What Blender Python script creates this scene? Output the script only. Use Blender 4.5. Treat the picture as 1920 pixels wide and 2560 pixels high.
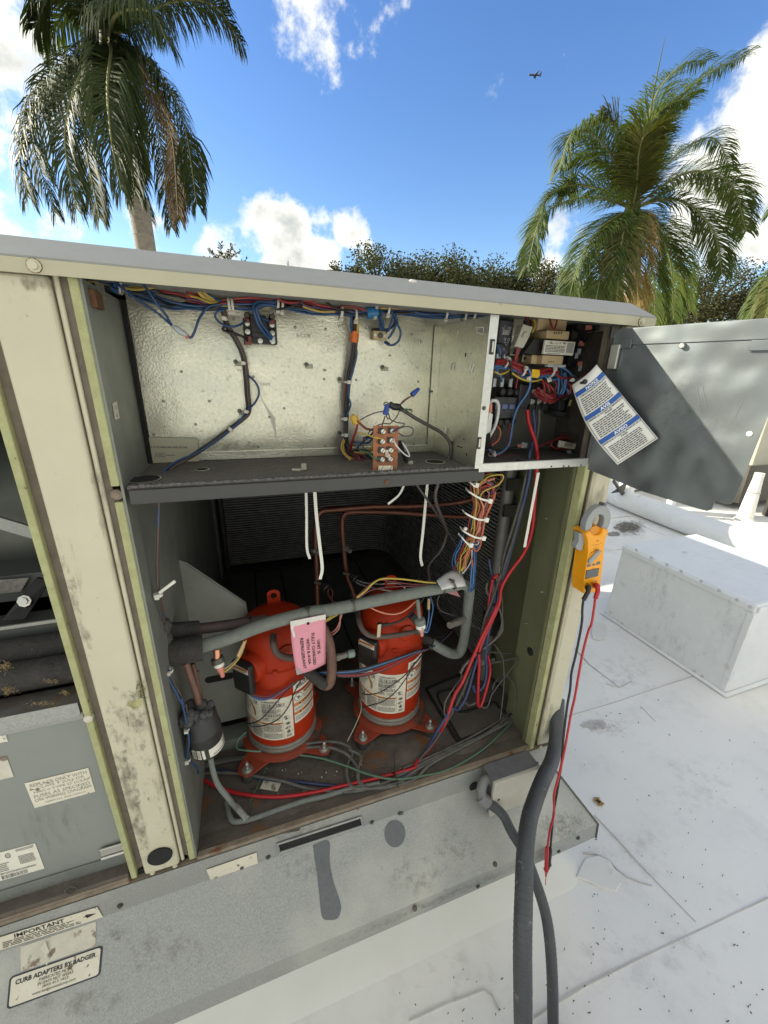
import bpy, bmesh, math, random
from mathutils import Vector, Matrix
random.seed(7)
R = math.radians
scene = bpy.context.scene
for o in list(bpy.data.objects):
    bpy.data.objects.remove(o)
COL = scene.collection

# ---------------------------------------------------------------- camera
FPX, PW, PH = 985.0, 1920.0, 2560.0
CAMP = Vector((0.0, -0.75, 1.62))
_vx = Vector((3921 - 960, 1016 - 1280, FPX)).normalized()
_vd = Vector((880 - 960, 4098 - 1280, FPX))
_vd = (_vd - _vx * _vd.dot(_vx)).normalized()
_vy = _vx.cross(_vd)
CR = Vector((_vx[0], _vy[0], -_vd[0]))
CD = Vector((_vx[1], _vy[1], -_vd[1]))
CF = Vector((_vx[2], _vy[2], -_vd[2]))
cam = bpy.data.objects.new('camera', bpy.data.cameras.new('camera'))
COL.objects.link(cam)
m3 = Matrix((CR, -CD, -CF)).transposed()
cam.matrix_world = Matrix.Translation(CAMP) @ m3.to_4x4()
cam.data.sensor_fit = 'VERTICAL'
cam.data.sensor_height = 24.0
cam.data.lens = FPX / PH * 24.0
cam.data.clip_start = 0.02
cam.data.clip_end = 20000
scene.camera = cam

# ---------------------------------------------------------------- light
SUN_AZ, SUN_EL = R(62), R(27.3)         # azimuth to the left of +Y, elevation
SUN_DIR = Vector((-math.sin(SUN_AZ) * math.cos(SUN_EL), math.cos(SUN_AZ) * math.cos(SUN_EL), math.sin(SUN_EL)))
sun = bpy.data.objects.new('sun', bpy.data.lights.new('sun', 'SUN'))
COL.objects.link(sun)
sun.data.energy = 2.1
sun.data.angle = R(0.53)
sun.data.color = (1.0, 0.93, 0.82)
sun.rotation_euler = SUN_DIR.to_track_quat('Z', 'Y').to_euler()
scene.view_settings.view_transform = 'Standard'
scene.view_settings.look = 'None'
scene.view_settings.exposure = 2.17
scene.view_settings.gamma = 1.0
scene.view_settings.use_white_balance = True          # the camera balanced for the shade
scene.view_settings.white_balance_temperature = 7000
scene.view_settings.white_balance_tint = 5
scene.view_settings.use_curve_mapping = False
scene.render.engine = 'CYCLES'
scene.cycles.max_bounces = 8
scene.cycles.diffuse_bounces = 5
scene.cycles.glossy_bounces = 4
scene.cycles.transparent_max_bounces = 6
scene.cycles.use_denoising = True
scene.cycles.caustics_reflective = False
scene.cycles.caustics_refractive = False

# ---------------------------------------------------------------- sighting helpers
# windows of the survey photographs: origin and scale in full-frame pixels
RG = dict(R1=(0,560,.42194),R2=(640,640,.36166),R3=(1140,740,.47016),R4=(300,1180,.36166),R5=(820,1180,.36166),
  R6=(400,1600,.42194),R7=(0,1700,.38885),R8=(0,960,.36166),S1=(0,0,.42194),S2=(1220,60,.42194),S3=(460,460,.56661),
  S4=(1400,1180,.31344),S5=(1000,1700,.38885),S6=(1380,1160,.18083),S7=(1400,880,.18083),F=(0,0,1.1573),
  T1=(220,680,.18083),T2=(480,720,.24111),T3=(840,760,.24111),T4=(840,960,.24111),T5=(1200,780,.18083),
  T6=(1200,960,.18083),T7=(1100,1180,.18083),T8=(740,1400,.24111),U1=(0,1300,.27118),U2=(0,1880,.20494),
  U3=(0,2240,.19289),U4=(560,1620,.18083),U5=(860,1560,.18083),U6=(380,1480,.18083),U7=(1520,1180,.24111),
  U8=(1100,1540,.18083))
def ray(r, x, y):
    a = RG[r]
    u, v = a[0] + x * a[2], a[1] + y * a[2]
    return CR * ((u - 960) / FPX) + CD * ((v - 1280) / FPX) + CF
def P(r, x, y, Y=0.0):
    d = ray(r, x, y)
    return CAMP + d * ((Y - CAMP.y) / d.y)
def PX(r, x, y, X):
    d = ray(r, x, y)
    return CAMP + d * ((X - CAMP.x) / d.x)
def PZ(r, x, y, Z=0.0):
    d = ray(r, x, y)
    return CAMP + d * ((Z - CAMP.z) / d.z)
def PP(r, x, y, p0, n):
    d = ray(r, x, y)
    return CAMP + d * ((p0 - CAMP).dot(n) / d.dot(n))
def pts(r, Y, *xy):
    out = []
    for q in xy:
        out.append(P(r, q[0], q[1], q[2] if len(q) > 2 else Y))
    return out

# ---------------------------------------------------------------- materials
MATS = {}
def mat(name, col, rough=.5, metal=0., col2=None, ns=20., amt=.5, det=6., bump=0., bs=200., spots=None, ss=60., sth=.68, spec=.5, bdist=.01, trans=0., coat=0., vor=False, streak=None, sw=.06, warp=None):
    """principled with two-tone noise, a speckle layer and fine relief"""
    if name in MATS: return MATS[name]
    m = bpy.data.materials.new(name); m.use_nodes = True
    nt = m.node_tree; N = nt.nodes; L = nt.links
    b = N['Principled BSDF']
    b.inputs['Roughness'].default_value = rough
    b.inputs['Metallic'].default_value = metal
    b.inputs['Specular IOR Level'].default_value = spec
    if coat: b.inputs['Coat Weight'].default_value = coat
    if trans: b.inputs['Transmission Weight'].default_value = trans
    b.inputs['Base Color'].default_value = (*col, 1)
    m.diffuse_color = (*col, 1)
    out = None
    if col2 or bump or spots:
        tc = N.new('ShaderNodeTexCoord')
    if col2:
        n = N.new('ShaderNodeTexNoise'); n.inputs['Scale'].default_value = ns; n.inputs['Detail'].default_value = det; n.inputs['Roughness'].default_value = .65
        L.new(tc.outputs['Object'], n.inputs['Vector'])
        r = N.new('ShaderNodeValToRGB')
        r.color_ramp.elements[0].position = .5 - amt * .35; r.color_ramp.elements[1].position = .5 + amt * .35
        r.color_ramp.elements[0].color = (*col, 1); r.color_ramp.elements[1].color = (*col2, 1)
        L.new(n.outputs['Fac'], r.inputs['Fac']); out = r.outputs['Color']
        rr = N.new('ShaderNodeMapRange'); rr.inputs['To Min'].default_value = max(.04, rough - .08); rr.inputs['To Max'].default_value = min(1, rough + .12)
        L.new(n.outputs['Fac'], rr.inputs['Value']); L.new(rr.outputs['Result'], b.inputs['Roughness'])
    if spots:
        n2 = N.new('ShaderNodeTexNoise'); n2.inputs['Scale'].default_value = ss; n2.inputs['Detail'].default_value = 5
        L.new(tc.outputs['Object'], n2.inputs['Vector'])
        r2 = N.new('ShaderNodeMapRange'); r2.inputs['From Min'].default_value = sth; r2.inputs['From Max'].default_value = sth + sw
        L.new(n2.outputs['Fac'], r2.inputs['Value'])
        mx = N.new('ShaderNodeMix'); mx.data_type = 'RGBA'
        mx.inputs['A'].default_value = (*col, 1); mx.inputs['B'].default_value = (*spots, 1)
        if out: L.new(out, mx.inputs['A'])
        L.new(r2.outputs['Result'], mx.inputs['Factor']); out = mx.outputs['Result']
    if streak:
        # grime that ran down: noise drawn out along the height, broken up by a second noise
        mpg = N.new('ShaderNodeMapping'); mpg.inputs['Scale'].default_value = (streak[1], streak[1], streak[1]*.06)
        L.new(tc.outputs['Object'], mpg.inputs['Vector'])
        n4 = N.new('ShaderNodeTexNoise'); n4.inputs['Scale'].default_value = 1; n4.inputs['Detail'].default_value = 5; L.new(mpg.outputs['Vector'], n4.inputs['Vector'])
        n5 = N.new('ShaderNodeTexNoise'); n5.inputs['Scale'].default_value = 90; n5.inputs['Detail'].default_value = 4; L.new(tc.outputs['Object'], n5.inputs['Vector'])
        ad = N.new('ShaderNodeMath'); ad.operation = 'MULTIPLY_ADD'; ad.inputs[1].default_value = .35; L.new(n5.outputs['Fac'], ad.inputs[0]); L.new(n4.outputs['Fac'], ad.inputs[2])
        r4 = N.new('ShaderNodeMapRange'); r4.inputs['From Min'].default_value = streak[2]; r4.inputs['From Max'].default_value = streak[2] + .22; r4.inputs['To Max'].default_value = .75
        L.new(ad.outputs[0], r4.inputs['Value'])
        mx4 = N.new('ShaderNodeMix'); mx4.data_type = 'RGBA'; mx4.inputs['A'].default_value = (*col, 1); mx4.inputs['B'].default_value = (*streak[0], 1)
        if out: L.new(out, mx4.inputs['A'])
        L.new(r4.outputs['Result'], mx4.inputs['Factor']); out = mx4.outputs['Result']
    if out: L.new(out, b.inputs['Base Color'])
    if bump:
        if vor:
            n3 = N.new('ShaderNodeTexVoronoi'); n3.inputs['Scale'].default_value = bs; h = n3.outputs['Distance']
        else:
            n3 = N.new('ShaderNodeTexNoise'); n3.inputs['Scale'].default_value = bs; n3.inputs['Detail'].default_value = 3; h = n3.outputs['Fac']
        L.new(tc.outputs['Object'], n3.inputs['Vector'])
        bp = N.new('ShaderNodeBump'); bp.inputs['Strength'].default_value = bump; bp.inputs['Distance'].default_value = bdist
        L.new(h, bp.inputs['Height']); L.new(bp.outputs['Normal'], b.inputs['Normal'])
        if warp:      # sheet metal that is not quite flat
            n6 = N.new('ShaderNodeTexNoise'); n6.inputs['Scale'].default_value = warp[0]; n6.inputs['Detail'].default_value = 2; L.new(tc.outputs['Object'], n6.inputs['Vector'])
            b6 = N.new('ShaderNodeBump'); b6.inputs['Strength'].default_value = 1; b6.inputs['Distance'].default_value = warp[1]; L.new(n6.outputs['Fac'], b6.inputs['Height']); L.new(b6.outputs['Normal'], bp.inputs['Normal'])
    MATS[name] = m
    return m

M = {}
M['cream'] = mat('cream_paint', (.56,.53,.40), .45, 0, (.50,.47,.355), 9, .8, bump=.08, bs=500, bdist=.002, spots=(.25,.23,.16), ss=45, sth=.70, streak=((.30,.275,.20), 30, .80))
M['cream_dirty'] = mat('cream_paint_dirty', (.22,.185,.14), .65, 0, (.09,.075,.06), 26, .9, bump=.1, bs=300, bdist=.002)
M['cap'] = mat('weathered_cap_paint', (.27,.275,.26), .5, 0, (.235,.24,.228), 30, .9, bump=.06, bs=600, bdist=.002, spots=(.14,.13,.11), ss=38, sth=.735)
M['lipcream_shaded'] = mat('cap_lip_cream_shaded', (.44,.415,.30), .5, 0, (.40,.375,.275), 14, .8, spots=(.2,.17,.12), ss=50, sth=.7)  # cream paint like the posts, darkened for the weaker light on the lip
M['gasket'] = mat('green_gasket_foam', (.43,.45,.24), .85, 0, (.30,.295,.15), 35, .8, bump=.4, bs=260, bdist=.003, spots=(.06,.05,.03), ss=70, sth=.68)
M['galv'] = mat('galvanized_sheet', (.76,.745,.63), .30, .9, (.56,.55,.46), 150, .9, det=4, bump=.45, bs=260, bdist=.0014, spots=(.46,.46,.39), ss=110, sth=.62, sw=.1, warp=(5., .017))
M['galv_dull'] = mat('galvanized_weathered', (.40,.405,.385), .55, .4, (.27,.28,.27), 260, .8, det=2, bump=.25, bs=260, bdist=.0015, spots=(.52,.51,.45), ss=4, sth=.50, sw=.3, streak=((.30,.30,.28), 12, .82))
M['galv_patch'] = mat('galvanized_stain', (.115,.125,.13), .5, .4, (.15,.16,.165), 120, .6, det=2)
M['galv_bright'] = mat('galvanized_bright', (.66,.67,.64), .38, .7, (.5,.52,.5), 90, .8, bump=.1, bs=120, bdist=.001)
M['door'] = mat('door_inner_metal', (.19,.213,.225), .42, .95, (.155,.175,.185), 6, .9, spots=(.20,.215,.225), ss=11, sth=.6, sw=.12, bump=.05, bs=400, bdist=.001, warp=(6.,.02), streak=((.16,.175,.182), 30, .82))
M['inner_gray'] = mat('inner_wall_gray', (.25,.265,.235), .5, .15, (.16,.17,.145), 9, .8, spots=(.20,.17,.12), ss=13, sth=.70, streak=((.12,.10,.07), 14, .80))
M['inner_green'] = mat('inner_wall_olive', (.17,.18,.10), .45, .1, (.125,.135,.08), 8, .8, spots=(.2,.19,.13), ss=60, sth=.73)
M['pan'] = mat('dirty_base_pan', (.15,.127,.105), .8, 0, (.06,.048,.04), 14, .9, bump=.35, bs=120, bdist=.004, spots=(.17,.075,.03), ss=9, sth=.62)
M['lip'] = mat('rusty_base_lip', (.32,.27,.20), .6, .1, (.14,.10,.075), 30, .9, bump=.2, bs=150, bdist=.002, spots=(.17,.07,.03), ss=16, sth=.64)
M['shelf'] = mat('dusty_shelf', (.17,.155,.135), .7, .15, (.105,.095,.085), 60, .9, bump=.3, bs=250, bdist=.002)
M['foamtape'] = mat('black_foam_tape', (.03,.03,.03), .9, 0, (.16,.155,.15), 180, .5, bump=.8, bs=260, bdist=.004)
M['shelf_front'] = mat('shelf_front_dark', (.045,.046,.047), .6, .1, (.065,.064,.062), 25, .9)
M['coil'] = mat('coil_fin_metal', (.48,.465,.44), .5, .3, (.22,.215,.2), 20, .8)
M['black'] = mat('black_plastic', (.012,.012,.013), .4, 0, (.022,.021,.02), 60, .8)
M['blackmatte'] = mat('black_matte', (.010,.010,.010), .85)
M['foam'] = mat('black_insulation_foam', (.026,.025,.024), .9, 0, (.06,.056,.052), 50, .8, bump=.6, bs=140, bdist=.006, spots=(.2,.19,.18), ss=160, sth=.70)
M['foamgray'] = mat('gray_pipe_insulation', (.21,.23,.205), .85, 0, (.14,.155,.138), 70, .9, bump=.5, bs=300, bdist=.003, spots=(.26,.27,.24), ss=240, sth=.66)
M['copper'] = mat('tarnished_copper', (.21,.085,.055), .42, .55, (.13,.05,.035), 18, .8, spots=(.26,.15,.11), ss=40, sth=.7)
M['copperdirty'] = mat('dirty_copper_pipe', (.22,.115,.085), .6, .25, (.13,.075,.06), 40, .9, spots=(.3,.24,.2), ss=60, sth=.68, bump=.15, bs=200, bdist=.002)
M['copperbright'] = mat('bright_copper', (.75,.36,.22), .28, .9)
M['brownpipe'] = mat('dusty_brown_pipe', (.13,.095,.08), .65, .15, (.085,.062,.052), 60, .9)
M['steel'] = mat('zinc_screw', (.55,.54,.50), .35, .85)
M['steeldark'] = mat('dark_steel', (.16,.15,.13), .45, .7, (.08,.075,.06), 60, .8)
M['rust'] = mat('rusty_steel', (.20,.10,.05), .75, .2, (.10,.045,.025), 50, .8)
M['orange'] = mat('compressor_orange', (.44,.033,.008), .42, 0, (.31,.025,.008), 9, 1., bump=.12, bs=160, bdist=.0012, spots=(.24,.060,.028), ss=16, sth=.62, sw=.16, streak=((.22,.045,.02), 45, .80), spec=.22)
M['orangedirty'] = mat('compressor_base_paint', (.36,.042,.016), .65, 0, (.19,.045,.022), 22, .9, bump=.15, bs=150, bdist=.002, spots=(.08,.05,.035), ss=14, sth=.60)
M['ring'] = mat('compressor_seam_ring', (.26,.24,.21), .55, .3, (.16,.15,.13), 40, .8)
M['paper'] = mat('label_paper', (.74,.72,.64), .6, 0, (.66,.63,.53), 20, .7)
M['paperdirty'] = mat('label_paper_weathered', (.72,.69,.58), .65, 0, (.60,.55,.44), 12, .8, spots=(.17,.13,.09), ss=75, sth=.64)
M['papermold'] = mat('label_paper_flaking', (.64,.61,.52), .75, 0, (.48,.45,.37), 40, .9, spots=(.22,.17,.13), ss=34, sth=.60, bump=.4, bs=90, bdist=.004)
M['papergray'] = mat('stencil_label_worn', (.55,.53,.40), .6, .1, (.48,.46,.34), 40, .8, spots=(.3,.26,.18), ss=50, sth=.66)
M['ink'] = mat('black_ink', (.018,.017,.016), .6)
M['inkgray'] = mat('gray_ink', (.13,.125,.12), .6)
M['inkfaint'] = mat('faded_ink', (.27,.26,.22), .6)
M['inkorange'] = mat('orange_ink', (.52,.20,.05), .6)
M['inkbrown'] = mat('brown_stain', (.30,.15,.04), .7)
M['inkblue'] = mat('blue_ink', (.012,.085,.34), .5)
M['inkwhite'] = mat('white_ink', (.78,.78,.76), .6)
M['pink'] = mat('pink_tag_card', (.72,.30,.37), .6, 0, (.66,.26,.33), 25, .7)
M['pinkwhite'] = mat('worn_white_card', (.75,.72,.68), .7, 0, (.6,.55,.52), 90, .8)
M['tagwhite'] = mat('white_tag_vinyl', (.72,.72,.69), .5, 0, (.66,.655,.62), 14, .8)
M['board'] = mat('brown_phenolic_board', (.33,.115,.045), .45, 0, (.29,.10,.04), 20, .8)
M['nylon'] = mat('natural_nylon', (.62,.60,.54), .5, 0, spec=.4)
M['nylonwhite'] = mat('white_nylon', (.74,.74,.68), .45)
M['nylonclear'] = mat('clear_nylon_clip', (.40,.39,.30), .35)
M['connector'] = mat('milky_connector', (.52,.51,.42), .4, 0, (.45,.44,.36), 60, .7)
M['tan'] = mat('tan_coil_wrap', (.50,.385,.225), .55, 0, (.45,.34,.195), 60, .8)
M['relayblack'] = mat('relay_black', (.022,.022,.026), .45, 0, (.03,.03,.036), 90, .8)
M['contactor'] = mat('contactor_gray', (.04,.042,.05), .5)
M['contactorblue'] = mat('contactor_window', (.13,.17,.33), .35)
M['yellowmeter'] = mat('meter_yellow', (.85,.36,.012), .38, 0, (.80,.33,.010), 200, .5, bump=.05, bs=900, bdist=.0006)
M['metergray'] = mat('meter_gray', (.30,.32,.33), .45, 0, (.26,.28,.29), 160, .6)
M['meterdark'] = mat('meter_dark_gray', (.13,.14,.15), .45)
M['lcd'] = mat('meter_lcd', (.10,.115,.125), .2)
M['lcdink'] = mat('lcd_segments', (.055,.065,.07), .3)
M['conduit'] = mat('liquid_tight_conduit', (.060,.064,.071), .45, 0, (.046,.05,.056), 30, .8, spots=(.16,.16,.155), ss=45, sth=.66)
M['conduitgray'] = mat('pvc_gray', (.20,.20,.205), .5, 0, (.15,.15,.155), 40, .8)
M['outlet'] = mat('cast_outlet_box', (.19,.19,.20), .6, .3, (.12,.12,.13), 40, .9, bump=.3, bs=120, bdist=.003)
M['outletwhite'] = mat('outlet_cover_cream', (.50,.49,.42), .55, 0, (.43,.42,.36), 30, .8)
M['roof'] = None
M['whitepaint'] = mat('white_roof_coating', (.80,.815,.82), .55, 0, (.70,.715,.725), 5, .9, bump=.4, bs=22, bdist=.006, spots=(.55,.55,.54), ss=9, sth=.64, sw=.12, streak=((.55,.55,.54), 22, .82), warp=(7.,.012))
M['whitemembrane'] = mat('curb_membrane', (.74,.735,.69), .55, 0, (.66,.65,.60), 5, .9, bump=.15, bs=60, bdist=.003)
M['trunk'] = mat('palm_trunk_bark', (.30,.27,.23), .85, 0, (.17,.15,.13), 12, .9, bump=.5, bs=30, bdist=.02)
M['bark'] = mat('oak_bark', (.10,.085,.07), .9, 0, (.06,.05,.04), 12, .9)
M['rachis'] = mat('frond_rachis', (.17,.17,.06), .6)
M['plane'] = mat('airliner_gray', (.07,.08,.11), .6)
M['rtu'] = mat('far_unit_beige', (.45,.43,.35), .5, 0, (.40,.38,.31), 10, .8)
M['clearplastic'] = mat('clear_crimp_sleeve', (.50,.54,.56), .25)
M['pinkterm'] = mat('pink_terminal', (.62,.22,.17), .45)
M['orangetape'] = mat('orange_tape', (.62,.13,.015), .45)
M['bluetape'] = mat('blue_tape', (.02,.16,.38), .4)
M['yellowtape'] = mat('yellow_tape', (.75,.48,.03), .35)
M['greencap'] = mat('patina_cap', (.25,.33,.29), .55, .2, (.17,.22,.19), 90, .8)
M['leaf_litter'] = mat('dried_leaf', (.30,.19,.07), .8)
M['debris'] = mat('white_flakes', (.62,.60,.56), .8)
W = {}
for k, c in dict(blue=(.022,.078,.205), lightblue=(.07,.19,.42), black=(.012,.012,.012), red=(.34,.024,.026), darkred=(.20,.012,.016), yellow=(.56,.41,.07), purple=(.10,.04,.11), orange=(.58,.15,.07), brown=(.10,.045,.03), white=(.70,.70,.68), pinkw=(.55,.22,.20), maroon=(.16,.03,.035), green=(.05,.15,.075), gray=(.10,.085,.08), tan=(.40,.33,.23), navy=(.02,.035,.10), peach=(.72,.27,.17)).items():
    W[k] = mat('wire_' + k, c, .42, 0, tuple(v * .62 + .012 for v in c), 55, .9)
W['cablered'] = mat('cable_red', (.46,.014,.02), .38, 0, (.36,.012,.018), 30, .7)
W['cableblue'] = mat('cable_blue', (.02,.035,.10), .42, 0, (.035,.05,.12), 30, .7)
W['cableblack'] = mat('cable_black', (.03,.03,.028), .55, 0, (.10,.095,.085), 30, .8)
W['cabledusty'] = mat('cable_dusty', (.055,.053,.048), .7, 0, (.17,.165,.145), 45, .9)
W['cablegreen'] = mat('cable_green', (.055,.14,.085), .5, 0, (.11,.18,.12), 50, .7)

# ---------------------------------------------------------------- objects
ORG = {}
def tag(o, label=None, cat=None, group=None, kind=None):
    if label: o['label'] = label
    if cat: o['category'] = cat
    if group: o['group'] = group
    if kind: o['kind'] = kind
    return o
def thing(name, label, cat, loc=(0,0,0), group=None, rz=0.):
    o = bpy.data.objects.new(name, None); COL.objects.link(o)
    o.empty_display_size = .05
    o.location = loc; o.rotation_euler = (0, 0, rz)
    ORG[o] = Matrix.Translation(Vector(loc)) @ Matrix.Rotation(rz, 4, 'Z')
    return tag(o, label, cat, group)
class MB:
    def __init__(s): s.v = []; s.f = []; s.mi = []; s.cur = 0
    def add(s, vs, fs):
        n = len(s.v); s.v += [Vector(v) for v in vs]
        s.f += [tuple(i + n for i in f) for f in fs]; s.mi += [s.cur] * len(fs)
        return s
    def box(s, a, b):
        x0,y0,z0 = a; x1,y1,z1 = b
        return s.hexa([(x0,y0,z0),(x1,y0,z0),(x1,y1,z0),(x0,y1,z0),(x0,y0,z1),(x1,y0,z1),(x1,y1,z1),(x0,y1,z1)])
    def hexa(s, c):
        return s.add(c, [(3,2,1,0),(4,5,6,7),(0,1,5,4),(1,2,6,5),(2,3,7,6),(3,0,4,7)])
    def obox(s, c, ax, ay, az):
        """box centred at c with half vectors"""
        c = Vector(c); ax = Vector(ax); ay = Vector(ay); az = Vector(az)
        return s.hexa([c-ax-ay-az, c+ax-ay-az, c+ax+ay-az, c-ax+ay-az, c-ax-ay+az, c+ax-ay+az, c+ax+ay+az, c-ax+ay+az])
    def slab(s, quad, n):
        """quad of four corners thickened by n (away from the viewer)"""
        q = [Vector(p) for p in quad]; n = Vector(n)
        return s.hexa([p for p in q] + [p + n for p in q]) if False else s.add(q + [p + n for p in q], [(0,1,2,3),(7,6,5,4),(0,4,5,1),(1,5,6,2),(2,6,7,3),(3,7,4,0)])
    def poly(s, ps, n):
        ps = [Vector(p) for p in ps]; n = Vector(n); k = len(ps)
        return s.add(ps + [p + n for p in ps], [tuple(range(k)), tuple(range(2*k-1, k-1, -1))] + [(i, i+k, (i+1) % k + k, (i+1) % k) for i in range(k)])
    def tube(s, path, r, n=8, cap=True, flat=None):
        path = [Vector(p) for p in path]; k = len(path)
        rs = r if isinstance(r, (list, tuple)) else [r] * k
        t = [(path[min(i+1,k-1)] - path[max(i-1,0)]).normalized() for i in range(k)]
        up = Vector((0,0,1)) if abs(t[0].z) < .9 else Vector((1,0,0))
        a = t[0].cross(up).normalized()
        vs = []
        for i in range(k):
            a = (a - t[i] * a.dot(t[i])).normalized(); b = t[i].cross(a)
            for j in range(n):
                w = 2 * math.pi * j / n
                vs.append(path[i] + (a * math.cos(w) + b * math.sin(w) * (flat or 1)) * rs[i])
        fs = [(i*n+j, i*n+(j+1) % n, (i+1)*n+(j+1) % n, (i+1)*n+j) for i in range(k-1) for j in range(n)]
        if cap: fs += [tuple(range(n-1,-1,-1)), tuple(range((k-1)*n, k*n))]
        return s.add(vs, fs)
    def cyl(s, p0, p1, r0, r1=None, n=16):
        return s.tube([p0, p1], [r0, r0 if r1 is None else r1], n)
    def lathe(s, c, prof, n=32, ax=(0,0,1), cap=True):
        c = Vector(c); ax = Vector(ax).normalized()
        u = ax.cross(Vector((0,1,0)) if abs(ax.y) < .9 else Vector((1,0,0))).normalized(); w = ax.cross(u)
        vs = []; k = len(prof)
        for r, z in prof:
            for j in range(n):
                a = 2 * math.pi * j / n
                vs.append(c + ax * z + (u * math.cos(a) + w * math.sin(a)) * r)
        fs = [(i*n+j, i*n+(j+1) % n, (i+1)*n+(j+1) % n, (i+1)*n+j) for i in range(k-1) for j in range(n)]
        if cap and prof[0][0] > 1e-6: fs.append(tuple(range(n-1,-1,-1)))
        if cap and prof[-1][0] > 1e-6: fs.append(tuple(range((k-1)*n, k*n)))
        return s.add(vs, fs)
    def ball(s, c, r, n=10):
        c = Vector(c); rr = r if isinstance(r, (list, tuple)) else (r, r, r)
        vs = []; k = n
        for i in range(1, k):
            a = math.pi * i / k
            for j in range(n):
                w = 2 * math.pi * j / n
                vs.append(c + Vector((rr[0]*math.sin(a)*math.cos(w), rr[1]*math.sin(a)*math.sin(w), rr[2]*math.cos(a))))
        vs += [c + Vector((0,0,rr[2])), c - Vector((0,0,rr[2]))]
        t, b = len(vs) - 2, len(vs) - 1
        fs = [(i*n+j, (i+1)*n+j, (i+1)*n+(j+1) % n, i*n+(j+1) % n) for i in range(k-2) for j in range(n)]
        fs += [(t, j, (j+1) % n) for j in range(n)] + [(b, (k-2)*n+(j+1) % n, (k-2)*n+j) for j in range(n)]
        return s.add(vs, fs)
    def screw(s, c, nrm, r=.005, h=.004, n=8):
        nrm = Vector(nrm).normalized(); c = Vector(c)
        s.lathe(c, [(r*1.5, 0), (r*1.5, h*.25), (r, h*.3), (r, h), (r*.6, h*1.1)], n, nrm)
        return s
    def build(s, name, material, parent=None, smooth=None, bevel=0., seg=2, kind=None, label=None):
        me = bpy.data.meshes.new(name)
        org = None
        if parent is not None:
            root = parent
            while root.parent: root = root.parent
            org = ORG[root]
        vs = s.v
        if org is not None:
            inv = org.inverted(); vs = [inv @ v for v in vs]
        me.from_pydata([tuple(v) for v in vs], [], s.f)
        ms = material if isinstance(material, (list, tuple)) else [material]
        for q in ms: me.materials.append(q)
        if len(ms) > 1: me.polygons.foreach_set('material_index', s.mi)
        me.validate(); me.update()
        o = bpy.data.objects.new(name, me); COL.objects.link(o)
        if parent is not None: o.parent = parent
        else: ORG[o] = Matrix()
        if smooth is not None:
            me.polygons.foreach_set('use_smooth', [True] * len(me.polygons))
            if smooth < 180:
                bm = bmesh.new(); bm.from_mesh(me)
                for e in bm.edges:
                    if len(e.link_faces) == 2 and e.calc_face_angle(0) > R(smooth): e.smooth = False
                bm.to_mesh(me); bm.free()
        if bevel:
            md = o.modifiers.new('bevel', 'BEVEL'); md.width = bevel; md.segments = seg; md.limit_method = 'ANGLE'; md.angle_limit = R(40)
        if kind: o['kind'] = kind
        if label: o['label'] = label
        return o
def spline(ps, sub=6):
    ps = [Vector(p) for p in ps]
    if len(ps) < 3: return ps
    out = []
    q = [ps[0]*2 - ps[1]] + ps + [ps[-1]*2 - ps[-2]]
    for i in range(1, len(q) - 2):
        p0,p1,p2,p3 = q[i-1],q[i],q[i+1],q[i+2]
        for k in range(sub):
            t = k / sub
            out.append(.5*((2*p1) + (p2-p0)*t + (2*p0-5*p1+4*p2-p3)*t*t + (3*p1-p0-3*p2+p3)*t**3))
    out.append(ps[-1]); return out
def wire(ps, r, material, parent=None, name='wire', n=8, sub=6, label=None):
    return MB().tube(spline(ps, sub), r, n).build(name, material, parent, smooth=50, label=label)
def bundle(ps, cols, r, spread, parent, seed=1, name='wire', wob=.5, sub=7):
    """several wires following one path, each wandering in the cross-section"""
    rnd = random.Random(seed)
    ps = [Vector(p) for p in ps]; k = len(ps)
    made = []
    for ci, c in enumerate(cols):
        ang = 2*math.pi*ci/len(cols)*2.4; rad = spread * math.sqrt((ci+.5)/len(cols))
        path = []
        for i in range(k):
            t = (ps[min(i+1,k-1)] - ps[max(i-1,0)]).normalized()
            up = Vector((0,1,0)) if abs(t.y) < .8 else Vector((0,0,1))
            a = t.cross(up).normalized(); b = t.cross(a)
            aa = ang + rnd.uniform(-1,1)*wob*1.5; r2 = rad*(1 + rnd.uniform(-.4,.4)*wob)
            path.append(ps[i] + a*math.cos(aa)*r2 + b*math.sin(aa)*r2)
        made.append(wire(path, r, W[c], parent, name, 6, sub))
    return made
def tie(c, axis, r, material, parent, w=.004, name='cable_tie', head=True, hd=(0,-1,0)):
    c = Vector(c); axis = Vector(axis).normalized()
    m = MB().lathe(c - axis*w/2, [(r*.9,0),(r+.0012,0),(r+.0012,w),(r*.9,w),(r*.9,0)], 14, axis, False)
    if head:
        h = Vector(hd); h = (h - axis*h.dot(axis)).normalized(); k = axis.cross(h)
        m.obox(c + h*(r+.002), axis*w*.85, h*.0028, k*.004)
    return m.build(name, material, parent, smooth=40)

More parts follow.
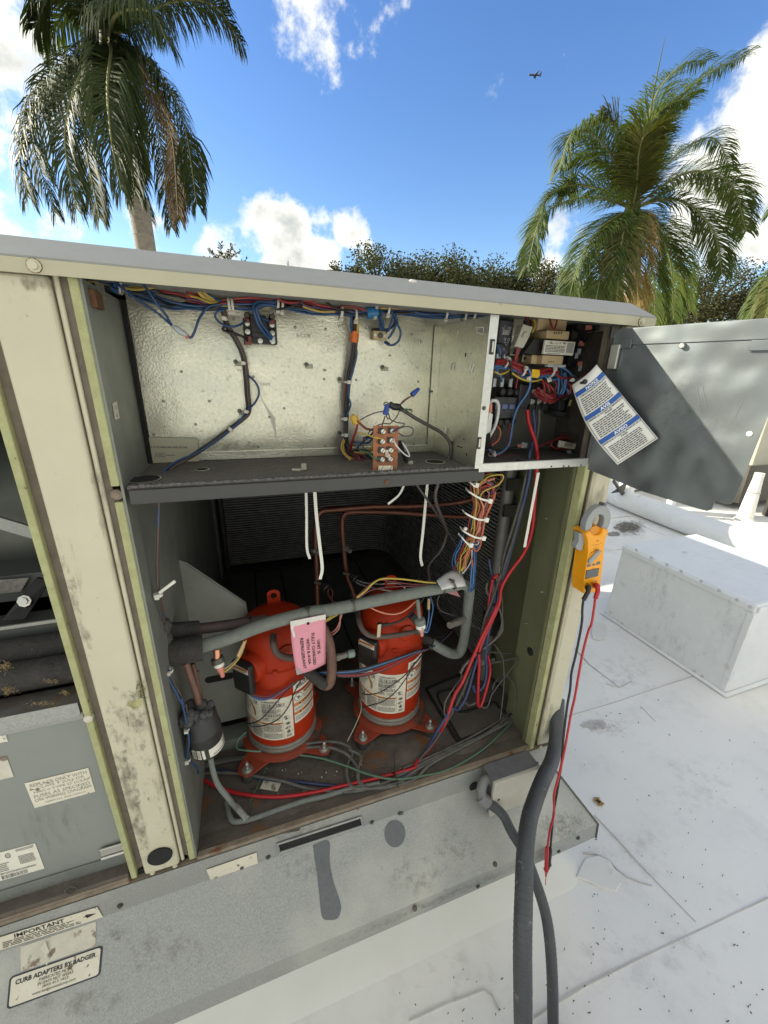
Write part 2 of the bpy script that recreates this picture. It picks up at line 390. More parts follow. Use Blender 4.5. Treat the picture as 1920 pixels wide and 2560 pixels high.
# ---- flat print: glyphs and bars laid on a surface by a mapping function
_GL = {}
def glyphs(s, bold=0.):
    if (s, bold) in _GL: return _GL[(s, bold)]
    cu = bpy.data.curves.new('t', 'FONT'); cu.body = s; cu.resolution_u = 2; cu.offset = bold; cu.align_x = 'LEFT'
    ob = bpy.data.objects.new('t', cu)
    me = bpy.data.meshes.new_from_object(ob)
    vs = [(v.co.x, v.co.y) for v in me.vertices]; fs = [tuple(p.vertices) for p in me.polygons]
    bpy.data.objects.remove(ob); bpy.data.curves.remove(cu); bpy.data.meshes.remove(me)
    if not vs: return ([], [], 0, 0, 1, 1)
    xs = [v[0] for v in vs]; ys = [v[1] for v in vs]
    g = (vs, fs, min(xs), min(ys), max(xs), max(ys)); _GL[(s, bold)] = g
    return g
class Print(MB):
    """f(u,v) gives the point on the surface, u to the right, v upwards, both 0..1"""
    def __init__(s, f): super().__init__(); s.fn = f
    def rect(s, u0, v0, u1, v1, seg=1):
        vs = []
        for i in range(seg+1):
            u = u0 + (u1-u0)*i/seg
            vs += [s.fn(u, v0), s.fn(u, v1)]
        return s.add(vs, [(2*i, 2*i+2, 2*i+3, 2*i+1) for i in range(seg)])
    def text(s, t, u0, v0, u1, v1, bold=0.):
        vs, fs, x0, y0, x1, y1 = glyphs(t, bold)
        if not vs: return s
        y0 = min(y0, 0) if False else y0
        return s.add([s.fn(u0 + (x-x0)/(x1-x0)*(u1-u0), v0 + (y-y0)/(y1-y0)*(v1-v0)) for x, y in vs], fs)
    def textv(s, t, u0, v0, u1, v1, bold=0.):
        """text running downwards (turned a quarter clockwise): box u0..u1 wide, read from v1 to v0"""
        vs, fs, x0, y0, x1, y1 = glyphs(t, bold)
        return s.add([s.fn(u0 + (y-y0)/(y1-y0)*(u1-u0), v1 + (x-x0)/(x1-x0)*(v0-v1)) for x, y in vs], fs)
    def lines(s, u0, v0, u1, v1, rows, fill=.45, rnd=None, rag=.35, seg=1, words=True):
        rnd = rnd or random
        h = (v1-v0)/rows
        for i in range(rows):
            va = v1 - (i+1)*h + h*(1-fill)/2; vb = va + h*fill
            e = u1 - (u1-u0)*rnd.random()*rag
            u = u0
            while u < e:
                w = (u1-u0)*rnd.uniform(.05,.14) if words else e-u
                s.rect(u, va, min(u+w, e), vb, seg); u += w + (u1-u0)*.018
        return s
    def bars(s, u0, v0, u1, v1, n=30, rnd=None):
        rnd = rnd or random; u = u0
        while u < u1:
            w = (u1-u0)/n*rnd.choice((.4,.6,1.)); s.rect(u, v0, min(u+w,u1), v1); u += w + (u1-u0)/n*rnd.choice((.4,.7,1.))
        return s
    def ring(s, uc, vc, ru, rv, w=.2, n=20, slash=False):
        vs = []
        for j in range(n):
            a = 2*math.pi*j/n
            vs += [s.fn(uc+ru*math.cos(a), vc+rv*math.sin(a)), s.fn(uc+ru*(1-w)*math.cos(a), vc+rv*(1-w)*math.sin(a))]
        s.add(vs, [(2*j, (2*j+2) % (2*n), (2*j+3) % (2*n), 2*j+1) for j in range(n)])
        if slash:
            a = .7; d = w*.5
            s.add([s.fn(uc+ru*q*math.cos(t), vc-rv*q*math.sin(t)) for q, t in ((.9,a-d),(.9,a+d),(-.9,a-d),(-.9,a+d))], [(0,1,2,3)])
        return s
    def disc(s, uc, vc, ru, rv, n=12):
        return s.add([s.fn(uc+ru*math.cos(2*math.pi*j/n), vc+rv*math.sin(2*math.pi*j/n)) for j in range(n)], [tuple(range(n))])
def quadmap(bl, br, tr, tl, off=(0,0,0)):
    bl, br, tr, tl, off = Vector(bl), Vector(br), Vector(tr), Vector(tl), Vector(off)
    return lambda u, v: (bl*(1-u)+br*u)*(1-v) + (tl*(1-u)+tr*u)*v + off
def copy_tree(o, parent=None):
    c = o.copy(); COL.objects.link(c)
    if parent is not None: c.parent = parent
    for ch in list(o.children): copy_tree(ch, c)
    return c

def grime(parent, quad, col, scale=60., dens=.5, name='grime', soft=.34, asp=1., al=.42):
    """a thin film of dirt: speckle that fades out towards the rim of its own patch"""
    key = ('grime', col, scale, dens, soft, asp, al)
    if key not in MATS:
        m = bpy.data.materials.new('grime_film'); m.use_nodes = True; nt = m.node_tree; N = nt.nodes; L = nt.links; b = N['Principled BSDF']
        b.inputs['Base Color'].default_value = (*col, 1); b.inputs['Roughness'].default_value = .85
        tc = N.new('ShaderNodeTexCoord'); mp = N.new('ShaderNodeMapping'); mp.inputs['Scale'].default_value = (1, 1, asp); L.new(tc.outputs['Object'], mp.inputs['Vector'])
        n = N.new('ShaderNodeTexNoise'); n.inputs['Scale'].default_value = scale; n.inputs['Detail'].default_value = 7; n.inputs['Roughness'].default_value = .72; L.new(mp.outputs['Vector'], n.inputs['Vector'])
        a = N.new('ShaderNodeAttribute'); a.attribute_name = 'rim'
        q = N.new('ShaderNodeMath'); q.operation = 'MULTIPLY_ADD'; q.inputs[1].default_value = soft; L.new(a.outputs['Fac'], q.inputs[0]); L.new(n.outputs['Fac'], q.inputs[2])
        r = N.new('ShaderNodeMapRange'); r.inputs['From Min'].default_value = .94 - dens*.48; r.inputs['From Max'].default_value = 1.22 - dens*.48; r.inputs['To Max'].default_value = al; L.new(q.outputs[0], r.inputs['Value'])
        L.new(r.outputs['Result'], b.inputs['Alpha']); MATS[key] = m
    g = quadmap(*quad); k = 8; m = MB(); m.add([g(i/k, j/k) for j in range(k+1) for i in range(k+1)], [(j*(k+1)+i, j*(k+1)+i+1, (j+1)*(k+1)+i+1, (j+1)*(k+1)+i) for j in range(k) for i in range(k)])
    o = m.build(name, MATS[key], parent); at_ = o.data.attributes.new('rim', 'FLOAT', 'POINT')
    at_.data.foreach_set('value', [max(0., math.sin(math.pi*i/k)*math.sin(math.pi*j/k))**.5 for j in range(k+1) for i in range(k+1)])
    return o
# ---------------------------------------------------------------- sky
world = bpy.data.worlds.new('World'); scene.world = world; world.use_nodes = True
nt = world.node_tree; N = nt.nodes; L = nt.links
bg = N['Background']; SKY_STRENGTH = 0.057
bg.inputs['Strength'].default_value = SKY_STRENGTH
sky = N.new('ShaderNodeTexSky'); sky.sky_type = 'NISHITA'; sky.sun_disc = False
sky.sun_elevation = SUN_EL; sky.sun_rotation = -SUN_AZ
sky.air_density = 1.15; sky.dust_density = .25; sky.ozone_density = 2.2
tc = N.new('ShaderNodeTexCoord')
nz = N.new('ShaderNodeTexNoise'); nz.inputs['Scale'].default_value = 8.5; nz.inputs['Detail'].default_value = 10; nz.inputs['Roughness'].default_value = .62
L.new(tc.outputs['Generated'], nz.inputs['Vector'])
def mth(op, a, b=None, c=None, clamp=False):
    n = N.new('ShaderNodeMath'); n.operation = op; n.use_clamp = clamp
    for i, q in enumerate((a, b, c)):
        if q is None: continue
        if isinstance(q, (int, float)): n.inputs[i].default_value = q
        else: L.new(q, n.inputs[i])
    return n.outputs[0]
def blob(d, deg, w):
    d = Vector(d).normalized()
    n = N.new('ShaderNodeVectorMath'); n.operation = 'DOT_PRODUCT'
    L.new(tc.outputs['Generated'], n.inputs[0]); n.inputs[1].default_value = d
    r = N.new('ShaderNodeMapRange'); r.interpolation_type = 'SMOOTHSTEP'
    r.inputs['From Min'].default_value = math.cos(R(deg)); r.inputs['From Max'].default_value = math.cos(R(deg*.12))
    r.inputs['To Max'].default_value = w
    L.new(n.outputs['Value'], r.inputs['Value']); return r.outputs['Result']
acc = None
for x, y, dg, w in [(605,530,6.5,1.),(560,525,5.,.85),(670,575,6.,.9),(490,553,5.,.8),(640,500,4.5,.5),(758,490,3.6,.72),(775,525,3.,.5),(697,487,2.8,.55),
        (1690,330,12.,.85),(1610,300,8.,.62),(1600,450,8.,.66),(1540,490,6.,.55),(1480,460,5.,.42),(1659,540,5.,.4),(50,440,7.,.55),(-40,430,9.,.66),(0,200,8.,.6),(30,80,8.,.6),(190,25,5.,.45),(-60,0,10.,.75),
        (650,3,7.,.66),(730,18,5.,.5),(805,18,4.2,.42),(590,0,5.,.55),(1225,545,6.,.5),(1185,135,3.2,.33),(1222,62,2.6,.30),(1158,208,1.8,.33),(340,400,7.,.4)]:
    q = blob(ray('F', x, y), dg, w)
    acc = q if acc is None else mth('MAXIMUM', acc, q)
# cumulus added out of view to whiten the fill; blue gap kept in view
n2 = N.new('ShaderNodeTexNoise'); n2.inputs['Scale'].default_value = 1.7; n2.inputs['Detail'].default_value = 2
L.new(tc.outputs['Generated'], n2.inputs['Vector'])
gen = N.new('ShaderNodeMapRange'); gen.interpolation_type = 'SMOOTHSTEP'
gen.inputs['From Min'].default_value = .32; gen.inputs['From Max'].default_value = .44; gen.inputs['To Max'].default_value = 1.05
L.new(n2.outputs['Fac'], gen.inputs['Value'])
gap = blob(ray('F', 900, 300), 68, 1.6)
acc = mth('MAXIMUM', acc, mth('SUBTRACT', gen.outputs['Result'], gap, clamp=True))
mk = mth('ADD', acc, mth('MULTIPLY', mth('SUBTRACT', nz.outputs['Fac'], .5), 2.6))
mask = N.new('ShaderNodeMapRange'); mask.interpolation_type = 'SMOOTHSTEP'
mask.inputs['From Min'].default_value = .40; mask.inputs['From Max'].default_value = .85
L.new(mk, mask.inputs['Value'])
# soft gray bellies, white rims
n3 = N.new('ShaderNodeTexNoise'); n3.inputs['Scale'].default_value = 9.; n3.inputs['Detail'].default_value = 6
mp = N.new('ShaderNodeMapping'); mp.inputs['Location'].default_value = (.3,.1,.07)
L.new(tc.outputs['Generated'], mp.inputs['Vector']); L.new(mp.outputs['Vector'], n3.inputs['Vector'])
shade = N.new('ShaderNodeMapRange'); shade.inputs['From Min'].default_value = .75; shade.inputs['From Max'].default_value = 1.35
L.new(mth('ADD', mk, mth('MULTIPLY', mth('SUBTRACT', n3.outputs['Fac'], .5), 1.6)), shade.inputs['Value'])
cc = N.new('ShaderNodeMix'); cc.data_type = 'RGBA'
CW = 1 / SKY_STRENGTH
cc.inputs['A'].default_value = (.29*CW,.29*CW,.287*CW,1); cc.inputs['B'].default_value = (.15*CW,.157*CW,.168*CW,1)
L.new(shade.outputs['Result'], cc.inputs['Factor'])
hs = N.new('ShaderNodeHueSaturation'); hs.inputs['Hue'].default_value = .516; hs.inputs['Saturation'].default_value = 1.27; hs.inputs['Value'].default_value = .98
L.new(sky.outputs['Color'], hs.inputs['Color'])
mx = N.new('ShaderNodeMix'); mx.data_type = 'RGBA'
L.new(hs.outputs['Color'], mx.inputs['A']); L.new(cc.outputs['Result'], mx.inputs['B']); L.new(mask.outputs['Result'], mx.inputs['Factor'])
L.new(mx.outputs['Result'], bg.inputs['Color'])
_SCR = {}
def screws(parent, material, pn, r=.0045, h=.004, name='screw'):
    """one mesh shared by every screw; pn is a list of (point, outward normal)"""
    key = (material.name, r, h)
    if key not in _SCR:
        me = bpy.data.meshes.new(name); b = MB()
        b.lathe((0,0,0), [(r*1.5, -.001), (r*1.5, h*.25), (r, h*.3), (r, h), (r*.55, h*1.12)], 8, (0,0,1))
        b.box((-r*.75,-r*.13,h*1.0),(r*.75,r*.13,h*1.16))
        me.from_pydata([tuple(v) for v in b.v], [], b.f); me.materials.append(material); me.update(); _SCR[key] = me
    root = parent
    while root.parent: root = root.parent
    inv = ORG[root].inverted()
    for p, n in pn:
        o = bpy.data.objects.new(name, _SCR[key]); COL.objects.link(o); o.parent = parent
        q = Vector(n).to_track_quat('Z', 'Y').to_matrix().to_4x4() @ Matrix.Rotation(random.uniform(0,3), 4, 'Z')
        o.matrix_local = inv @ Matrix.Translation(Vector(p)) @ q
# ---------------------------------------------------------------- roof, ground
def roof_mat():
    m = bpy.data.materials.new('white_roof_membrane'); m.use_nodes = True
    nt = m.node_tree; N = nt.nodes; L = nt.links; b = N['Principled BSDF']; b.inputs['Roughness'].default_value = .55
    tc = N.new('ShaderNodeTexCoord')
    def noise(sc, det=6, ro=.6):
        n = N.new('ShaderNodeTexNoise'); n.inputs['Scale'].default_value = sc; n.inputs['Detail'].default_value = det; n.inputs['Roughness'].default_value = ro
        L.new(tc.outputs['Object'], n.inputs['Vector']); return n.outputs['Fac']
    def rng(x, a, c, o=1.):
        r = N.new('ShaderNodeMapRange'); r.inputs['From Min'].default_value = a; r.inputs['From Max'].default_value = c; r.inputs['To Max'].default_value = o
        L.new(x, r.inputs['Value']); return r.outputs['Result']
    def mix(f, a, c):
        x = N.new('ShaderNodeMix'); x.data_type = 'RGBA'; L.new(f, x.inputs['Factor'])
        if isinstance(a, tuple): x.inputs['A'].default_value = (*a, 1)
        else: L.new(a, x.inputs['A'])
        x.inputs['B'].default_value = (*c, 1); return x.outputs['Result']
    c = mix(rng(noise(1.3), .35, .7), (.82,.81,.775), (.73,.725,.70))
    c = mix(rng(noise(5, 8, .75), .52, .75, .5), c, (.52,.515,.495))
    c = mix(rng(noise(70, 3), .71, .75, .6), c, (.25,.24,.23))
    c = mix(rng(noise(.7, 4), .64, .75, .75), c, (.34,.335,.31))
    L.new(c, b.inputs['Base Color'])
    bp = N.new('ShaderNodeBump'); bp.inputs['Strength'].default_value = .25; bp.inputs['Distance'].default_value = .01
    L.new(noise(9, 5), bp.inputs['Height']); L.new(bp.outputs['Normal'], b.inputs['Normal'])
    return m
M['roof'] = roof_mat()
m = MB(); nx, ny = 60, 60
x0, x1, y0, y1 = -16., 16., -14., 10.5
rnd = random.Random(3)
for j in range(ny+1):
    for i in range(nx+1):
        m.v.append(Vector((x0+(x1-x0)*i/nx, y0+(y1-y0)*j/ny, rnd.uniform(-.006,.004))))
for j in range(ny):
    for i in range(nx):
        a = j*(nx+1)+i; m.f.append((a, a+1, a+nx+2, a+nx+1)); m.mi.append(0)
o = m.build('roof', M['roof'], smooth=180, kind='structure')
m = MB()
for a, b in (((x0-.2,y0-.2,-4.5),(x1+.2,y0,.05)), ((x0-.2,y1,-4.5),(x1+.2,y1+.2,.05)), ((x0-.2,y0,-4.5),(x0,y1,.05)), ((x1,y0,-4.5),(x1+.2,y1,.05))):
    m.box(a, b)
tag(m.build('building_wall', mat('stucco_wall', (.5,.47,.4), .8, 0, (.44,.41,.35), 4, .8)), kind='structure')
m = MB(); m.add([(-2500,-2500,-4.6),(2500,-2500,-4.6),(2500,2500,-4.6),(-2500,2500,-4.6)], [(0,1,2,3)])
m.build('ground', mat('lawn_ground', (.07,.09,.035), .9, 0, (.11,.11,.06), .3, .8), kind='structure')
# welded seams and patches of the membrane: thin strips a few millimetres proud
seam_m = mat('seam_dirt', (.40,.395,.38), .7, 0, (.62,.615,.59), 7, 1.)
seams = MB()
def seam(a, b, w=.0019, z=.0035):
    a = Vector(a); b = Vector(b); d = (b-a).normalized(); n = Vector((-d.y, d.x, 0))*w
    seams.hexa([a-n+Vector((0,0,-.004)), b-n+Vector((0,0,-.004)), b+n+Vector((0,0,-.004)), a+n+Vector((0,0,-.004)), a-n+Vector((0,0,z)), b-n+Vector((0,0,z)), b+n+Vector((0,0,z)), a+n+Vector((0,0,z))])
def zs(r, *q): return [PZ(r, x, y, 0.) for x, y in q]
for r, q in (('S4', ((120,1410),(240,1540),(480,1725))), ('S5', ((860,2170),(1000,2080),(1200,1960),(1543,1790),(2000,1575),(2370,1400))), ('S5', ((1080,235),(1400,140),(1543,90),(1900,-30))),
             ('S5', ((1180,1115),(1260,1120),(1350,1165),(1390,1215),(1460,1270),(1543,1305),(1620,1325))), ('S5', ((1250,870),(1420,1050),(1543,1190),(1900,1560))),
             ('S5', ((60,2190),(300,2080),(540,1990),(590,2030),(640,2130))), ('S4', ((640,1870),(700,1930),(760,1990))), ('U7', ((260,520),(600,665))), ('U7', ((1180,470),(1470,550),(1620,600))),('U7', ((0,815),(130,805),(175,800))),
             ('S5', ((1330,30),(1410,50),(1490,10)))):
    p = zs(r, *q)
    for i in range(len(p)-1): seam(p[i], p[i+1])
o = seams.build('membrane_seam', seam_m); o['kind'] = 'stuff'
# leaf scraps and grit lying on the roof
m = MB(); rnd = random.Random(11)
for i in range(150):
    t = rnd.random()
    c = PZ('S5', rnd.uniform(-250,2370) if t < .7 else rnd.uniform(1000,2370), rnd.uniform(1250,2212) if t < .7 else rnd.uniform(100,1250), .006)
    if c.x < .98 and c.y > -.2: continue
    a = rnd.uniform(0, 6.28); l = rnd.choice((.001,.0012,.0015,.002,.004)); w = .0008
    d = Vector((math.cos(a), math.sin(a), 0)); n = Vector((-d.y, d.x, 0))
    m.obox(c, d*l, n*w, (0,0,.0015))
m.build('roof_grit', mat('dark_grit', (.06,.055,.05), .9), kind='stuff')
m = MB()
for x, y, s in ((1262,765,1.),(1290,790,1.),(1275,780,.8)):
    c = PZ('S5', x, y, .008); m.poly([c + Vector((math.cos(k*.9+x)*.014*s*(1+.4*math.sin(k*3+x)), math.sin(k*.9+x)*.009*s, 0)) for k in range(7)], (0,0,-.003))
tag(m.build('dead_leaf', M['leaf_litter']), 'crumbled brown leaf lying on the white roof beside the skirt corner', 'leaf')

# ---------------------------------------------------------------- white curb, skirt
LIPX = .967
m = MB()
ax0 = -3.4
prof = [(.10,.23),(.115,.12),(.10,.06),(.02,.022),(-.06,.006)]     # outward offset measured from curb face, height
cx, cy = LIPX-.075, -.085
rings = []
for k, (dz) in enumerate((( .0,.23),(.0,.10),(.012,.06),(.035,.03),(.075,.008),(.10,-.004))):
    e, z = dz
    ring = []
    X1, Y0, Y1 = cx+e, cy-e, 2.33+e
    for p in ((ax0, Y0),):
        ring.append((p[0], p[1], z))
    for q in range(7):
        a = -math.pi/2 + (math.pi/2)*q/6; rr = .03 + e*.6
        ring.append((X1-rr+rr*math.cos(a), Y0+rr+rr*math.sin(a), z))
    for q in range(7):
        a = (math.pi/2)*q/6; rr = .03 + e*.6
        ring.append((X1-rr+rr*math.cos(a), Y1-rr+rr*math.sin(a), z))
    ring.append((ax0, Y1, z)); rings.append(ring)
vs = [p for r in rings for p in r]; k = len(rings[0])
m.add(vs, [(i*k+j, i*k+j+1, (i+1)*k+j+1, (i+1)*k+j) for i in range(len(rings)-1) for j in range(k-1)])
curb = m.build('roof_curb', M['whitemembrane'], smooth=60)
tag(curb, 'white membrane wrapped curb on the roof under the metal skirt', 'curb')
# rounded flashing patches welded at the curb corner
def patch(label, ps, z=.004):
    m = MB(); m.poly([Vector((p.x, p.y, z)) for p in ps], (0,0,-.006))
    tag(m.build('membrane_patch', M['whitemembrane'], bevel=.002), label, 'patch')
patch('large rounded white flashing patch on the roof in front of the curb corner', zs('S5', (1190,1150),(1270,1130),(1350,1165),(1395,1240),(1420,1310),(1385,1365),(1300,1340),(1210,1300),(1130,1270)))
patch('small round white flashing patch on the roof beside the white sheet metal box', zs('S4', (250,1270),(260,1330),(310,1345),(350,1330),(370,1290),(370,1230),(330,1200),(270,1210)), .005)

sk = thing('curb_adapter', 'weathered galvanized metal skirt between the white curb and the open unit', 'curb adapter', (0,0,.2))
# skirt: flange, slope, drip lip all round the visible corner
def skirt_ring(off, z): return [(-3.4, -off, z), (.88+off-.005, -off, z), (.88+off-.005, 2.27+off, z)]
levels = [(.006,.463),(.008,.386),(.165,.268),(.168,.208),(.160,.206)]
m = MB(); vs = []
xoff = [(.0,.463),(.004,.386),(.087,.268),(.090,.208),(.082,.206)]
for (o_, z), (ex, _) in zip(levels, xoff):
    vs += [(-3.4, -o_, z), (.88+ex, -o_, z), (.88+ex, 2.27+ex, z)]
m.add(vs, [(i*3+j, (i+1)*3+j, (i+1)*3+j+1, i*3+j+1) for i in range(len(levels)-1) for j in range(2)])
sheet = m.build('skirt_sheet', M['galv_dull'], sk)
md = sheet.modifiers.new('s', 'SOLIDIFY'); md.thickness = .0016; md.offset = -1
def SL(r, x, y, lift=.0):
    """point on the sloped face of the skirt"""
    p0 = Vector((0, -.008, .386)); d = Vector((0, -.157, -.118))
    n = Vector((0, d.z, -d.y)).normalized()
    if n.z < 0: n = -n
    return PP(r, x, y, p0 + n*lift, n)
SLN = Vector((0, -.118, .157)).normalized()
m = MB()      # slot cut in the flange: dark recess with a folded rim
q = [P('R6',695,1205,-.0085), P('R6',1190,1045,-.0085), P('R6',1200,1095,-.0085), P('R6',708,1255,-.0085)]
m.slab(q, (0,.004,0)); m.build('slot_opening', M['blackmatte'], sk)
m = MB(); 
for a, b in ((0,1),(1,2),(2,3),(3,0)): m.tube([q[a]+Vector((0,-.002,0)), q[b]+Vector((0,-.002,0))], .003, 6)
m.build('slot_rim', M['galv_dull'], sk, smooth=60)
for r, x, y, rad in (('S5',473,680,.0155),('S5',600,640,.018)):
    c = P(r,x,y,-.0085); MB().lathe(c, [(rad,0),(rad,.004)], 24, (0,-1,0)).build('knockout_hole', M['blackmatte'], sk)
# stains that ran down from the slot
m = MB(); m.add([q for q in spline([SL('R6',x,y,.0012) for x,y in ((905,1215),(1000,1190),(1005,1300),(1025,1420),(1065,1540),(1072,1600),(1050,1650),(1000,1659),(960,1640),(945,1520),(930,1380),(915,1290))], 5)], [tuple(range(56))])
m.build('run_stain', M['galv_patch'], sk)
m = MB(); c0 = [SL('R6',1392+62*math.cos(a),1145+84*math.sin(a)*(1 if math.sin(a)>0 else .95),.0012) for a in [k*math.pi/10 for k in range(20)]]
m.add(c0, [tuple(range(20))]); m.build('round_stain', M['galv_patch'], sk)
pn = []
for r, x, y, pl in (('R6',1420,1025,0),('R6',1255,1078,0),('R6',640,1285,0),('R6',485,1345,0),('R7',772,1450,0),('S5',880,535,0),('S5',10,850,1),('R6',1510,1590,1),('S5',95,1465,2),('S5',500,1325,2),('S5',1145,1015,2),('S5',612,1185,1),('S5',1020,1100,2)):
    pn.append((P(r,x,y,-.0085), (0,-1,0)) if pl == 0 else (SL(r,x,y,.0005), SLN) if pl == 1 else (P(r,x,y,-.1675), (0,-1,0)))
screws(sk, M['steeldark'], pn, .0045, .004)
# mitred seam at the right corner
m = MB(); m.tube([(.884,-.0095,.386),(.968,-.166,.268),(.971,-.169,.208)], .0035, 6); m.build('mitre_seam', M['steeldark'], sk, smooth=60)
# stickers on the skirt
def sticker(parent, name, corners, material, thick, n, label=None):
    n = Vector(n); m = MB(); m.slab([c + n*thick for c in corners], -n*(thick-.0004))
    return m.build(name, material, parent, label=label)
rnd = random.Random(5)
a0, a1, a2, a3 = P('U3',-400,828,-.009), P('U3',1335,270,-.009), P('U3',1262,140,-.009), P('U3',-400,655,-.009)
st = sticker(sk, 'notice_sticker', [a0,a1,a2,a3], M['paperdirty'], .0008, (0,-1,0), 'torn white sticker reading IMPORTANT with an arrow')
f = quadmap(a0,a1,a2,a3,(0,-.0013,0)); p = Print(f)
p.text('IMPORTANT', .33,.62,.72,.93, .02)
p.lines(.24,.08,.86,.58,4,.42,rnd,.2)
p.rect(.865,.50,.90,.56); p.add([f(.885,.36), f(.97,.53), f(.885,.68)], [(0,1,2)])
p.build('print', M['ink'], st)
cs = [SL('U3',275,985,.0005), SL('U3',1240,645,.0005), SL('U3',1245,330,.0005), SL('U3',265,660,.0005)]
fl = sticker(sk, 'torn_paper_residue', cs, M['papermold'], .0008, SLN)
cs = [SL('U3',520,690,.0015), SL('U3',600,905,.0015), SL('U3',668,800,.0015), SL('U3',600,570,.0015)]
m = MB(); m.add([cs[0], cs[1], cs[2], cs[3]+SLN*.006], [(0,1,2),(0,2,3)]); m.build('paper_flap', M['papermold'], sk)
def rrect(bl, br, tr, tl, rad=.09, n=4, asp=.4):
    out = []
    f = quadmap(bl,br,tr,tl)
    for (u, v, a) in ((rad*asp,rad,math.pi),(1-rad*asp,rad,1.5*math.pi),(1-rad*asp,1-rad,0),(rad*asp,1-rad,.5*math.pi)):
        for k in range(n+1):
            t = a + math.pi/2*k/n; out.append(f(u + rad*asp*math.cos(t), v + rad*math.sin(t)))
    return out
c4 = [SL('U3',85,1478,.0008), SL('U3',1300,1030,.0008), SL('U3',1335,632,.0008), SL('U3',125,1050,.0008)]
o1 = rrect(*c4, rad=.12, asp=.36)
m = MB(); m.poly([q + SLN*.0006 for q in o1], -SLN*.001); bs = m.build('maker_plate', M['inkgray'], sk, label='cream maker sticker with a dark border and lettering')
bs.data.materials[0] = mat('sticker_border', (.028,.03,.045), .5)
g = quadmap(*c4); i4 = [g(.022,.055), g(.978,.055), g(.978,.945), g(.022,.945)]
m = MB(); m.poly([q + SLN*.0012 for q in rrect(*i4, rad=.10, asp=.36)], -SLN*.0006); m.build('plate_face', M['paperdirty'], bs)
f = quadmap(*c4, SLN*.0019); p = Print(f)
p.text('CURB ADAPTERS BY BADGER', .07,.68,.93,.84, .03)
p.text('FABRICATED METAL', .32,.535,.68,.635); p.text('IN DAYS NOT WEEKS', .31,.405,.69,.505); p.text('(800) 813-1822', .36,.275,.64,.375); p.text('www.badgermetalcorp.com', .26,.13,.72,.245)
p.build('print', M['ink'], bs)
a = [P('R6',300,1420,-.009), P('R6',580,1322,-.009), P('R6',572,1258,-.009), P('R6',275,1360,-.009)]
sticker(sk, 'blank_label', a, M['paperdirty'], .0008, (0,-1,0), 'blank weathered paper strip on the flange')

# outlet box fixed to the flange, with its conduit elbow
ob = thing('outlet_box', 'gray cast outlet box with cream cover on the skirt beside the conduit', 'outlet box', P('S5',740,700,-.02))
A = P('S5',605,670,-.075); B = P('S5',870,600,-.075); A2 = P('S5',680,800,-.075)
zt = A.z; zb = P('S5',690,840,-.08).z
xl, xr = A.x+.004, B.x+.02
MB().box((xl,-.066,zb),(xr,-.009,zt)).build('box_body', M['outlet'], ob, bevel=.004)
MB().box((xl-.003,-.078,zb-.004),(xr+.003,-.0665,zt+.003)).build('cover', M['outletwhite'], ob, bevel=.003)
screws(ob, M['rust'], [((xl+.02,-.078,(zb+zt)/2-.004),(0,-1,0)),((xr-.02,-.078,(zb+zt)/2-.004),(0,-1,0))], .003, .002, 'cover_screw')
E1 = Vector((xl-.002,-.04,zt-.025))
path = [E1+Vector((.004,0,0)), E1+Vector((-.012,-.002,0)), E1+Vector((-.026,-.012,-.016)), E1+Vector((-.028,-.022,-.038))]
MB().tube(spline(path,5), .0145, 14).build('conduit_elbow', M['conduitgray'], ob, smooth=50)
N0 = path[-1]; nd = (P('S5',700,900,-.115) - N0).normalized()
MB().lathe(N0, [(.016,-.008),(.019,-.006),(.019,.022),(.016,.026)], 10, nd).build('lock_nut', M['conduitgray'], ob, smooth=30)
# flexible conduits
def conduit(name, ps, r, label, ribs=True):
    t = thing(name, label, 'conduit', ps[0])
    sp = spline(ps, 14); 
    MB().tube(sp, r, 18).build('jacket', M['conduit'], t, smooth=80)
    if ribs:
        m = MB(); acc_ = 0
        for i in range(1, len(sp)-1):
            seg = (sp[i]-sp[i-1]).length; acc_ += seg
            if acc_ > .0085:
                acc_ = 0; d = (sp[i+1]-sp[i-1]).normalized()
                m.lathe(sp[i]-d*.0014, [(r*.98,0),(r*1.022,.0008),(r*1.022,.002),(r*.98,.0028)], 18, d)
        m.build('corrugation', M['conduit'], t, smooth=80, kind='stuff')
    return t
big = [P('S5',1015,120,.03), P('S5',1010,260,-.012), P('S5',1000,400,-.036), P('S5',975,520,-.075), P('S5',915,650,-.13), P('S5',862,790,-.175), P('S5',830,900,-.21), P('S5',805,1100,-.26), P('S5',795,1400,-.32), P('S5',788,1700,-.365), P('S5',790,2000,-.395), P('S5',793,2230,-.415)]
big = big + [big[-1] + Vector((.005,-.02,-.06)), Vector((big[-1].x+.02, big[-1].y-.09, .08)), Vector((big[-1].x+.02, big[-1].y-.26, .025)), Vector((big[-1].x, big[-1].y-1.0, .024))]
# outer radius from its width in view
conduit('flexible_conduit', big, .0212, 'thick dark gray flexible conduit hanging in front of the skirt corner', True)
sm = [N0+nd*.014, P('S5',655,860,-.105), P('S5',720,980,-.15), P('S5',800,1110,-.20), P('S5',870,1290,-.255), P('S5',935,1500,-.305), P('S5',965,1700,-.345), P('S5',980,1950,-.38), P('S5',985,2230,-.41)]
sm = sm + [sm[-1] + Vector((.005,-.02,-.06)), Vector((sm[-1].x+.02, sm[-1].y-.09, .07)), Vector((sm[-1].x+.02, sm[-1].y-.26, .018)), Vector((sm[-1].x, sm[-1].y-1.0, .017))]
conduit('flexible_conduit', sm, .0138, 'thinner dark flexible conduit leaving the elbow of the outlet box', True)

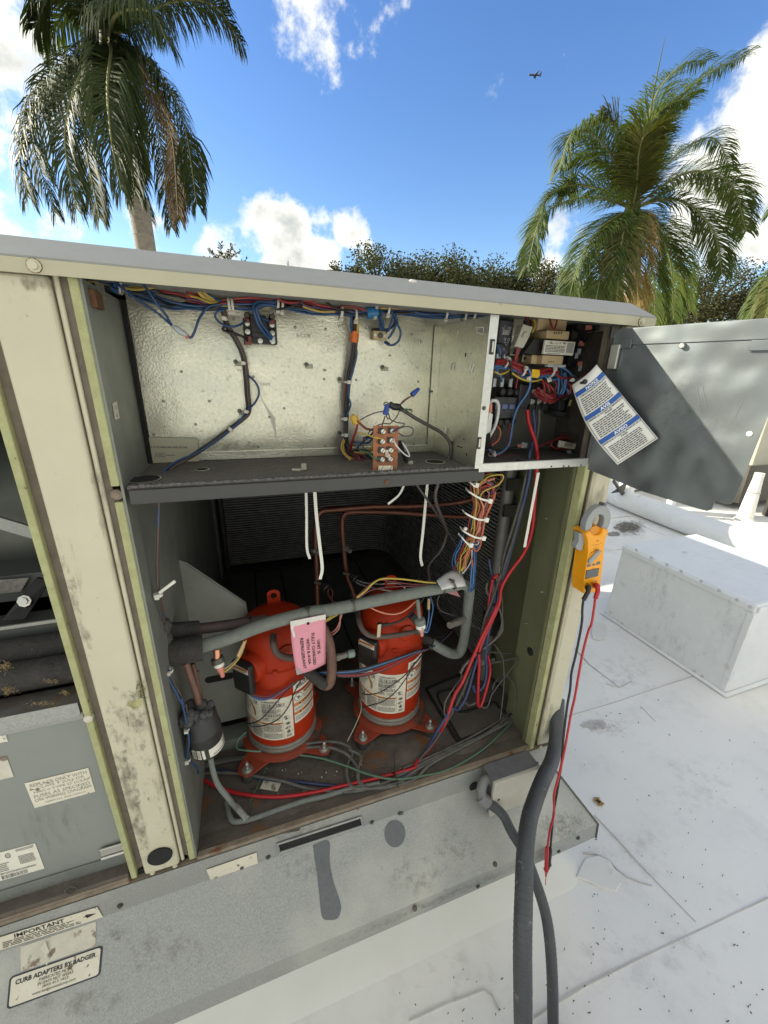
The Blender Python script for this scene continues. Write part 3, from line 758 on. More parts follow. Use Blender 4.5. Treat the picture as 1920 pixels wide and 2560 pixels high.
SB, SBL, BL = (.20,.19,.165), (.10,.095,.085), (.05,.048,.042)
def skq(x0, y0, x1, y1, r='R6', l=.0018): return [SL(r,x0,y1,l), SL(r,x1,y1,l), SL(r,x1,y0,l), SL(r,x0,y0,l)]
for r, x0, y0, x1, y1, sc, de in (('R7',560,1500,1543,2000,40,.28),('R7',0,1950,900,2212,34,.36),('S5',820,820,1240,1060,90,.46),('S5',100,850,600,1330,45,.30),('R6',560,1180,1200,1500,60,.30),('R7',650,1580,830,1700,110,.40),('S5',-200,1050,420,1500,38,.30)):
    grime(sk, skq(x0,y0,x1,y1,r), SBL if sc > 80 else SB, sc, de)
q = [P('R7',0,2060,-.169), P('S5',1240,1010,-.169), P('S5',1265,945,-.169), P('R7',0,2330,-.169)]
grime(sk, [P('S5',-900,1950,-.1695), P('S5',1230,1015,-.1695), P('S5',1240,960,-.1695), P('S5',-900,1870,-.1695)], SBL, 70, .42)
def rfq(r, x0, y0, x1, y1, z=.0075): return [PZ(r,x0,y1,z), PZ(r,x1,y1,z), PZ(r,x1,y0,z), PZ(r,x0,y0,z)]
for i, (r, x0, y0, x1, y1, sc, de, c) in enumerate((('S5',1130,230,1500,380,26,.46,SB),('S5',1100,850,1900,1400,9,.30,(.45,.45,.43)),('S5',900,1500,2300,2212,7,.30,(.46,.455,.43)),('S5',0,1650,760,2212,9,.30,(.47,.465,.44)),('S4',100,1380,900,1880,10,.32,(.44,.44,.43)),('U7',20,480,420,680,14,.58,(.13,.115,.095)),('U7',820,470,1350,640,12,.34,(.36,.35,.33)),('U7',1150,600,1500,700,16,.40,(.36,.355,.34)),('S5',1500,400,2300,1100,8,.28,(.48,.475,.46)))):
    o = grime(None, rfq(r,x0,y0,x1,y1,.0062+.0004*i), c, sc*2, de, 'roof_stain', al=.75 if c[0] < .2 else .34); o['kind'] = 'stuff'
# ---------------------------------------------------------------- rooftop unit cabinet
ZB, ZS, ZT = .462, 1.425, 1.739          # base lip, shelf, underside of the cap
UR = thing('rooftop_unit', 'large beige rooftop air conditioning unit with its service panels off', 'air conditioner', (0,1.3,.46))
BACK, XL, XR = 2.25, -3.3, .89
def bx(name, a, b, material, parent=UR, bevel=0., **k): return MB().box(a, b).build(name, material, parent, bevel=bevel, **k)
# cap: upright lip, sloped band, flat top
m = MB()
lz, uz = 1.7385, 1.789
r0 = [(XL,-.012,lz),(.905,-.012,lz),(.905,BACK+.01,lz),(XL,BACK+.01,lz)]
r1 = [(XL,-.012,1.7585),(.905,-.012,1.7585),(.905,BACK+.01,1.7585),(XL,BACK+.01,1.7585)]
r2 = [(XL,.030,uz),(.868,.030,uz),(.868,BACK-.03,uz),(XL,BACK-.03,uz)]
m.add(r0+r1+r2, [(i+4*k, (i+1)%4+4*k, (i+1)%4+4*k+4, i+4*k+4) for k in range(2) for i in range(4)] + [(8,9,10,11)])
ri = [(XL,-.009,lz),(.902,-.009,lz),(.902,BACK,lz),(XL,BACK,lz)]
rj = [(XL,-.009,1.757),(.902,-.009,1.757),(.902,BACK,1.757),(XL,BACK,1.757)]
m.add(r0+ri+rj, [(i+4*k, i+4*k+4, (i+1)%4+4*k+4, (i+1)%4+4*k) for k in range(2) for i in range(4)] + [(11,10,9,8)])
cap = m.build('top_cap', M['cap'], UR, bevel=.0025)
# rounded painted hem along the lip
MB().box((XL,-.0135,1.7365),(.9055,-.0118,1.7555)).build('cap_lip', M['lipcream_shaded'], cap, bevel=.0008)
for r, x, y in (('R1',203,247),('R3',985,138)):
    c = P(r,x,y,-.0135)
    MB().lathe(c, [(.0085,0),(.0085,.0015),(.0058,.002),(.0055,.006),(.003,.0068)], 10, (0,-1,0)).build('cap_bolt', M['cream'], cap, smooth=30)
    MB().lathe(c, [(.0092,-.0003),(.0092,.0007),(.0078,.0012)], 14, (0,-1,0)).build('rust_washer', M['rust'], cap)
MB().ball(P('R2',1085,175,-.001), (.008,.004,.003), 6).build('bird_dropping', M['debris'], cap, smooth=60)
# posts -----------------------------------------------------------
def post(x0, x1, y, name, depth=.035, z0=.472):
    p = MB().box((x0,y,z0),(x1,y+depth,ZT)).build(name, M['cream'], UR, bevel=.006, seg=3)
    return p
pl = post(-.318,-.243,-.004,'corner_post')
# rolled channels on each side of the face, set back and dirty
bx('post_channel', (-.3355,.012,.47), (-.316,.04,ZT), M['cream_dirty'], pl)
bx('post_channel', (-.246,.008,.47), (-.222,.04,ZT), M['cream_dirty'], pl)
MB().tube([(-.2365,.0055,.475),(-.2365,.0055,ZT)], .004, 8).build('rolled_bead', M['cream'], pl, smooth=60)
bx('gasket', (-.3475,.0,.468), (-.3355,.03,ZT), M['gasket'], UR, .002)
g0 = P('R8',825,770,0).z
bx('gasket', (-.2215,-.001,.470), (-.2085,.026,g0-.012), M['gasket'], UR, .002)
bx('gasket', (-.2215,-.001,g0+.016), (-.2085,.026,ZT), M['gasket'], UR, .002)
MB().lathe((-.217,.012,g0), [(.0095,0),(.0095,.009),(.005,.013)], 12, (0,-1,0)).build('panel_bolt', M['lip'], UR, smooth=30)
MB().lathe((-.342,.008,P('R7',555,255,0).z), [(.008,0),(.008,.008),(.004,.010)], 12, (0,-1,0)).build('panel_bolt', M['papermold'], UR, smooth=30)
# vent knockout and foot of the left post
c = P('R7',1030,1128,-.0045); MB().lathe(c, [(.0265,0),(.0265,.004)], 36, (0,-1,0)).build('post_opening', M['blackmatte'], UR)
screws(UR, M['cream'], [(P('R7',980,1242,-.0045),(0,-1,0)),(P('R7',1125,1197,-.0045),(0,-1,0))], .0038, .002)
for x in (-.3265,-.2335):
    MB().lathe((x,.012,.474), [(.0085,0),(.0085,.004)], 16, (0,-1,0)).build('drain_hole', M['blackmatte'], UR)
# right post
pr = post(.833,.889,-.004,'corner_post')
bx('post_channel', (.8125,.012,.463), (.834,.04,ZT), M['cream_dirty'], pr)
MB().tube([(.8335,.0045,.47),(.8335,.0045,1.42)], .004, 8).build('rolled_bead', M['cream'], pr, smooth=60)
bx('gasket', (.797,-.001,.463), (.8125,.026,1.42), M['gasket'], UR, .002)
screws(UR, M['cream'], [(P('S5',905,432,-.0045),(0,-1,0))], .004, .002)
# shell ------------------------------------------------------------
bx('side_panel', (.872,.05,.462), (.888,BACK,ZT), M['cream'])
bx('back_panel', (XL,BACK-.012,.462), (.87,BACK,ZT), M['cream'])
bx('end_panel', (XL,.0,.462), (XL+.012,BACK-.014,ZT), M['cream'])
# front panels further left, beyond the open fuse compartment
bx('service_panel', (XL+.014,-.004,.475), (-1.42,.02,ZT-.002), M['cream'], bevel=.004)
bx('underside', (XL,.02,.44), (.888,BACK,.4405), M['steeldark'])
# inner partitions
bx('partition_wall', (-.2085,.002,.464), (-.2045,2.18,ZT), M['inner_gray'])
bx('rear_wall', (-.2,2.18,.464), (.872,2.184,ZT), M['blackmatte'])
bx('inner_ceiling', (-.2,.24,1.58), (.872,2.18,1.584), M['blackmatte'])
# olive inner faces behind the right post: flange, step, wall
bx('inner_wall', (.866,.04,.464), (.8715,2.18,1.42), M['inner_green'])
bx('inner_flange', (.790,.027,.463), (.8125,.034,1.42), M['inner_green'])
bx('inner_flange', (.8095,.034,.463), (.8135,.15,1.42), M['inner_green'])
bx('inner_flange', (.8135,.15,.463), (.866,.154,1.42), M['inner_green'])
screws(UR, M['steel'], [(PX('R5',1515,322,.809),(-1,0,0)),(PX('R5',1485,828,.809),(-1,0,0)),(PX('R5',1375,1045,.809),(-1,0,0)),(PX('U8',1205,100,.809),(-1,0,0)),(PX('S6',385,265,.809),(-1,0,0))], .002, .006)
# base pan: floor, stamped recess, front lip
bx('base_pan', (-.2045,.012,.452), (.8695,2.18,.462), M['pan'])
bx('base_lip', (-.204,-.004,.4635), (.7965,.012,.474), M['lip'], bevel=.002)
bx('base_lip', (XL,-.0045,.4635), (-.35,.012,.475), M['lip'], bevel=.002)
bx('base_rail', (XL,-.0025,.444), (.882,.011,.4628), M['lip'], bevel=.001)
# dirt-filled step in front of the floor
m = MB(); m.hexa([(-.2035,.0125,.4625),(.796,.0125,.4625),(.796,.055,.4625),(-.2035,.055,.4625),(-.2035,.0125,.472),(.796,.0125,.472),(.796,.04,.466),(-.2035,.04,.466)]); m.build('pan_step', M['pan'], UR)
# stamped plate right of the compressors
def onfloor(r, x, y, z): return PZ(r, x, y, z)
pz = .4675
c4 = [onfloor('R5',690,1490,pz), onfloor('R5',930,1330,pz), onfloor('R5',1290,1450,pz), onfloor('U8',1200,1450,pz), onfloor('U8',740,1659,pz)]
c4 = [onfloor('U5',1140,900,pz), onfloor('U5',1640,690,pz), onfloor('U8',560,760,pz), onfloor('U8',1180,1250,pz), onfloor('S5',640,300,pz), onfloor('S5',370,395,pz)]
m = MB(); m.poly(c4, (0,0,-.005)); m.build('stamped_plate', mat('stamped_plate_paint', (.13,.118,.10), .6, .1, (.085,.075,.065), 20, .9, bump=.2, bs=90, bdist=.003), UR, bevel=.004)
m = MB(); 
for a in range(len(c4)): m.tube([c4[a]+Vector((0,0,-.001)), c4[(a+1)%len(c4)]+Vector((0,0,-.001))], .006, 6)
for lo in ([onfloor('S5',330,60,pz+.001), onfloor('S5',380,205,pz+.001), onfloor('S5',595,145,pz+.001), onfloor('S5',640,180,pz+.001), onfloor('S5',740,255,pz+.001)],
           [onfloor('U5',1290,1000,pz+.001), onfloor('U5',1330,940,pz+.001), onfloor('U5',1560,890,pz+.001)], [onfloor('U5',1290,1000,pz+.001), onfloor('U5',1430,1290,pz+.001), onfloor('S5',385,380,pz+.001)]):
    m.tube(spline(lo, 4), .0045, 6)
m.build('stamped_rib', M['blackmatte'], UR, smooth=60)
# rear floor: pale sheet strips and a dark flashing strip before the coil
bx('floor_sheet', (-.15,.62,.4625), (.80,1.5,.468), mat('rear_floor_sheet', (.13,.13,.125), .55, .1, (.085,.085,.08), 8, .8))
for x in (-.02,.13,.37,.60): bx('floor_seam', (x-.004,.62,.4685), (x+.004,1.5,.4705), M['blackmatte'])
# grit heap and flakes on the floor
rnd = random.Random(21); m = MB()
for i in range(150):
    t = rnd.random()
    c = onfloor('R6', rnd.uniform(560,1640), rnd.uniform(640,1000), .4645) if t < .6 else onfloor('U8', rnd.uniform(760,1200), rnd.uniform(930,1130), .4655)
    if c.y < .03: continue
    s_ = rnd.choice((.0008,.0012,.0012,.002)); m.obox(c, (s_,0,0), (0,s_*.7,0), (0,0,s_*.4))
m.build('paint_flakes', M['debris'], UR, kind='stuff')
m = MB()
for i in range(260):
    c = onfloor('R6', rnd.uniform(520,1659), rnd.uniform(560,1060), .464)
    if c.y < .03: continue
    s_ = rnd.uniform(.001,.004); m.obox(c, (s_,rnd.uniform(-.001,.001),0), (0,s_*.8,0), (0,0,s_*.5))
m.build('floor_grit', M['pan'], UR, kind='stuff')
def heap(cx_, cy_, r, h):
    m = MB(); n = 14; vs = [(cx_, cy_, .462+h)]; fs = []
    for k in range(1, 4):
        for j in range(n):
            a = 2*math.pi*j/n; rr = r*k/3*(1+.25*rnd.uniform(-1,1))
            vs.append((cx_+math.cos(a)*rr*1.5, cy_+math.sin(a)*rr, .4623+h*(1-(k/3)**2)*(1+.3*rnd.uniform(-1,1))))
    fs = [(0, 1+j, 1+(j+1)%n) for j in range(n)] + [(1+(k-1)*n+j, 1+k*n+j, 1+k*n+(j+1)%n, 1+(k-1)*n+(j+1)%n) for k in (1,2) for j in range(n)]
    return m.add(vs, fs).build('dirt_heap', M['pan'], UR, smooth=180)
heap(.40,.135,.075,.012); heap(.02,.06,.06,.007); heap(.62,.09,.05,.006)
for r, x, y in (('R6',655,865),('R6',900,900),('R6',1130,970)):
    c = onfloor(r,x,y,.4665); MB().obox(c, (.024,-.012,0), (.006,.011,0), (0,0,.0008)).build('fallen_label', M['papermold'] if x<800 else mat('mud_paper',(.22,.18,.14),.8), UR)
# partition details: wedge bracket with slot
yb = .36
br = [P('R4',385,600,yb), P('R4',450,625,yb), P('R4',870,905,yb), P('R4',870,1450,yb), P('R4',440,1560,yb)]
m = MB(); m.poly([br[0], br[1], br[2], Vector((br[2].x+.03, yb, .52)), Vector((br[0].x, yb, .52))], (0,.003,0))
wb = m.build('wedge_bracket', mat('bracket_gray', (.30,.31,.28), .5, .1, (.22,.23,.2), 12, .8), UR)
MB().tube([br[0], Vector((br[0].x,yb-.002,.52))], .005, 6).build('bracket_fold', M['inner_gray'], wb, smooth=60)
MB().tube([br[1], br[2]], .003, 6).build('bracket_fold', M['inner_gray'], wb, smooth=60)
f0, f1 = P('U6',790,1215,yb-.001), P('U6',1080,1160,yb-.001)
m = MB(); rad = .0125; d = (f1-f0).normalized(); n = Vector((-d.z,0,d.x))
m.add([f0 + n*rad*math.cos(a) - d*rad*math.sin(a) for a in [k*math.pi/8 for k in range(9)]] + [f1 - n*rad*math.cos(a) + d*rad*math.sin(a) for a in [k*math.pi/8 for k in range(9)]], [tuple(range(18))])
m.build('bracket_slot', M['blackmatte'], wb)
m = MB(); m.add([P('U6',633+18*math.cos(a),1092+10*math.sin(a),yb-.001) for a in [k*.785 for k in range(8)]], [tuple(range(8))]); m.build('bracket_hole', M['blackmatte'], wb)
bx('floor_angle', (-.2,.30,.462), (.07,.36,.50), M['inner_gray'])
# condenser coil: stacked flat tubes sweeping round the back right corner
plan = [(-.165,1.60),(.30,1.60),(.70,1.60)]
for k in range(1, 9):
    a = math.pi/2*(1-k/9); plan.append((.70+.145*math.cos(a), 1.455+.145*math.sin(a)))
plan += [(.845,1.3),(.845,1.0),(.845,.7),(.845,.34)]
m = MB(); z = .49; nrows = 62; dz = (1.42-.49)/nrows
for i in range(nrows):
    za = z + i*dz; zb_ = za + dz*.46
    vs = []; k = len(plan)
    for (x, y) in plan:
        vs += [(x, y, za), (x, y, zb_)]
    # front strip, plus a shallow top face so that each tube reads as a ledge
    back = []
    for idx, (x, y) in enumerate(plan):
        nx_, ny_ = (0, 1) if idx < 3 else ((1, 0) if idx > 10 else (x-.70, y-1.455))
        l = math.hypot(nx_, ny_); back += [(x+nx_/l*.012, y+ny_/l*.012, za), (x+nx_/l*.012, y+ny_/l*.012, zb_)]
    m.add(vs+back, [(2*j, 2*j+2, 2*j+3, 2*j+1) for j in range(k-1)] + [(2*j+1, 2*j+3, 2*k+2*j+3, 2*k+2*j+1) for j in range(k-1)] + [(2*j, 2*k+2*j, 2*k+2*j+2, 2*j+2) for j in range(k-1)])
coil = m.build('coil_tubes', M['coil'], UR, kind='stuff')
m = MB(); vs = []
for idx, (x, y) in enumerate(plan):
    nx_, ny_ = (0, 1) if idx < 3 else ((1, 0) if idx > 10 else (x-.70, y-1.455)); l = math.hypot(nx_, ny_)
    vs += [(x+nx_/l*.0115, y+ny_/l*.0115, .486), (x+nx_/l*.0115, y+ny_/l*.0115, 1.425)]
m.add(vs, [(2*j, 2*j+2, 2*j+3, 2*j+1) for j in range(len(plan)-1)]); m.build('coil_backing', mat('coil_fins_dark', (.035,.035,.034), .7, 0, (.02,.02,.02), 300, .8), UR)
MB().cyl((-.175,1.585,.48),(-.175,1.585,1.42),.018,n=14).build('coil_header', M['steeldark'], UR, smooth=60)
bx('coil_clip', (-.215,1.55,1.03), (-.14,1.58,1.14), M['blackmatte'])
bx('coil_end_plate', (-.204,1.45,.47), (-.195,1.6,1.42), M['inner_gray'])
bx('coil_gasket', (-.19,1.56,.463), (.72,1.60,.485), M['blackmatte'])
# right header tube with sleeve, label and pipe stubs
hx, hy = .822, .325
hd = MB().cyl((hx,hy,.475),(hx,hy,1.42),.021,n=18).build('coil_header', mat('header_aluminium', (.24,.235,.22), .5, .4, (.17,.165,.155), 25, .9, bump=.1, bs=80, bdist=.002), UR, smooth=60)
zsl = P('R5',1290,1000,hy).z
MB().cyl((hx,hy,zsl-.045),(hx,hy,zsl+.035),.030,n=18).build('header_sleeve', M['black'], hd, smooth=60)
bx('header_sleeve_tab', (hx+.02,hy-.01,zsl-.04), (hx+.055,hy+.004,zsl+.03), M['black'], hd)
zc = P('U8',930,540,hy).z
MB().lathe((hx,hy,zc-.012), [(.023,0),(.026,.003),(.026,.022),(.023,.026)], 16).obox((hx+.024,hy-.012,zc), (.012,0,0), (0,.004,0), (0,0,.013)).build('header_clamp', mat('gray_clamp', (.23,.22,.20), .6), hd, smooth=40)
for zz in (P('R5',1440,60,hy).z, P('R5',1440,230,hy).z):
    bx('header_bracket', (hx-.024,hy-.03,zz-.02), (hx+.026,hy-.018,zz+.02), M['steeldark'], hd)
zl = P('R5',1335,660,hy).z
bx('header_label', (hx-.008,hy-.0225,zl-.03), (hx+.008,hy-.0215,zl+.03), M['papergray'], hd)
# shelf under the control panel
sf = bx('control_shelf', (-.200,.006,ZS-.004), (.502,.2145,ZS), M['shelf'])
bx('shelf_front', (-.198,.0,1.3955), (.505,.006,1.4215), M['shelf_front'], sf, .002)
m = MB(); rnd = random.Random(4); n_ = 120
for i in range(n_):
    xa = -.198 + .703*i/n_; xb_ = xa + .703/n_; h = .0035+.002*rnd.random(); w = .010+.003*rnd.random()
    m.box((xa,.0005,1.4253),(xb_,w,1.4253+h))
m.build('foam_tape', M['foamtape'], sf, kind='stuff')
screws(sf, M['rust'], [(P('R5',408,68,-.001),(0,-1,0))], .0035, .003)
for r, x, y, rad in (('R1',1198,1457,.0125),('R2',1238,1425,.022),('R1',850,1515,.028),('T6',575,1070,.018)):
    c = PZ(r,x,y,ZS); c.z = ZS+.0004
    MB().lathe(c, [(rad,0),(rad,.0008)], 24).build('shelf_hole', M['blackmatte'], sf)
    MB().lathe(c, [(rad,-.0003),(rad+.002,.0006),(rad+.002,.0012),(rad-.0005,.0014)], 24, (0,0,1), False).build('hole_rim', M['galv'], sf)
bx('control_floor', (.505,.0415,1.4215), (.863,.2145,1.4245), mat('dark_shelf_floor', (.10,.095,.085), .6, .2, (.06,.056,.05), 50, .8))
# bright bar across the foot of the right-hand control bay
MB().hexa([(.487,-.002,1.4165),(.800,-.002,1.4165),(.800,.004,1.4165),(.492,.004,1.4165),(.487,-.002,1.4365),(.800,-.002,1.4365),(.800,.004,1.4365),(.487,.004,1.4365)]).build('bay_bar', M['galv_bright'], UR, bevel=.0015)
for x, y in ((507,907),(573,905),(600,904),(664,899)):
    MB().lathe(P('R3',x,y,-.0022), [(.0022,0),(.0022,.0006)], 10, (0,-1,0)).build('bar_hole', M['blackmatte'], UR)
bx('bay_side', (.8635,.041,1.4255), (.8655,.2138,1.736), M['steeldark'])
bx('bay_lining', (.8005,.006,1.4255), (.8125,.012,1.736), M['relayblack'])
# control panel back and its side walls
cp = bx('control_panel_back', (-.196,.2145,1.425), (.80,.218,1.756), M['galv'])
MB().box((-.196,.211,1.4255),(.47,.2142,1.4445)).build('panel_hem', M['galv'], cp, bevel=.001)
bx('panel_gap', (-.2035,.20,1.425), (-.1965,.2146,1.74), M['blackmatte'])
bx('bay_back', (.505,.200,1.4255), (.863,.2140,1.74), mat('bay_back_metal', (.26,.26,.23), .45, .6, (.17,.17,.15), 30, .9))
dv = bx('bay_divider', (.4765,.0,1.4255), (.4785,.2135,1.735), M['galv'])
bx('divider_flange', (.4765,-.0015,1.4255), (.4965,.0005,1.737), M['galv_bright'], dv)
bx('divider_flange', (.457,.2085,1.4405), (.4763,.2105,1.735), M['galv'], dv)
for r, x, y in (('R2',1631,628),('R2',1540,1293)):
    c = P(r,x,y,-.002); h = .0145 if y<1000 else .013
    bx('divider_slot', (c.x-.0052,-.0035,c.z-h), (c.x+.0052,-.0014,c.z+h), M['black'], dv, .001)
    bx('slot_spring', (c.x-.0012,-.0045,c.z-h*.7), (c.x+.0032,-.0034,c.z+h*.7), M['steel'], dv, .0006)
screws(dv, M['steeldark'], [(P('R2',1576,1052,-.0016),(0,-1,0)),(P('T3',1155,447,.208),(0,-1,0)),(P('T4',1068,590,.208),(0,-1,0))], .0032, .003)
def onDiv(r,x,y): return PX(r,x,y,.4762)
for r, x, y, a, b in (('T3',1258,300,.003,.0048),('T3',1343,527,.002,.004),('T4',1353,730,.0016,.003),('T4',1325,572,.001,.0018)):
    c = onDiv(r,x,y); MB().obox(c, (.0004,0,0), (0,a,0), (0,0,b)).build('divider_hole', M['blackmatte'] if x != 1258 else M['paper'], dv)
for r, x, y in (('T3',1215,650),('T3',1412,670),('T4',1150,490)):
    c = onDiv(r,x,y); MB().tube([c+Vector((0,.006,.009)), c+Vector((-.004,.003,-.006)), c+Vector((-.003,-.003,-.008)), c+Vector((0,-.005,.009))], .0012, 5).build('wire_lance', M['steel'], dv)
for y_ in (597,650):
    c = onDiv('T4',1200 if y_<620 else 1290,y_); MB().box((c.x-.004,c.y-.010,c.z-.0008),(c.x,c.y+.010,c.z+.0008)).build('divider_tab', M['steeldark'], dv)
a,b,c,d = onDiv('T3',1452,298), onDiv('T3',1530,318), onDiv('T3',1537,238), onDiv('T3',1455,240)
bs = sticker(dv, 'bar_code_sticker', [a,b,c,d], M['paper'], .0005, (-1,0,0)); p = Print(quadmap(a,b,c,d,(-.0009,0,0))); p.bars(.1,.15,.9,.85,9,random.Random(1)); p.build('print', M['ink'], bs)
# screws, dimples and clips on the panel back
pn = []
for r, x, y in (('R1',968,1050),('R1',1240,1050),('R1',1160,1187),('R1',912,1246),('R1',1075,875),('R1',1530,1320),('R1',1597,1143),('T2',1070,408),('T2',1385,428),('T2',1370,945),('T2',1380,852),('T2',637,922),('T2',178,1172),('R2',195,1053),('R2',475,1312),('R2',92,1113),('R2',15,1318),
                ('T3',783,316),('T3',1080,262),('T3',1030,328),('T3',1055,553),('T3',1000,677),('T3',853,805),('T3',558,535),('T3',210,788),('T4',810,628),('T4',940,613),('T4',200,635),('R2',472,790)):
    pn.append((P(r,x,y,.214),(0,-1,0)))
screws(cp, mat('panel_screw', (.30,.29,.24), .4, .6), pn, .0021, .0018)
def clip(r, x, y, dx=.014, side=1):
    c = P(r,x,y,.213); m = MB().obox(c+Vector((side*dx*.45,-.001,-.003)), (dx*.6,0,0), (0,.0015,0), (0,0,.0045))
    k = m.build('cable_clip', M['nylonclear'], cp, bevel=.001); screws(k, M['steeldark'], [(c+Vector((0,-.003,.001)),(0,-1,0))], .0032, .003)
for q in (('T2',452,770),('T2',1185,797),('T3',480,658),('T3',985,910),('T3',35,783),('R1',1420,1110),('T4',35,512)): clip(*q)
# punched letters beside the parts
sp = Print(quadmap(P('T2',0,1244,.2138), P('T2',1659,1244,.2138), P('T2',1659,0,.2138), P('T2',0,0,.2138)))
def stencil(t, x0, y0, x1, y1): sp.text(t, x0/1659, 1-y1/1244, x1/1659, 1-y0/1244)
stencil('WT', 378,283,455,322); stencil('R/COR', 1040,447,1190,487); stencil('WT', 1490,350,1560,388); stencil('TRM', 650,965,760,995); stencil('WT', 428,815,500,842)
sp.rect(1025/1659,1-352/1244,1095/1659,1-349/1244); sp.rect(1025/1659,1-415/1244,1028/1659,1-350/1244)
sp.build('stamped_lettering', M['inkfaint'], cp)
sp = Print(quadmap(P('T3',0,1244,.2138), P('T3',1659,1244,.2138), P('T3',1659,0,.2138), P('T3',0,0,.2138)))
def stencil2(t, x0, y0, x1, y1): sp.text(t, x0/1659, 1-y1/1244, x1/1659, 1-y0/1244)
stencil2('CAP', 265,205,345,240); stencil2('CTB', 752,345,840,380); sp.rect(748/1659,1-260/1244,840/1659,1-257/1244)
sp.build('stamped_lettering', M['inkfaint'], cp)
a,b,c,d = P('R1',830,1425,.2105), P('R1',1182,1422,.2105), P('R1',1172,1270,.2105), P('R1',820,1263,.2105)
st = sticker(cp, 'worn_wiring_label', [a,b,c,d], M['papergray'], .0006, (0,-1,0)); p = Print(quadmap(a,b,c,d,(0,-.001,0)))
p.text('657', .02,.78,.13,.93); p.lines(.12,.58,.88,.72,1,.5,random.Random(2),.1); p.bars(.25,.28,.43,.45,16,random.Random(3)); p.lines(.44,.3,.6,.4,1,.5,random.Random(3)); p.build('print', M['inkfaint'], st)
# scraped streak of sealant
m = MB(); m.add([P('R1',x,y,.2136) for x,y in ((1535,985),(1560,1050),(1600,1110),(1630,1150),(1638,1265),(1622,1220),(1605,1165),(1585,1110),(1550,1040))], [tuple(range(9))]); m.build('sealant_streak', mat('dried_sealant', (.56,.54,.46), .4), cp)
# clamp and dark hinge on the partition, small label
a,b,c,d = [PX('R1',x,y,-.2038) for x,y in ((680,1160),(708,1150),(690,1050),(664,1062))]
st = sticker(UR, 'part_number_sticker', [a,b,c,d], M['paperdirty'], .0005, (1,0,0)); p = Print(quadmap(a,b,c,d,(.0009,0,0))); p.text('13', .3,.6,.7,.8); p.rect(.4,.1,.55,.3); p.build('print', M['inkgray'], st)
c = PX('R1',560,450,-.203); bx('edge_clip', (-.204,c.y-.018,c.z-.012), (-.196,c.y+.018,c.z+.012), M['rust'])
c = PX('R1',590,395,-.203); bx('edge_clip', (-.204,c.y-.014,c.z-.01), (-.199,c.y+.014,c.z+.01), M['galv'])
# ------------------------------------------------- open control door on its hinge
DH = Vector((.800,.0,0)); DD = Vector((.258,-.966,0)).normalized(); DN = Vector((-DD.y*-1, 0, 0))
DN = DD.cross(Vector((0,0,1))).normalized()
if DN.x > 0: DN = -DN
def onDoor(r, x, y, lift=0.): return PP(r, x, y, DH + DN*lift, DN)
def dq(s_, z, l=0.): return DH + DD*s_ + DN*l + Vector((0,0,z))
dw = (onDoor('R3',1470,1110)-DH).dot(DD); 
zt = onDoor('R3',900,172).z; zb0 = onDoor('R3',690,920).z; zbm = onDoor('R3',1300,1135).z
sn = (onDoor('R3',1378,1095)-DH).dot(DD); zn = onDoor('R3',1470,1110).z
def rnd_corner(s_, z, rs, a0):
    return [dq(s_ + rs*math.cos(a0 + k*math.pi/8), z + rs*math.sin(a0 + k*math.pi/8)) for k in range(5)]
ps = [dq(.004,zb0), dq(sn-.02,zb0-.001)] + [onDoor('R3',1330,1140), onDoor('R3',1358,1135), onDoor('R3',1378,1088), onDoor('R3',1430,1106), onDoor('R3',1462,1108), onDoor('R3',1480,1085), dq(dw+.012,zt-.01), dq(dw+.004,zt), dq(.006,zt)]
ps = [dq(.004,zb0)] + [onDoor('R3',1000,1042), onDoor('R3',1300,1135), onDoor('R3',1335,1143), onDoor('R3',1360,1135), onDoor('R3',1376,1092), onDoor('R3',1430,1107), onDoor('R3',1460,1108), onDoor('R3',1484,1080)] + [dq(dw+.014,zt-.012), dq(dw+.006,zt), dq(.012,zt), dq(.004,zt-.01)]
m = MB(); m.poly(ps, DN*-.0016); door = m.build('control_door', M['door'], UR)
# bent top strip and its stiffening fold
m = MB(); m.poly([dq(.012,zt-.001,.001), dq(dw+.004,zt-.001,.001), dq(dw+.012,zt-.034,.001), dq(.006,zt-.034,.001)], DN*.0016); m.build('door_top_strip', M['door'], door, bevel=.0006)
for x, y, w in ((905,255,.012),(1635,262,.018)):
    c = onDoor('R3',x,y,.004); MB().obox(c, DD*w, Vector((0,0,.009)), DN*.002).build('door_clip', M['door'], door, bevel=.001)
c = onDoor('R3',1208,265,.001); MB().lathe(c, [(.0055,0),(.0055,.006),(.004,.008)], 10, DN).build('door_rivet', M['steel'], door, smooth=40)
c = onDoor('R3',1560,732,.0005); MB().lathe(c, [(.0045,0),(.0045,.0008)], 12, DN).build('door_hole', M['inkwhite'], door)
c = onDoor('R3',840,325,.006); hz = .026
hb = MB().obox(c, DD*.010, Vector((0,0,hz)), DN*.004).build('door_latch', M['steel'], door, bevel=.002)
bx('latch_plate', (.7935,-.004,c.z-.045), (.8015,.004,c.z+.04), M['steeldark'], door)
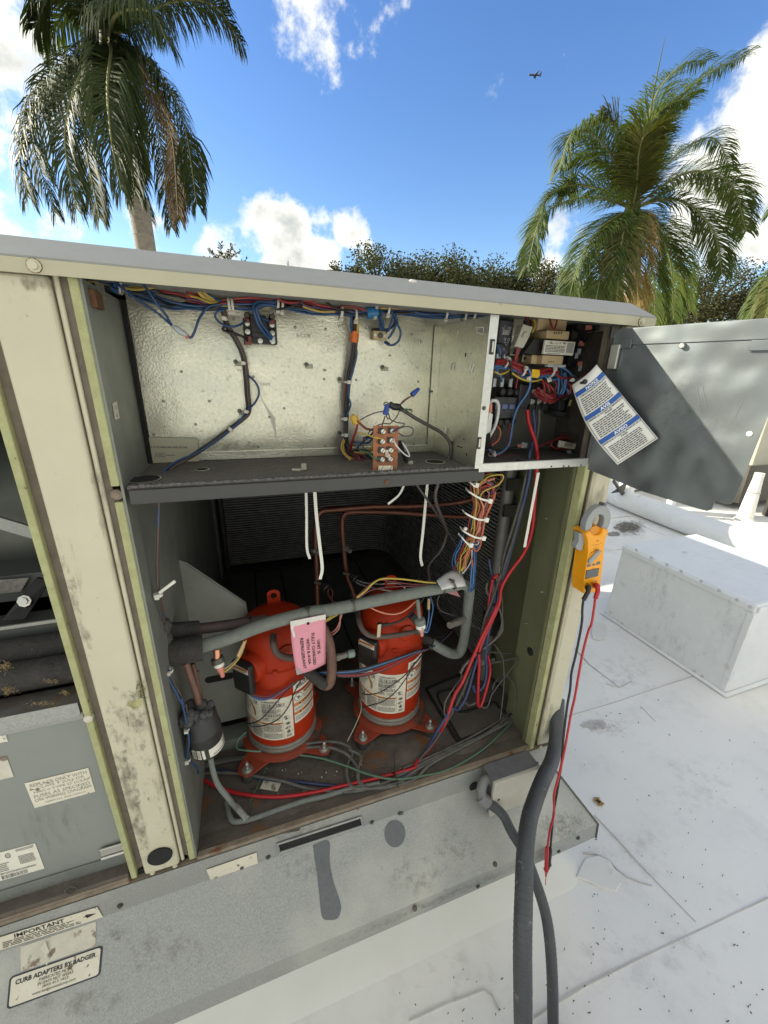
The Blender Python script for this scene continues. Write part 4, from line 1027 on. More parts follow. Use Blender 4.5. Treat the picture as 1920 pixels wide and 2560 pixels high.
# ---------------------------------------------- open compartment on the left
YF = .03
zt_ = P('U1',700,1740,YF).z; zb_ = P('U2',1550,1330,YF).z
fp = thing_panel = bx('fuse_cover', (-1.42,YF,zb_), (-.352,YF+.03,zt_), mat('fuse_cover_gray', (.27,.285,.265), .42, .2, (.225,.24,.225), 6, .9, bump=.05, bs=300, bdist=.001, spots=(.33,.34,.31), ss=18, sth=.68), bevel=.004)
bx('cover_fold', (-1.42,YF-.003,zt_-.026), (-.36,YF+.0005,zt_-.002), M['galv_dull'], fp, .001)
zq = P('U2',1450,1240,YF).z
bx('cover_fold', (-1.42,YF-.004,zb_+.0), (-.354,YF-.0005,zq), mat('fuse_cover_edge', (.20,.215,.2), .5, .2, (.15,.16,.15), 20, .9), fp, .001)
c = P('U2',1360,1190,YF-.006)
hg = MB().box((c.x-.022,YF-.008,c.z-.011),(c.x+.024,YF-.004,c.z+.011)).build('cover_hinge', M['steel'], fp, bevel=.001)
MB().cyl((c.x-.022,YF-.009,c.z-.016),(c.x+.024,YF-.009,c.z-.016),.0035,n=10).build('hinge_pin', M['steel'], hg, smooth=60)
bx('sill', (XL+.02,.0,.47), (-.351,YF+.03,zb_), M['pan'], bevel=.002)
bx('sill', (XL+.02,-.003,.4755), (-.352,.004,.482), M['lip'], bevel=.001)
m = MB(); c = P('U2',865,1680,-.0005); 
MB().lathe((c.x,-.001,c.z), [(.0125,-.001),(.0125,.001),(.0105,.001)], 20, (0,-1,0), False).build('knockout_ring', M['steeldark'], UR)
# stickers on the cover
a,b,c,d = P('U2',422,683,YF-.0005), P('U2',1163,480,YF-.0005), P('U2',1078,190,YF-.0005), P('U2',300,380,YF-.0005)
st = sticker(fp, 'fuse_warning_sticker', [a,b,c,d], M['paperdirty'], .0006, (0,-1,0), 'white sticker about replacing fuses'); p = Print(quadmap(a,b,c,d,(0,-.0011,0)))
for i, (t, u0, u1) in enumerate((('REPLACE ONLY WITH',.06,.955),('CLASS T (UL) OR',.15,.90),('HRC-I TYPE D (CSA)',.08,.95),('FUSES AS SPECIFIED',.06,.96),('ON WIRING DIAGRAM',.05,.96))):
    v = .80 - i*.145; p.text(t, u0, v, u1, v+.115)
p.text('FORM NO. 8105-0304210', .2,.09,.85,.15); p.build('print', M['inkfaint'], st)
a,b,c,d = P('U2',-420,1690,YF-.0005), P('U2',545,1418,YF-.0005), P('U2',430,1110,YF-.0005), P('U2',-560,1370,YF-.0005)
st = sticker(fp, 'rating_sticker', [a,b,c,d], M['papermold'] if False else M['paper'], .0006, (0,-1,0)); p = Print(quadmap(a,b,c,d,(0,-.0011,0))); rr_ = random.Random(6)
p.ring(.63,.82,.035,.09,.25); p.text('UL', .605,.77,.655,.87); p.lines(.74,.4,.95,.72,7,.5,rr_,.1); p.lines(.74,.88,.98,.97,2,.5,rr_,.1); p.lines(.40,.3,.62,.62,5,.45,rr_,.4); p.lines(.42,.2,.92,.27,2,.5,rr_,.05); p.bars(.46,.03,.79,.17,30,rr_); p.build('print', M['inkgray'], st)
a,b,c,d = P('U2',-300,410,YF-.0005), P('U2',170,298,YF-.0005), P('U2',80,48,YF-.0005), P('U2',-420,170,YF-.0005)
sticker(fp, 'stained_label', [a,b,c,d], M['papermold'], .0006, (0,-1,0))
a,b,c,d = P('U1',-150,2100,YF-.0005), P('U1',75,2042,YF-.0005), P('U1',40,1935,YF-.0005), P('U1',-190,1990,YF-.0005)
st = sticker(fp, 'small_label', [a,b,c,d], M['paper'], .0006, (0,-1,0)); p = Print(quadmap(a,b,c,d,(0,-.0011,0))); p.text('UR', .85,.55,.95,.75); p.text('TP', .85,.2,.95,.4); p.rect(.5,.02,.95,.05); p.build('print', M['inkgray'], st)
# ledge above the cover, insulation rolls, beam, bracket, blower
zl0 = P('U1',700,1740,.02).z
lg = bx('dirty_ledge', (-1.42,.012,zt_+.0005), (-.356,.10,zt_+.003), mat('ledge_galvanized', (.30,.30,.28), .6, .4, (.16,.13,.10), 22, .9, bump=.3, bs=80, bdist=.003, spots=(.30,.20,.08), ss=16, sth=.6))
bx('ledge_front', (-1.42,.010,zt_-.003), (-.356,.0115,zt_+.030), M['galv_dull'], lg)
def roll(z, y, r, name, x1=-.36): return MB().tube([(-1.42,y,z),(x1,y,z)], r, 18).build(name, M['foam'], UR, smooth=60)
z1 = P('U1',420,1430,.075).z; roll(z1, .085, .030, 'insulation_roll')
z2 = P('U1',350,1230,.12).z; roll(z2, .14, .028, 'insulation_roll')
zb1 = P('U1',400,950,.16).z
bx('beam', (-1.42,.16,zb1-.058), (-.36,.22,zb1), mat('beam_gray', (.10,.105,.10), .5, .3, (.06,.064,.06), 14, .9), bevel=.003)
bx('beam_edge', (-1.42,.157,zb1-.002), (-.36,.162,zb1+.006), M['galv_dull'], bevel=.001)
q = [P('U1',20,930,.2), P('U1',215,920,.2), P('U1',410,650,.2), P('U1',350,500,.2)]
q = [P('U1',10,925,.17), P('U1',230,915,.17), P('U1',470,560,.24), P('U1',340,530,.24)]
mb = MB().slab(q, (0,.006,0)).build('motor_bracket', M['black'], UR, bevel=.002)
MB().lathe(P('U1',228,745,.195), [(.013,0),(.013,.003),(.009,.004),(.009,.010)], 8, (0,-1,.3)).build('bracket_bolt', M['steel'], mb, smooth=30)
q = [P('U1',-150,690,.26), P('U1',190,660,.26), P('U1',270,530,.26), P('U1',-150,560,.26)]
sticker(UR, 'motor_label', q, mat('motor_label_gray', (.26,.25,.23), .5, 0, (.10,.09,.08), 60, .6), .001, (0,-1,0))
bx('motor_base', (-1.42,.27,zb1+.006), (-.37,.5,zb1+.07), mat('motor_base_gray', (.09,.095,.09), .6))
MB().cyl((-1.3,.62,1.22),(-.40,.62,1.22),.26,n=40).build('blower_housing', mat('blower_galvanized', (.13,.135,.12), .5, .4, (.085,.09,.08), 10, .9), UR, smooth=60)
MB().obox(P('U1',120,60,.30), Vector((.11,0,-.06)), (0,.004,0), (.006,0,.012)).build('brace_strap', M['galv_dull'], UR)
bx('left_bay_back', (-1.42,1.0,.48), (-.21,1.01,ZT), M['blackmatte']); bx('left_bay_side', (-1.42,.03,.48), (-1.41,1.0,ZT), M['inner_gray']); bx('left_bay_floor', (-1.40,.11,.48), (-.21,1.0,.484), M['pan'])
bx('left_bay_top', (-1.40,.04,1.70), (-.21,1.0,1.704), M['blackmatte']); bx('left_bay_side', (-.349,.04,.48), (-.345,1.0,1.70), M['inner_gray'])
rnd = random.Random(8); m = MB()
for (r, x, y, sx, sy, yy, n) in (('U1',45,1345,60,45,.055,70),('U1',90,1570,70,40,.05,90),('U1',480,1480,90,30,.05,40),('U1',600,1590,30,25,.03,40),('U1',400,1690,200,20,.02,60)):
    for i in range(n):
        c = P(r, x+rnd.gauss(0,.5)*sx, y+rnd.gauss(0,.5)*sy, yy); d = Vector((rnd.uniform(-1,1),rnd.uniform(-1,.2),rnd.uniform(-1,1)))*.0045
        m.tube([c, c+d], .0003, 3, cap=False)
m.build('plant_debris', mat('dry_fibre', (.34,.25,.12), .9), UR, kind='stuff')
# moss tuft on the left post
m = MB()
for i in range(60):
    c = P('U1', 1300+rnd.gauss(0,20), rnd.uniform(1480,1640), -.005); m.tube([c, c+Vector((rnd.uniform(-.004,.004),-.003,rnd.uniform(-.006,.004)))], .0006, 3, cap=False)
m.build('moss', mat('moss_green', (.16,.17,.06), .9), UR, kind='stuff')
m = MB()
c0 = P('U1',1245,1700,-.0045); m.add([c0 + Vector((.012*math.cos(a)*(1+.3*math.sin(3*a)),-.0002,.013*math.sin(a)*(1+.2*math.cos(2*a)))) for a in [k*.42 for k in range(15)]], [tuple(range(15))]); m.build('lichen_stain', mat('lichen', (.42,.40,.20), .8), UR)

DK, DB, GR = (.075,.065,.05), (.14,.115,.085), (.16,.155,.085)
def fq(r, y, x0, y0, x1, y1, x2=None, x3=None):
    return [P(r, x0 if x2 is None else x2, y1, y), P(r, x1 if x3 is None else x3, y1, y), P(r, x1, y0, y), P(r, x0, y0, y)]
for r, x0, y0, x1, y1, x2, x3, c, sc, de, asp in (('U1',820,1450,1400,2212,1000,1475,DB,70,.42,.6),('U1',560,0,700,880,700,860,DB,60,.34,.15),('U1',420,0,560,1500,800,980,DB,80,.38,.5),('R7',620,200,830,1250,900,1010,DK,70,.50,.5),('R1',0,285,400,420,20,420,DB,60,.40,.5),('R7',800,300,1080,1100,950,1180,GR,55,.30,.4),('U1',1150,1500,1400,1800,1180,1440,GR,60,.44,.7),('R8',480,0,620,1500,760,960,DB,70,.34,.3)):
    grime(pl, fq(r,-.0052,x0,y0,x1,y1,x2,x3), c, sc, de, asp=asp, al=.6)
for r, x0, y0, x1, y1 in (('S5',860,0,1040,430),('S6',520,130,840,1000)): grime(pr, fq(r,-.0052,x0,y0,x1,y1), DB, 60, .36, asp=.4, al=.5)
for x0, y0, x1, y1, de in ((0,500,1100,1400,.30),(250,620,1300,1300,.26)): grime(fp, fq('U2',YF-.0022,x0,y0,x1,y1), (.33,.34,.31) if x0 else DB, 40, de, asp=.12)
grime(UR, [P('U2',-400,1960,-.0012), P('U2',1560,1500,-.0012), P('U2',1540,1360,-.0012), P('U2',-400,1800,-.0012)], DK, 60, .5)
grime(cp, fq('R1',.2128,820,1250,1659,1400), DB, 60, .40); grime(cp, fq('R2',.2128,0,1280,1240,1400), DB, 60, .36); grime(cp, fq('T3',.2128,200,750,560,960), DB, 40, .30); grime(cp, fq('T4',.2128,560,230,760,420), DB, 40, .32)
gz = [PZ('R1',770,1530,ZS+.0006), PZ('R2',1490,1470,ZS+.0006), PZ('R2',1330,1400,ZS+.0006), PZ('R1',830,1420,ZS+.0006)]; grime(sf, gz, (.34,.31,.26), 60, .42)
for x0, y0, x1, y1, de in ((980,230,1659,900,.36),(800,250,1500,1000,.30)):
    grime(door, [onDoor('R3',x0,y1,.0016), onDoor('R3',x1,y1,.0016), onDoor('R3',x1,y0,.0016), onDoor('R3',x0,y0,.0016)], (.20,.215,.225), 26 if x0 > 900 else 60, de, 'scuff', al=.3)
m = MB()
for a, b in (((1050,205),(1180,195)),((1060,212),(1150,208)),((1280,480),(1300,610)),((1310,470),(1330,600)),((1480,650),(1520,560)),((1100,380),(1125,395)),((1370,620),(1390,680)),((1180,850),(1185,930)),((1440,620),(1455,600))):
    m.tube([onDoor('R3',*a,.0008), onDoor('R3',*b,.0008)], .0003 if a[1] > 300 else .0009, 4)
m.build('scratch', mat('scratch_gray', (.24,.255,.265), .6), door, kind='stuff')
for x0, y0, x1, y1, de in ((560,700,1200,1000,.5),(1100,560,1659,900,.5),(480,1000,1100,1250,.45)):
    grime(UR, [PZ('R6',x0,y1,.4648), PZ('R6',x1,y1,.4648), PZ('R6',x1,y0,.4648), PZ('R6',x0,y0,.4648)], (.20,.175,.145), 45, de)
for x0, y0, x1, y1 in ((700,880,1150,1010),(430,1040,620,1130)): grime(UR, [PZ('R6',x0,y1,.4652), PZ('R6',x1,y1,.4652), PZ('R6',x1,y0,.4652), PZ('R6',x0,y0,.4652)], (.22,.085,.03), 38, .52, 'rust_film')
# ---------------------------------------------------------------- compressors
CRD = .1065
def compressor(label, x, y):
    t = thing('compressor', label, 'compressor', (x, y, .462), 'orange compressors in the open bay')
    c = Vector((x, y, 0))
    view = math.atan2(CAMP.y - y, CAMP.x - x)            # bearing from the axis to the viewer
    def on(th, z, r=CRD):                                 # th in degrees, to the right of the viewer-facing line
        a = view + R(th); return Vector((x + r*math.cos(a), y + r*math.sin(a), z))
    def dirn(th): a = view + R(th); return Vector((math.cos(a), math.sin(a), 0))
    shell = MB().lathe(c, [(.097,.527),(CRD-.001,.535),(CRD,.56),(CRD,.80),(CRD-.001,.806),(CRD-.006,.810),(CRD-.006,.888),(CRD-.008,.905),(CRD-.020,.925),(CRD-.042,.942),(.032,.952),(0,.954)], 56).build('shell', M['orange'], t, smooth=35)
    MB().lathe(c, [(CRD+.001,.506),(CRD+.004,.509),(CRD+.004,.517),(CRD+.001,.520),(CRD+.003,.522),(CRD+.003,.530),(CRD-.001,.533)], 56).build('seam_ring', M['ring'], t, smooth=60)
    MB().lathe(c, [(CRD-.004,.488),(CRD-.002,.512)], 40).build('lower_bowl', M['orangedirty'], t, smooth=60)
    # four-eared base plate
    bp = []
    for k in range(4):
        a = math.pi/4 + k*math.pi/2; ex, ey = .1155*math.copysign(1, math.cos(a)), .1215*math.copysign(1, math.sin(a))
        for dd, rr in ((-.42,.118),(-.30,.134),(-.15,.176),(-.08,.188),(.08,.188),(.15,.176),(.30,.134),(.42,.118)):
            bp.append((x + rr*math.cos(a+dd), y + rr*math.sin(a+dd)))
    MB().poly([(u, v, .493) for u, v in bp], (0,0,-.005)).build('base_plate', M['orangedirty'], t, bevel=.0015)
    MB().lathe(c, [(.128,.4935),(.115,.4995),(CRD-.004,.503)], 40).build('base_rise', M['orangedirty'], t, smooth=60)
    for sx in (-1, 1):
        for sy in (-1, 1):
            fx, fy = x + .1155*sx, y + .1215*sy
            MB().lathe((fx,fy,0), [(.019,.462),(.021,.468),(.017,.476),(.017,.488)], 16).build('rubber_grommet', M['foam'], t, smooth=50)
            b = MB().lathe((fx,fy,0), [(.0165,.4932),(.0165,.4955),(.0115,.4965),(.0115,.5035)], 14).build('mounting_nut', M['steel'], t, smooth=30)
            MB().lathe((fx,fy,0), [(.0052,.503),(.0052,.522),(.004,.5235)], 10).build('mounting_stud', M['steel'], b, smooth=40)
    # lifting eye
    e = on(178, .945, .042); d = dirn(90)
    m = MB(); vs = []; n = 14
    for dz in (-.002, .002):
        o = dirn(0)*dz
        for k in range(n):
            a = math.pi*2*k/n; rr = .0095; vs.append(e + o + d*rr*math.cos(a) + Vector((0,0,.030 + rr*math.sin(a))))
        for k in range(n):
            a = math.pi*2*k/n; px = .019*max(-1, min(1, 1.25*math.cos(a))); pz = .020*math.sin(a) if math.sin(a) > -.2 else -.034
            vs.append(e + o + d*px + Vector((0,0,.030 + pz)))
    fs = [(k, (k+1)%n, n+(k+1)%n, n+k) for k in range(n)] + [(2*n+k, 3*n+k, 3*n+(k+1)%n, 2*n+(k+1)%n) for k in range(n)] + [(n+k, n+(k+1)%n, 3*n+(k+1)%n, 3*n+k) for k in range(n)] + [(k, 2*n+k, 2*n+(k+1)%n, (k+1)%n) for k in range(n)]
    m.add(vs, fs).build('lifting_eye', M['orange'], t)
    # terminal box on a short round neck
    th = -43; n = dirn(th); sd = dirn(th+90)
    z = .815
    MB().lathe(c + n*.092 + Vector((0,0,z+.012)), [(.044,0),(.044,.030),(.041,.035)], 26, n).build('terminal_neck', M['orange'], t, smooth=40)
    bc = c + n*.138 + Vector((0,0,z))
    tb = MB().obox(bc, sd*.034, n*.011, (0,0,.050)).build('terminal_cover', M['black'], t, bevel=.008, seg=3)
    f = lambda u, v: bc + n*.0114 + sd*(-.029 + .058*u) + Vector((0,0,.024 + .020*v))
    w = MB(); w.slab([f(0,0), f(1,0), f(1,.75), f(.12,1)], -n*.0004); wl = w.build('warning_label', M['paper'], tb)
    f2 = lambda u, v: f(u, v) + n*.0005
    p = Print(f2); p.rect(.03,.38,.97,.82); p.build('print', M['inkorange'], wl)
    p = Print(lambda u, v: f(u, v) + n*.0008); p.text('WARNING', .25,.46,.85,.74,.02); p.add([p.fn(.08,.46), p.fn(.19,.46), p.fn(.135,.76)], [(0,1,2)]); p.lines(.05,.08,.95,.32,2,.5,random.Random(1),.2); p.build('print', M['ink'], wl)
    # suction stub in the upper part of the shell
    n2 = dirn(14); MB().lathe(c + n2*.09 + Vector((0,0,.868)), [(.027,0),(.027,.017),(.022,.021),(.015,.024)], 22, n2).build('suction_boss', M['orange'], t, smooth=40)
    for th2, z2 in ((-6,.822),):
        n3 = dirn(th2); MB().lathe(c + n3*(CRD-.002) + Vector((0,0,z2-.012)), [(.008,0),(.007,.003),(0,.0035)], 14, n3).build('weld_dimple', M['orange'], t, smooth=60)
    # paper labels wrapped round the shell
    def wrap(th0, th1, z0, z1, lift):
        return lambda u, v: on(th0 + (th1-th0)*u, z0 + (z1-z0)*v, CRD + lift)
    def paper(name, fn, seg=14, label=None, rag=None):
        m = MB(); vs = []
        for i in range(seg+1):
            u = i/seg; top = 1 if rag is None else rag(u)
            vs += [fn(u, 0), fn(u, top)]
        m.add(vs, [(2*i, 2*i+2, 2*i+3, 2*i+1) for i in range(seg)]); return m.build(name, M['paperdirty'] if name == 'data_label' else M['paper'], t, smooth=180, label=label)
    rnd = random.Random(int(x*1000))
    za, zb = .560, .718
    A = paper('data_label', wrap(-105, 17, za, zb, .0006), 20, None, lambda u: 1.0 if u > .33 else 1.0 + .22*(1-u/.33))
    g = wrap(-105, 17, za, zb, .0011); p = Print(g); r2 = random.Random(9)
    p.text('SBA041838PA', .64,.90,.84,.95)
    for v0, v1 in ((.80,.885),(.685,.765),(.57,.65)): p.bars(.60,v0,.90 if v0 > .75 else .85,v1,34,r2)
    for v0 in (.905,.775,.66): p.lines(.60,v0,.80,v0+.03,1,.6,r2,.2)
    for i in range(8):
        for j in range(8):
            if r2.random() < .5: p.rect(.475+i*.008,.80+j*.015,.475+i*.008+.008,.80+j*.015+.015)
    p.lines(.60,.47,.70,.55,3,.45,r2,.3); p.lines(.73,.47,.84,.55,3,.45,r2,.1); p.rect(.715,.445,.718,.565); p.rect(.855,.445,.858,.565)
    for i in range(6):
        for j in range(5):
            if r2.random() < .5: p.rect(.88+i*.012,.47+j*.018,.892+i*.012,.488+j*.018)
    p.rect(.0,.435,.995,.44); p.rect(.865,.02,.868,.43)
    p.lines(.60,.20,.855,.375,7,.55,r2,.08); p.lines(.60,.04,.855,.16,4,.5,r2,.06); p.rect(.60,.185,.86,.189)
    p.lines(.40,.04,.585,.36,11,.55,r2,.1); p.lines(.15,.05,.38,.36,10,.55,r2,.1); p.rect(.59,.02,.592,.43); p.lines(.08,.55,.42,.92,9,.4,r2,.3)
    p.text('A ATTENTION', .66,.165,.78,.185)
    p.disc(.93,.37,.028,.035); p.disc(.905,.385,.012,.012); p.ring(.93,.27,.028,.025,.25); p.rect(.90,.265,.96,.275); p.disc(.93,.16,.026,.035); p.add([p.fn(.912,.18), p.fn(.948,.18), p.fn(.937,.225)], [(0,1,2)])
    p.lines(.90,.04,.97,.10,2,.6,r2,.1)
    p.build('print', M['inkgray'], A)
    p = Print(wrap(-105, 17, za, zb, .0013)); p.rect(.10,.385,.86,.425,10); p.build('print', M['inkorange'], A)
    p = Print(wrap(-105, 17, za, zb, .0016)); p.text('ADVERTENCIA', .65,.39,.84,.42,.02); p.add([p.fn(.60,.39), p.fn(.635,.39), p.fn(.617,.423)], [(0,1,2)]); p.build('print', M['ink'], A)
    p = Print(wrap(-105, 17, za, zb, .0012)); p.add([p.fn(u, v) for u, v in ((.40,.86),(.44,.84),(.47,.76),(.50,.70),(.505,.60),(.49,.52),(.47,.56),(.465,.66),(.44,.74),(.41,.80))], [tuple(range(10))]); p.build('brown_stain', M['inkbrown'], A)
    B = paper('caution_label', wrap(19, 66, .606, .716, .0006), 10)
    g = wrap(19, 66, .606, .716, .0011); p = Print(g)
    p.rect(.0,.985,1,1,6); p.rect(0,0,.012,1); p.rect(.40,.72,.412,1)
    p.lines(.43,.72,.96,.84,3,.45,r2,.05,2); p.lines(.05,.42,.96,.53,3,.45,r2,.05,2); p.lines(.05,.06,.96,.24,4,.45,r2,.1,2); p.lines(.3,.545,.96,.56,1,.9,r2,.1)
    p.ring(.20,.85,.165,.125,.12,22,True); p.disc(.20,.83,.05,.05); p.rect(.13,.87,.27,.885); p.build('print', M['inkgray'], B)
    p = Print(wrap(19, 66, .606, .716, .0013)); p.rect(.42,.87,.99,.97,5); p.rect(.02,.575,.99,.685,8); p.rect(.02,.28,.99,.385,8); p.build('print', M['inkorange'], B)
    p = Print(wrap(19, 66, .606, .716, .0016)); p.text('WARNING', .56,.885,.93,.955,.02); p.text('AVERTISSEMENT', .34,.59,.96,.665,.02); p.text('ADVERTENCIA', .36,.295,.92,.37,.02)
    for u, v in ((.50,.885),(.24,.59),(.24,.295)): p.add([p.fn(u-.045,v), p.fn(u+.045,v), p.fn(u,v+.075)], [(0,1,2)])
    p.build('print', M['ink'], B)
    Cc = paper('circuit_label', wrap(20, 64, .724, .754, .0006), 8)
    p = Print(wrap(20, 64, .724, .754, .0012)); p.text('CIRCUIT #1', .10,.25,.97,.75,.02); p.build('print', M['ink'], Cc)
    return t
c1 = compressor('left orange compressor with clear CIRCUIT label behind the pink tag', .035, .305)
# the second one is the same machine turned a little
c2 = copy_tree(c1); ORG[c2] = ORG[c1]
c2.location = (.406, .292, .462)
c2.rotation_euler = (0, 0, math.atan2(CAMP.y-.292, CAMP.x-.406) - math.atan2(CAMP.y-.305, CAMP.x-.035) + R(13))
c2['label'] = 'right orange compressor with a strap across its upper shell'
for ch in c2.children:
    if ch.name.startswith(('base_plate','rubber','mounting')): pass

# ---------------------------------------------------------------- pipes
def pipe(name, label, ps, r, material, n=14, sub=8, cat='pipe', group=None):
    t = thing(name, label, cat, ps[0], group)
    MB().tube(spline(ps, sub), r, n).build('tube', material, t, smooth=60)
    return t
ys = .135
sps = [P('R4',560,1205,.125), P('R4',760,1145,ys), P('R4',1000,1055,ys), P('R4',1300,975,ys), P('R5',0,955,ys), P('R5',300,895,ys), P('R5',600,835,ys), P('R5',850,790,ys), P('R5',930,775,.15), P('R5',975,810,.175), P('R5',970,900,.20), P('R5',955,1050,.21), P('R5',935,1180,.215), P('R5',905,1250,.215), P('R5',850,1255,.215), P('R5',780,1220,.215), P('R5',715,1180,.225)]
sp_ = pipe('insulated_suction_pipe', 'long gray insulated pipe crossing in front of both compressors', sps, .0165, M['foamgray'], 18, 10)
MB().tube(spline([sps[-1], P('R5',680,1160,.235), P('R5',640,1140,.25)],4), .015, 14).build('brazed_end', M['foam'], sp_, smooth=60)
def nearest(path, p):
    k = min(range(1, len(path)-1), key=lambda i: (path[i]-p).length); return path[k], (path[k+1]-path[k-1]).normalized()
spp = spline(sps, 10)
for r, x, y in (('R4',1300,985),('R4',1600,915),('R5',790,815)):
    c, a = nearest(spp, P(r,x,y,ys)); tie(c, a, .0172, M['steeldark'], sp_, .006, hd=(0,-.3,1))
# service port on the drop
a = P('R5',935,1020,.20); d = (P('R5',840,1060,.165)-a)
MB().cyl(a, a+d*.55, .0125, n=12).cyl(a+d*.5, a+d, .0105, n=12).build('service_port', M['ring'], sp_, smooth=40)
# black foam blocks at the partition end
fm = thing('foam_sleeve', 'square cut black foam sleeve where the gray pipe meets the partition', 'foam sleeve', P('R4',420,1240,.10))
MB().cyl(P('R4',275,1262,.105), P('R4',570,1215,.115), .030, n=20).build('sleeve', M['foam'], fm, smooth=50)
fm2 = thing('foam_sleeve', 'smaller black foam sleeve with putty lump above the square sleeve', 'foam sleeve', P('R4',440,1090,.15))
MB().cyl(P('R4',300,1105,.15), P('R4',540,1085,.17), .0205, n=20).build('sleeve', M['foam'], fm2, smooth=50)
m = MB(); rnd = random.Random(3)
for k in range(9): m.ball(P('R4',290+rnd.uniform(-30,30),1105+rnd.uniform(-50,60),.11+rnd.uniform(-.01,.01)), rnd.uniform(.010,.02), 8)
m.build('putty_lump', mat('putty_gray', (.10,.10,.10), .85, 0, (.04,.04,.04), 70, .8, bump=.8, bs=90, bdist=.01), fm2, smooth=180)
MB().tube(spline([P('R4',540,1085,.17), P('R4',700,1065,.175), P('R4',900,1035,.18), P('R4',1010,1020,.185)],6), .0135, 14).build('dusty_pipe', mat('dusty_maroon_pipe', (.10,.062,.058), .7, .1, (.07,.05,.047), 60, .9, spots=(.26,.23,.21), ss=150, sth=.68), fm2, smooth=60)
tie(P('R4',905,1035,.18), (1,0,.05), .0142, M['black'], fm2, .006, head=False)
# discharge loop of the left compressor
loop = [P('R4',1060,1130,.20), P('R4',1062,1190,.172), P('R4',1085,1250,.165), P('R4',1140,1280,.165), P('R4',1210,1288,.17)]
pipe('suction_elbow', 'dark bent pipe entering the front of the left compressor', loop, .0095, M['brownpipe'], 12)
lp = [P('R4',1345,1000,.21), P('R4',1400,1075,.20), P('R4',1440,1160,.19), P('R4',1458,1260,.18), P('R4',1464,1360,.175), P('R4',1458,1430,.17), P('R4',1440,1470,.17), P('R4',1405,1470,.17), P('R4',1355,1430,.18), P('R4',1300,1385,.20)]
lpt = pipe('discharge_loop', 'thick copper U bend hanging right of the pink tag', lp, .0142, M['copperdirty'], 18)
MB().tube(spline([P('R4',1425,1475,.168), P('R4',1355,1428,.178), P('R4',1285,1370,.20)],6), .0158, 16).build('foam_end', M['foam'], lpt, smooth=60)
a, b = P('R4',1490,1285,.185), P('R4',1575,1260,.18); b2 = P('R4',1622,1250,.18)
vt = thing('service_valve', 'small brass service valve with a green cap behind the copper bend', 'valve', a)
MB().lathe(a, [(.009,0),(.011,.004),(.011,.010),(.009,.013),(.0085,(b-a).length)], 10, b-a).build('stem', M['ring'], vt, smooth=30)
MB().lathe(b, [(.0115,0),(.0122,.003),(.0122,(b2-b).length-.003),(.009,(b2-b).length)], 12, b2-b).build('cap', M['greencap'], vt, smooth=40)
# copper lines above and behind
yb_ = .66
ci = [P('R4',1365,940,.50), P('R4',1362,820,.52), P('R4',1358,640,.54), P('R4',1352,450,.56), P('R4',1365,310,.57), P('R4',1420,262,.57), P('R4',1500,255,.56), P('R5',0,265,.56), P('R5',300,240,.54), P('R5',600,235,.52), P('R5',900,210,.50), P('R5',1150,150,.42), P('R5',1300,125,.38), P('R5',1450,110,.35), P('R5',1530,95,.33), P('R5',1535,80,.32)]
pipe('copper_line', 'upper copper line bending down behind the left compressor', ci, .0098, M['copper'])
cj = [P('R5',190,880,.50), P('R5',165,800,.52), P('R5',130,700,.54), P('R5',110,540,.56), P('R5',98,360,.58), P('R5',110,300,.58), P('R5',150,278,.58), P('R5',250,275,.57), P('R5',450,278,.56), P('R5',700,295,.53), P('R5',950,310,.50), P('R5',1150,300,.44), P('R5',1300,282,.40), P('R5',1450,275,.36), P('R5',1495,262,.335), P('R5',1490,240,.33)]
pipe('copper_line', 'lower copper line bending down behind the right compressor', cj, .0098, M['copper'])
for k, (r, x, y, yy, lab) in enumerate((('R4',1345,540,.55,'left'),('R5',120,520,.56,'right'))):
    c = P(r,x,y,yy); v = thing('schrader_port', f'small capped port on the copper line behind the {lab} compressor', 'valve', c, 'capped ports on the copper lines')
    d = Vector((.012,-.028,-.006)) if k else Vector((.02,-.02,-.01))
    MB().cyl(c, c+d*.6, .011, n=8).cyl(c+d*.5, c+d, .0085, n=12).build('port', M['ring'], v, smooth=40)
    MB().lathe(c-Vector((0,0,.006)), [(.0135,0),(.0135,.012)], 6).build('hex_fitting', M['ring'], v)
# round black pressure switches on the copper lines
def pswitch(r, x, y, yy, lab, cols):
    c = P(r,x,y,yy); t = thing('pressure_switch', lab, 'switch', c)
    ax = Vector((.35,-.85,-.28)).normalized()
    MB().lathe(c-ax*.012, [(.018,0),(.0195,.003),(.0195,.010),(.0185,.011),(.0185,.013),(.0195,.014),(.0195,.022),(.015,.026)], 20, ax).build('switch_body', M['black'], t, smooth=40)
    MB().cyl(c-ax*.012, c-ax*.012+Vector((-.035,.01,.012)), .006, n=10).build('stem', M['brownpipe'], t, smooth=60)
    return t, c + ax*.014
t, c = pswitch('R4',1425,795,.50,'round black pressure switch with peach wires above the tag',0)
wire([c, P('R4',1440,850,.45), P('R4',1470,890,.40), P('R4',1500,905,.30), P('R4',1530,930,.2)], .0022, W['peach'], t)
wire([c+Vector((.01,0,.0)), P('R4',1470,830,.45), P('R4',1465,880,.40), P('R4',1485,930,.25)], .0022, W['peach'], t)
t, c = pswitch('R5',185,730,.50,'round black pressure switch with white wires behind the gray pipe',0)
wire([c, P('R5',250,765,.44), P('R5',350,775,.36), P('R5',480,770,.30), P('R5',530,800,.2)], .0022, W['white'], t)
wire([c+Vector((-.006,0,-.006)), P('R5',230,780,.44), P('R5',330,805,.34), P('R5',420,820,.25), P('R5',500,830,.19)], .0022, W['white'], t)
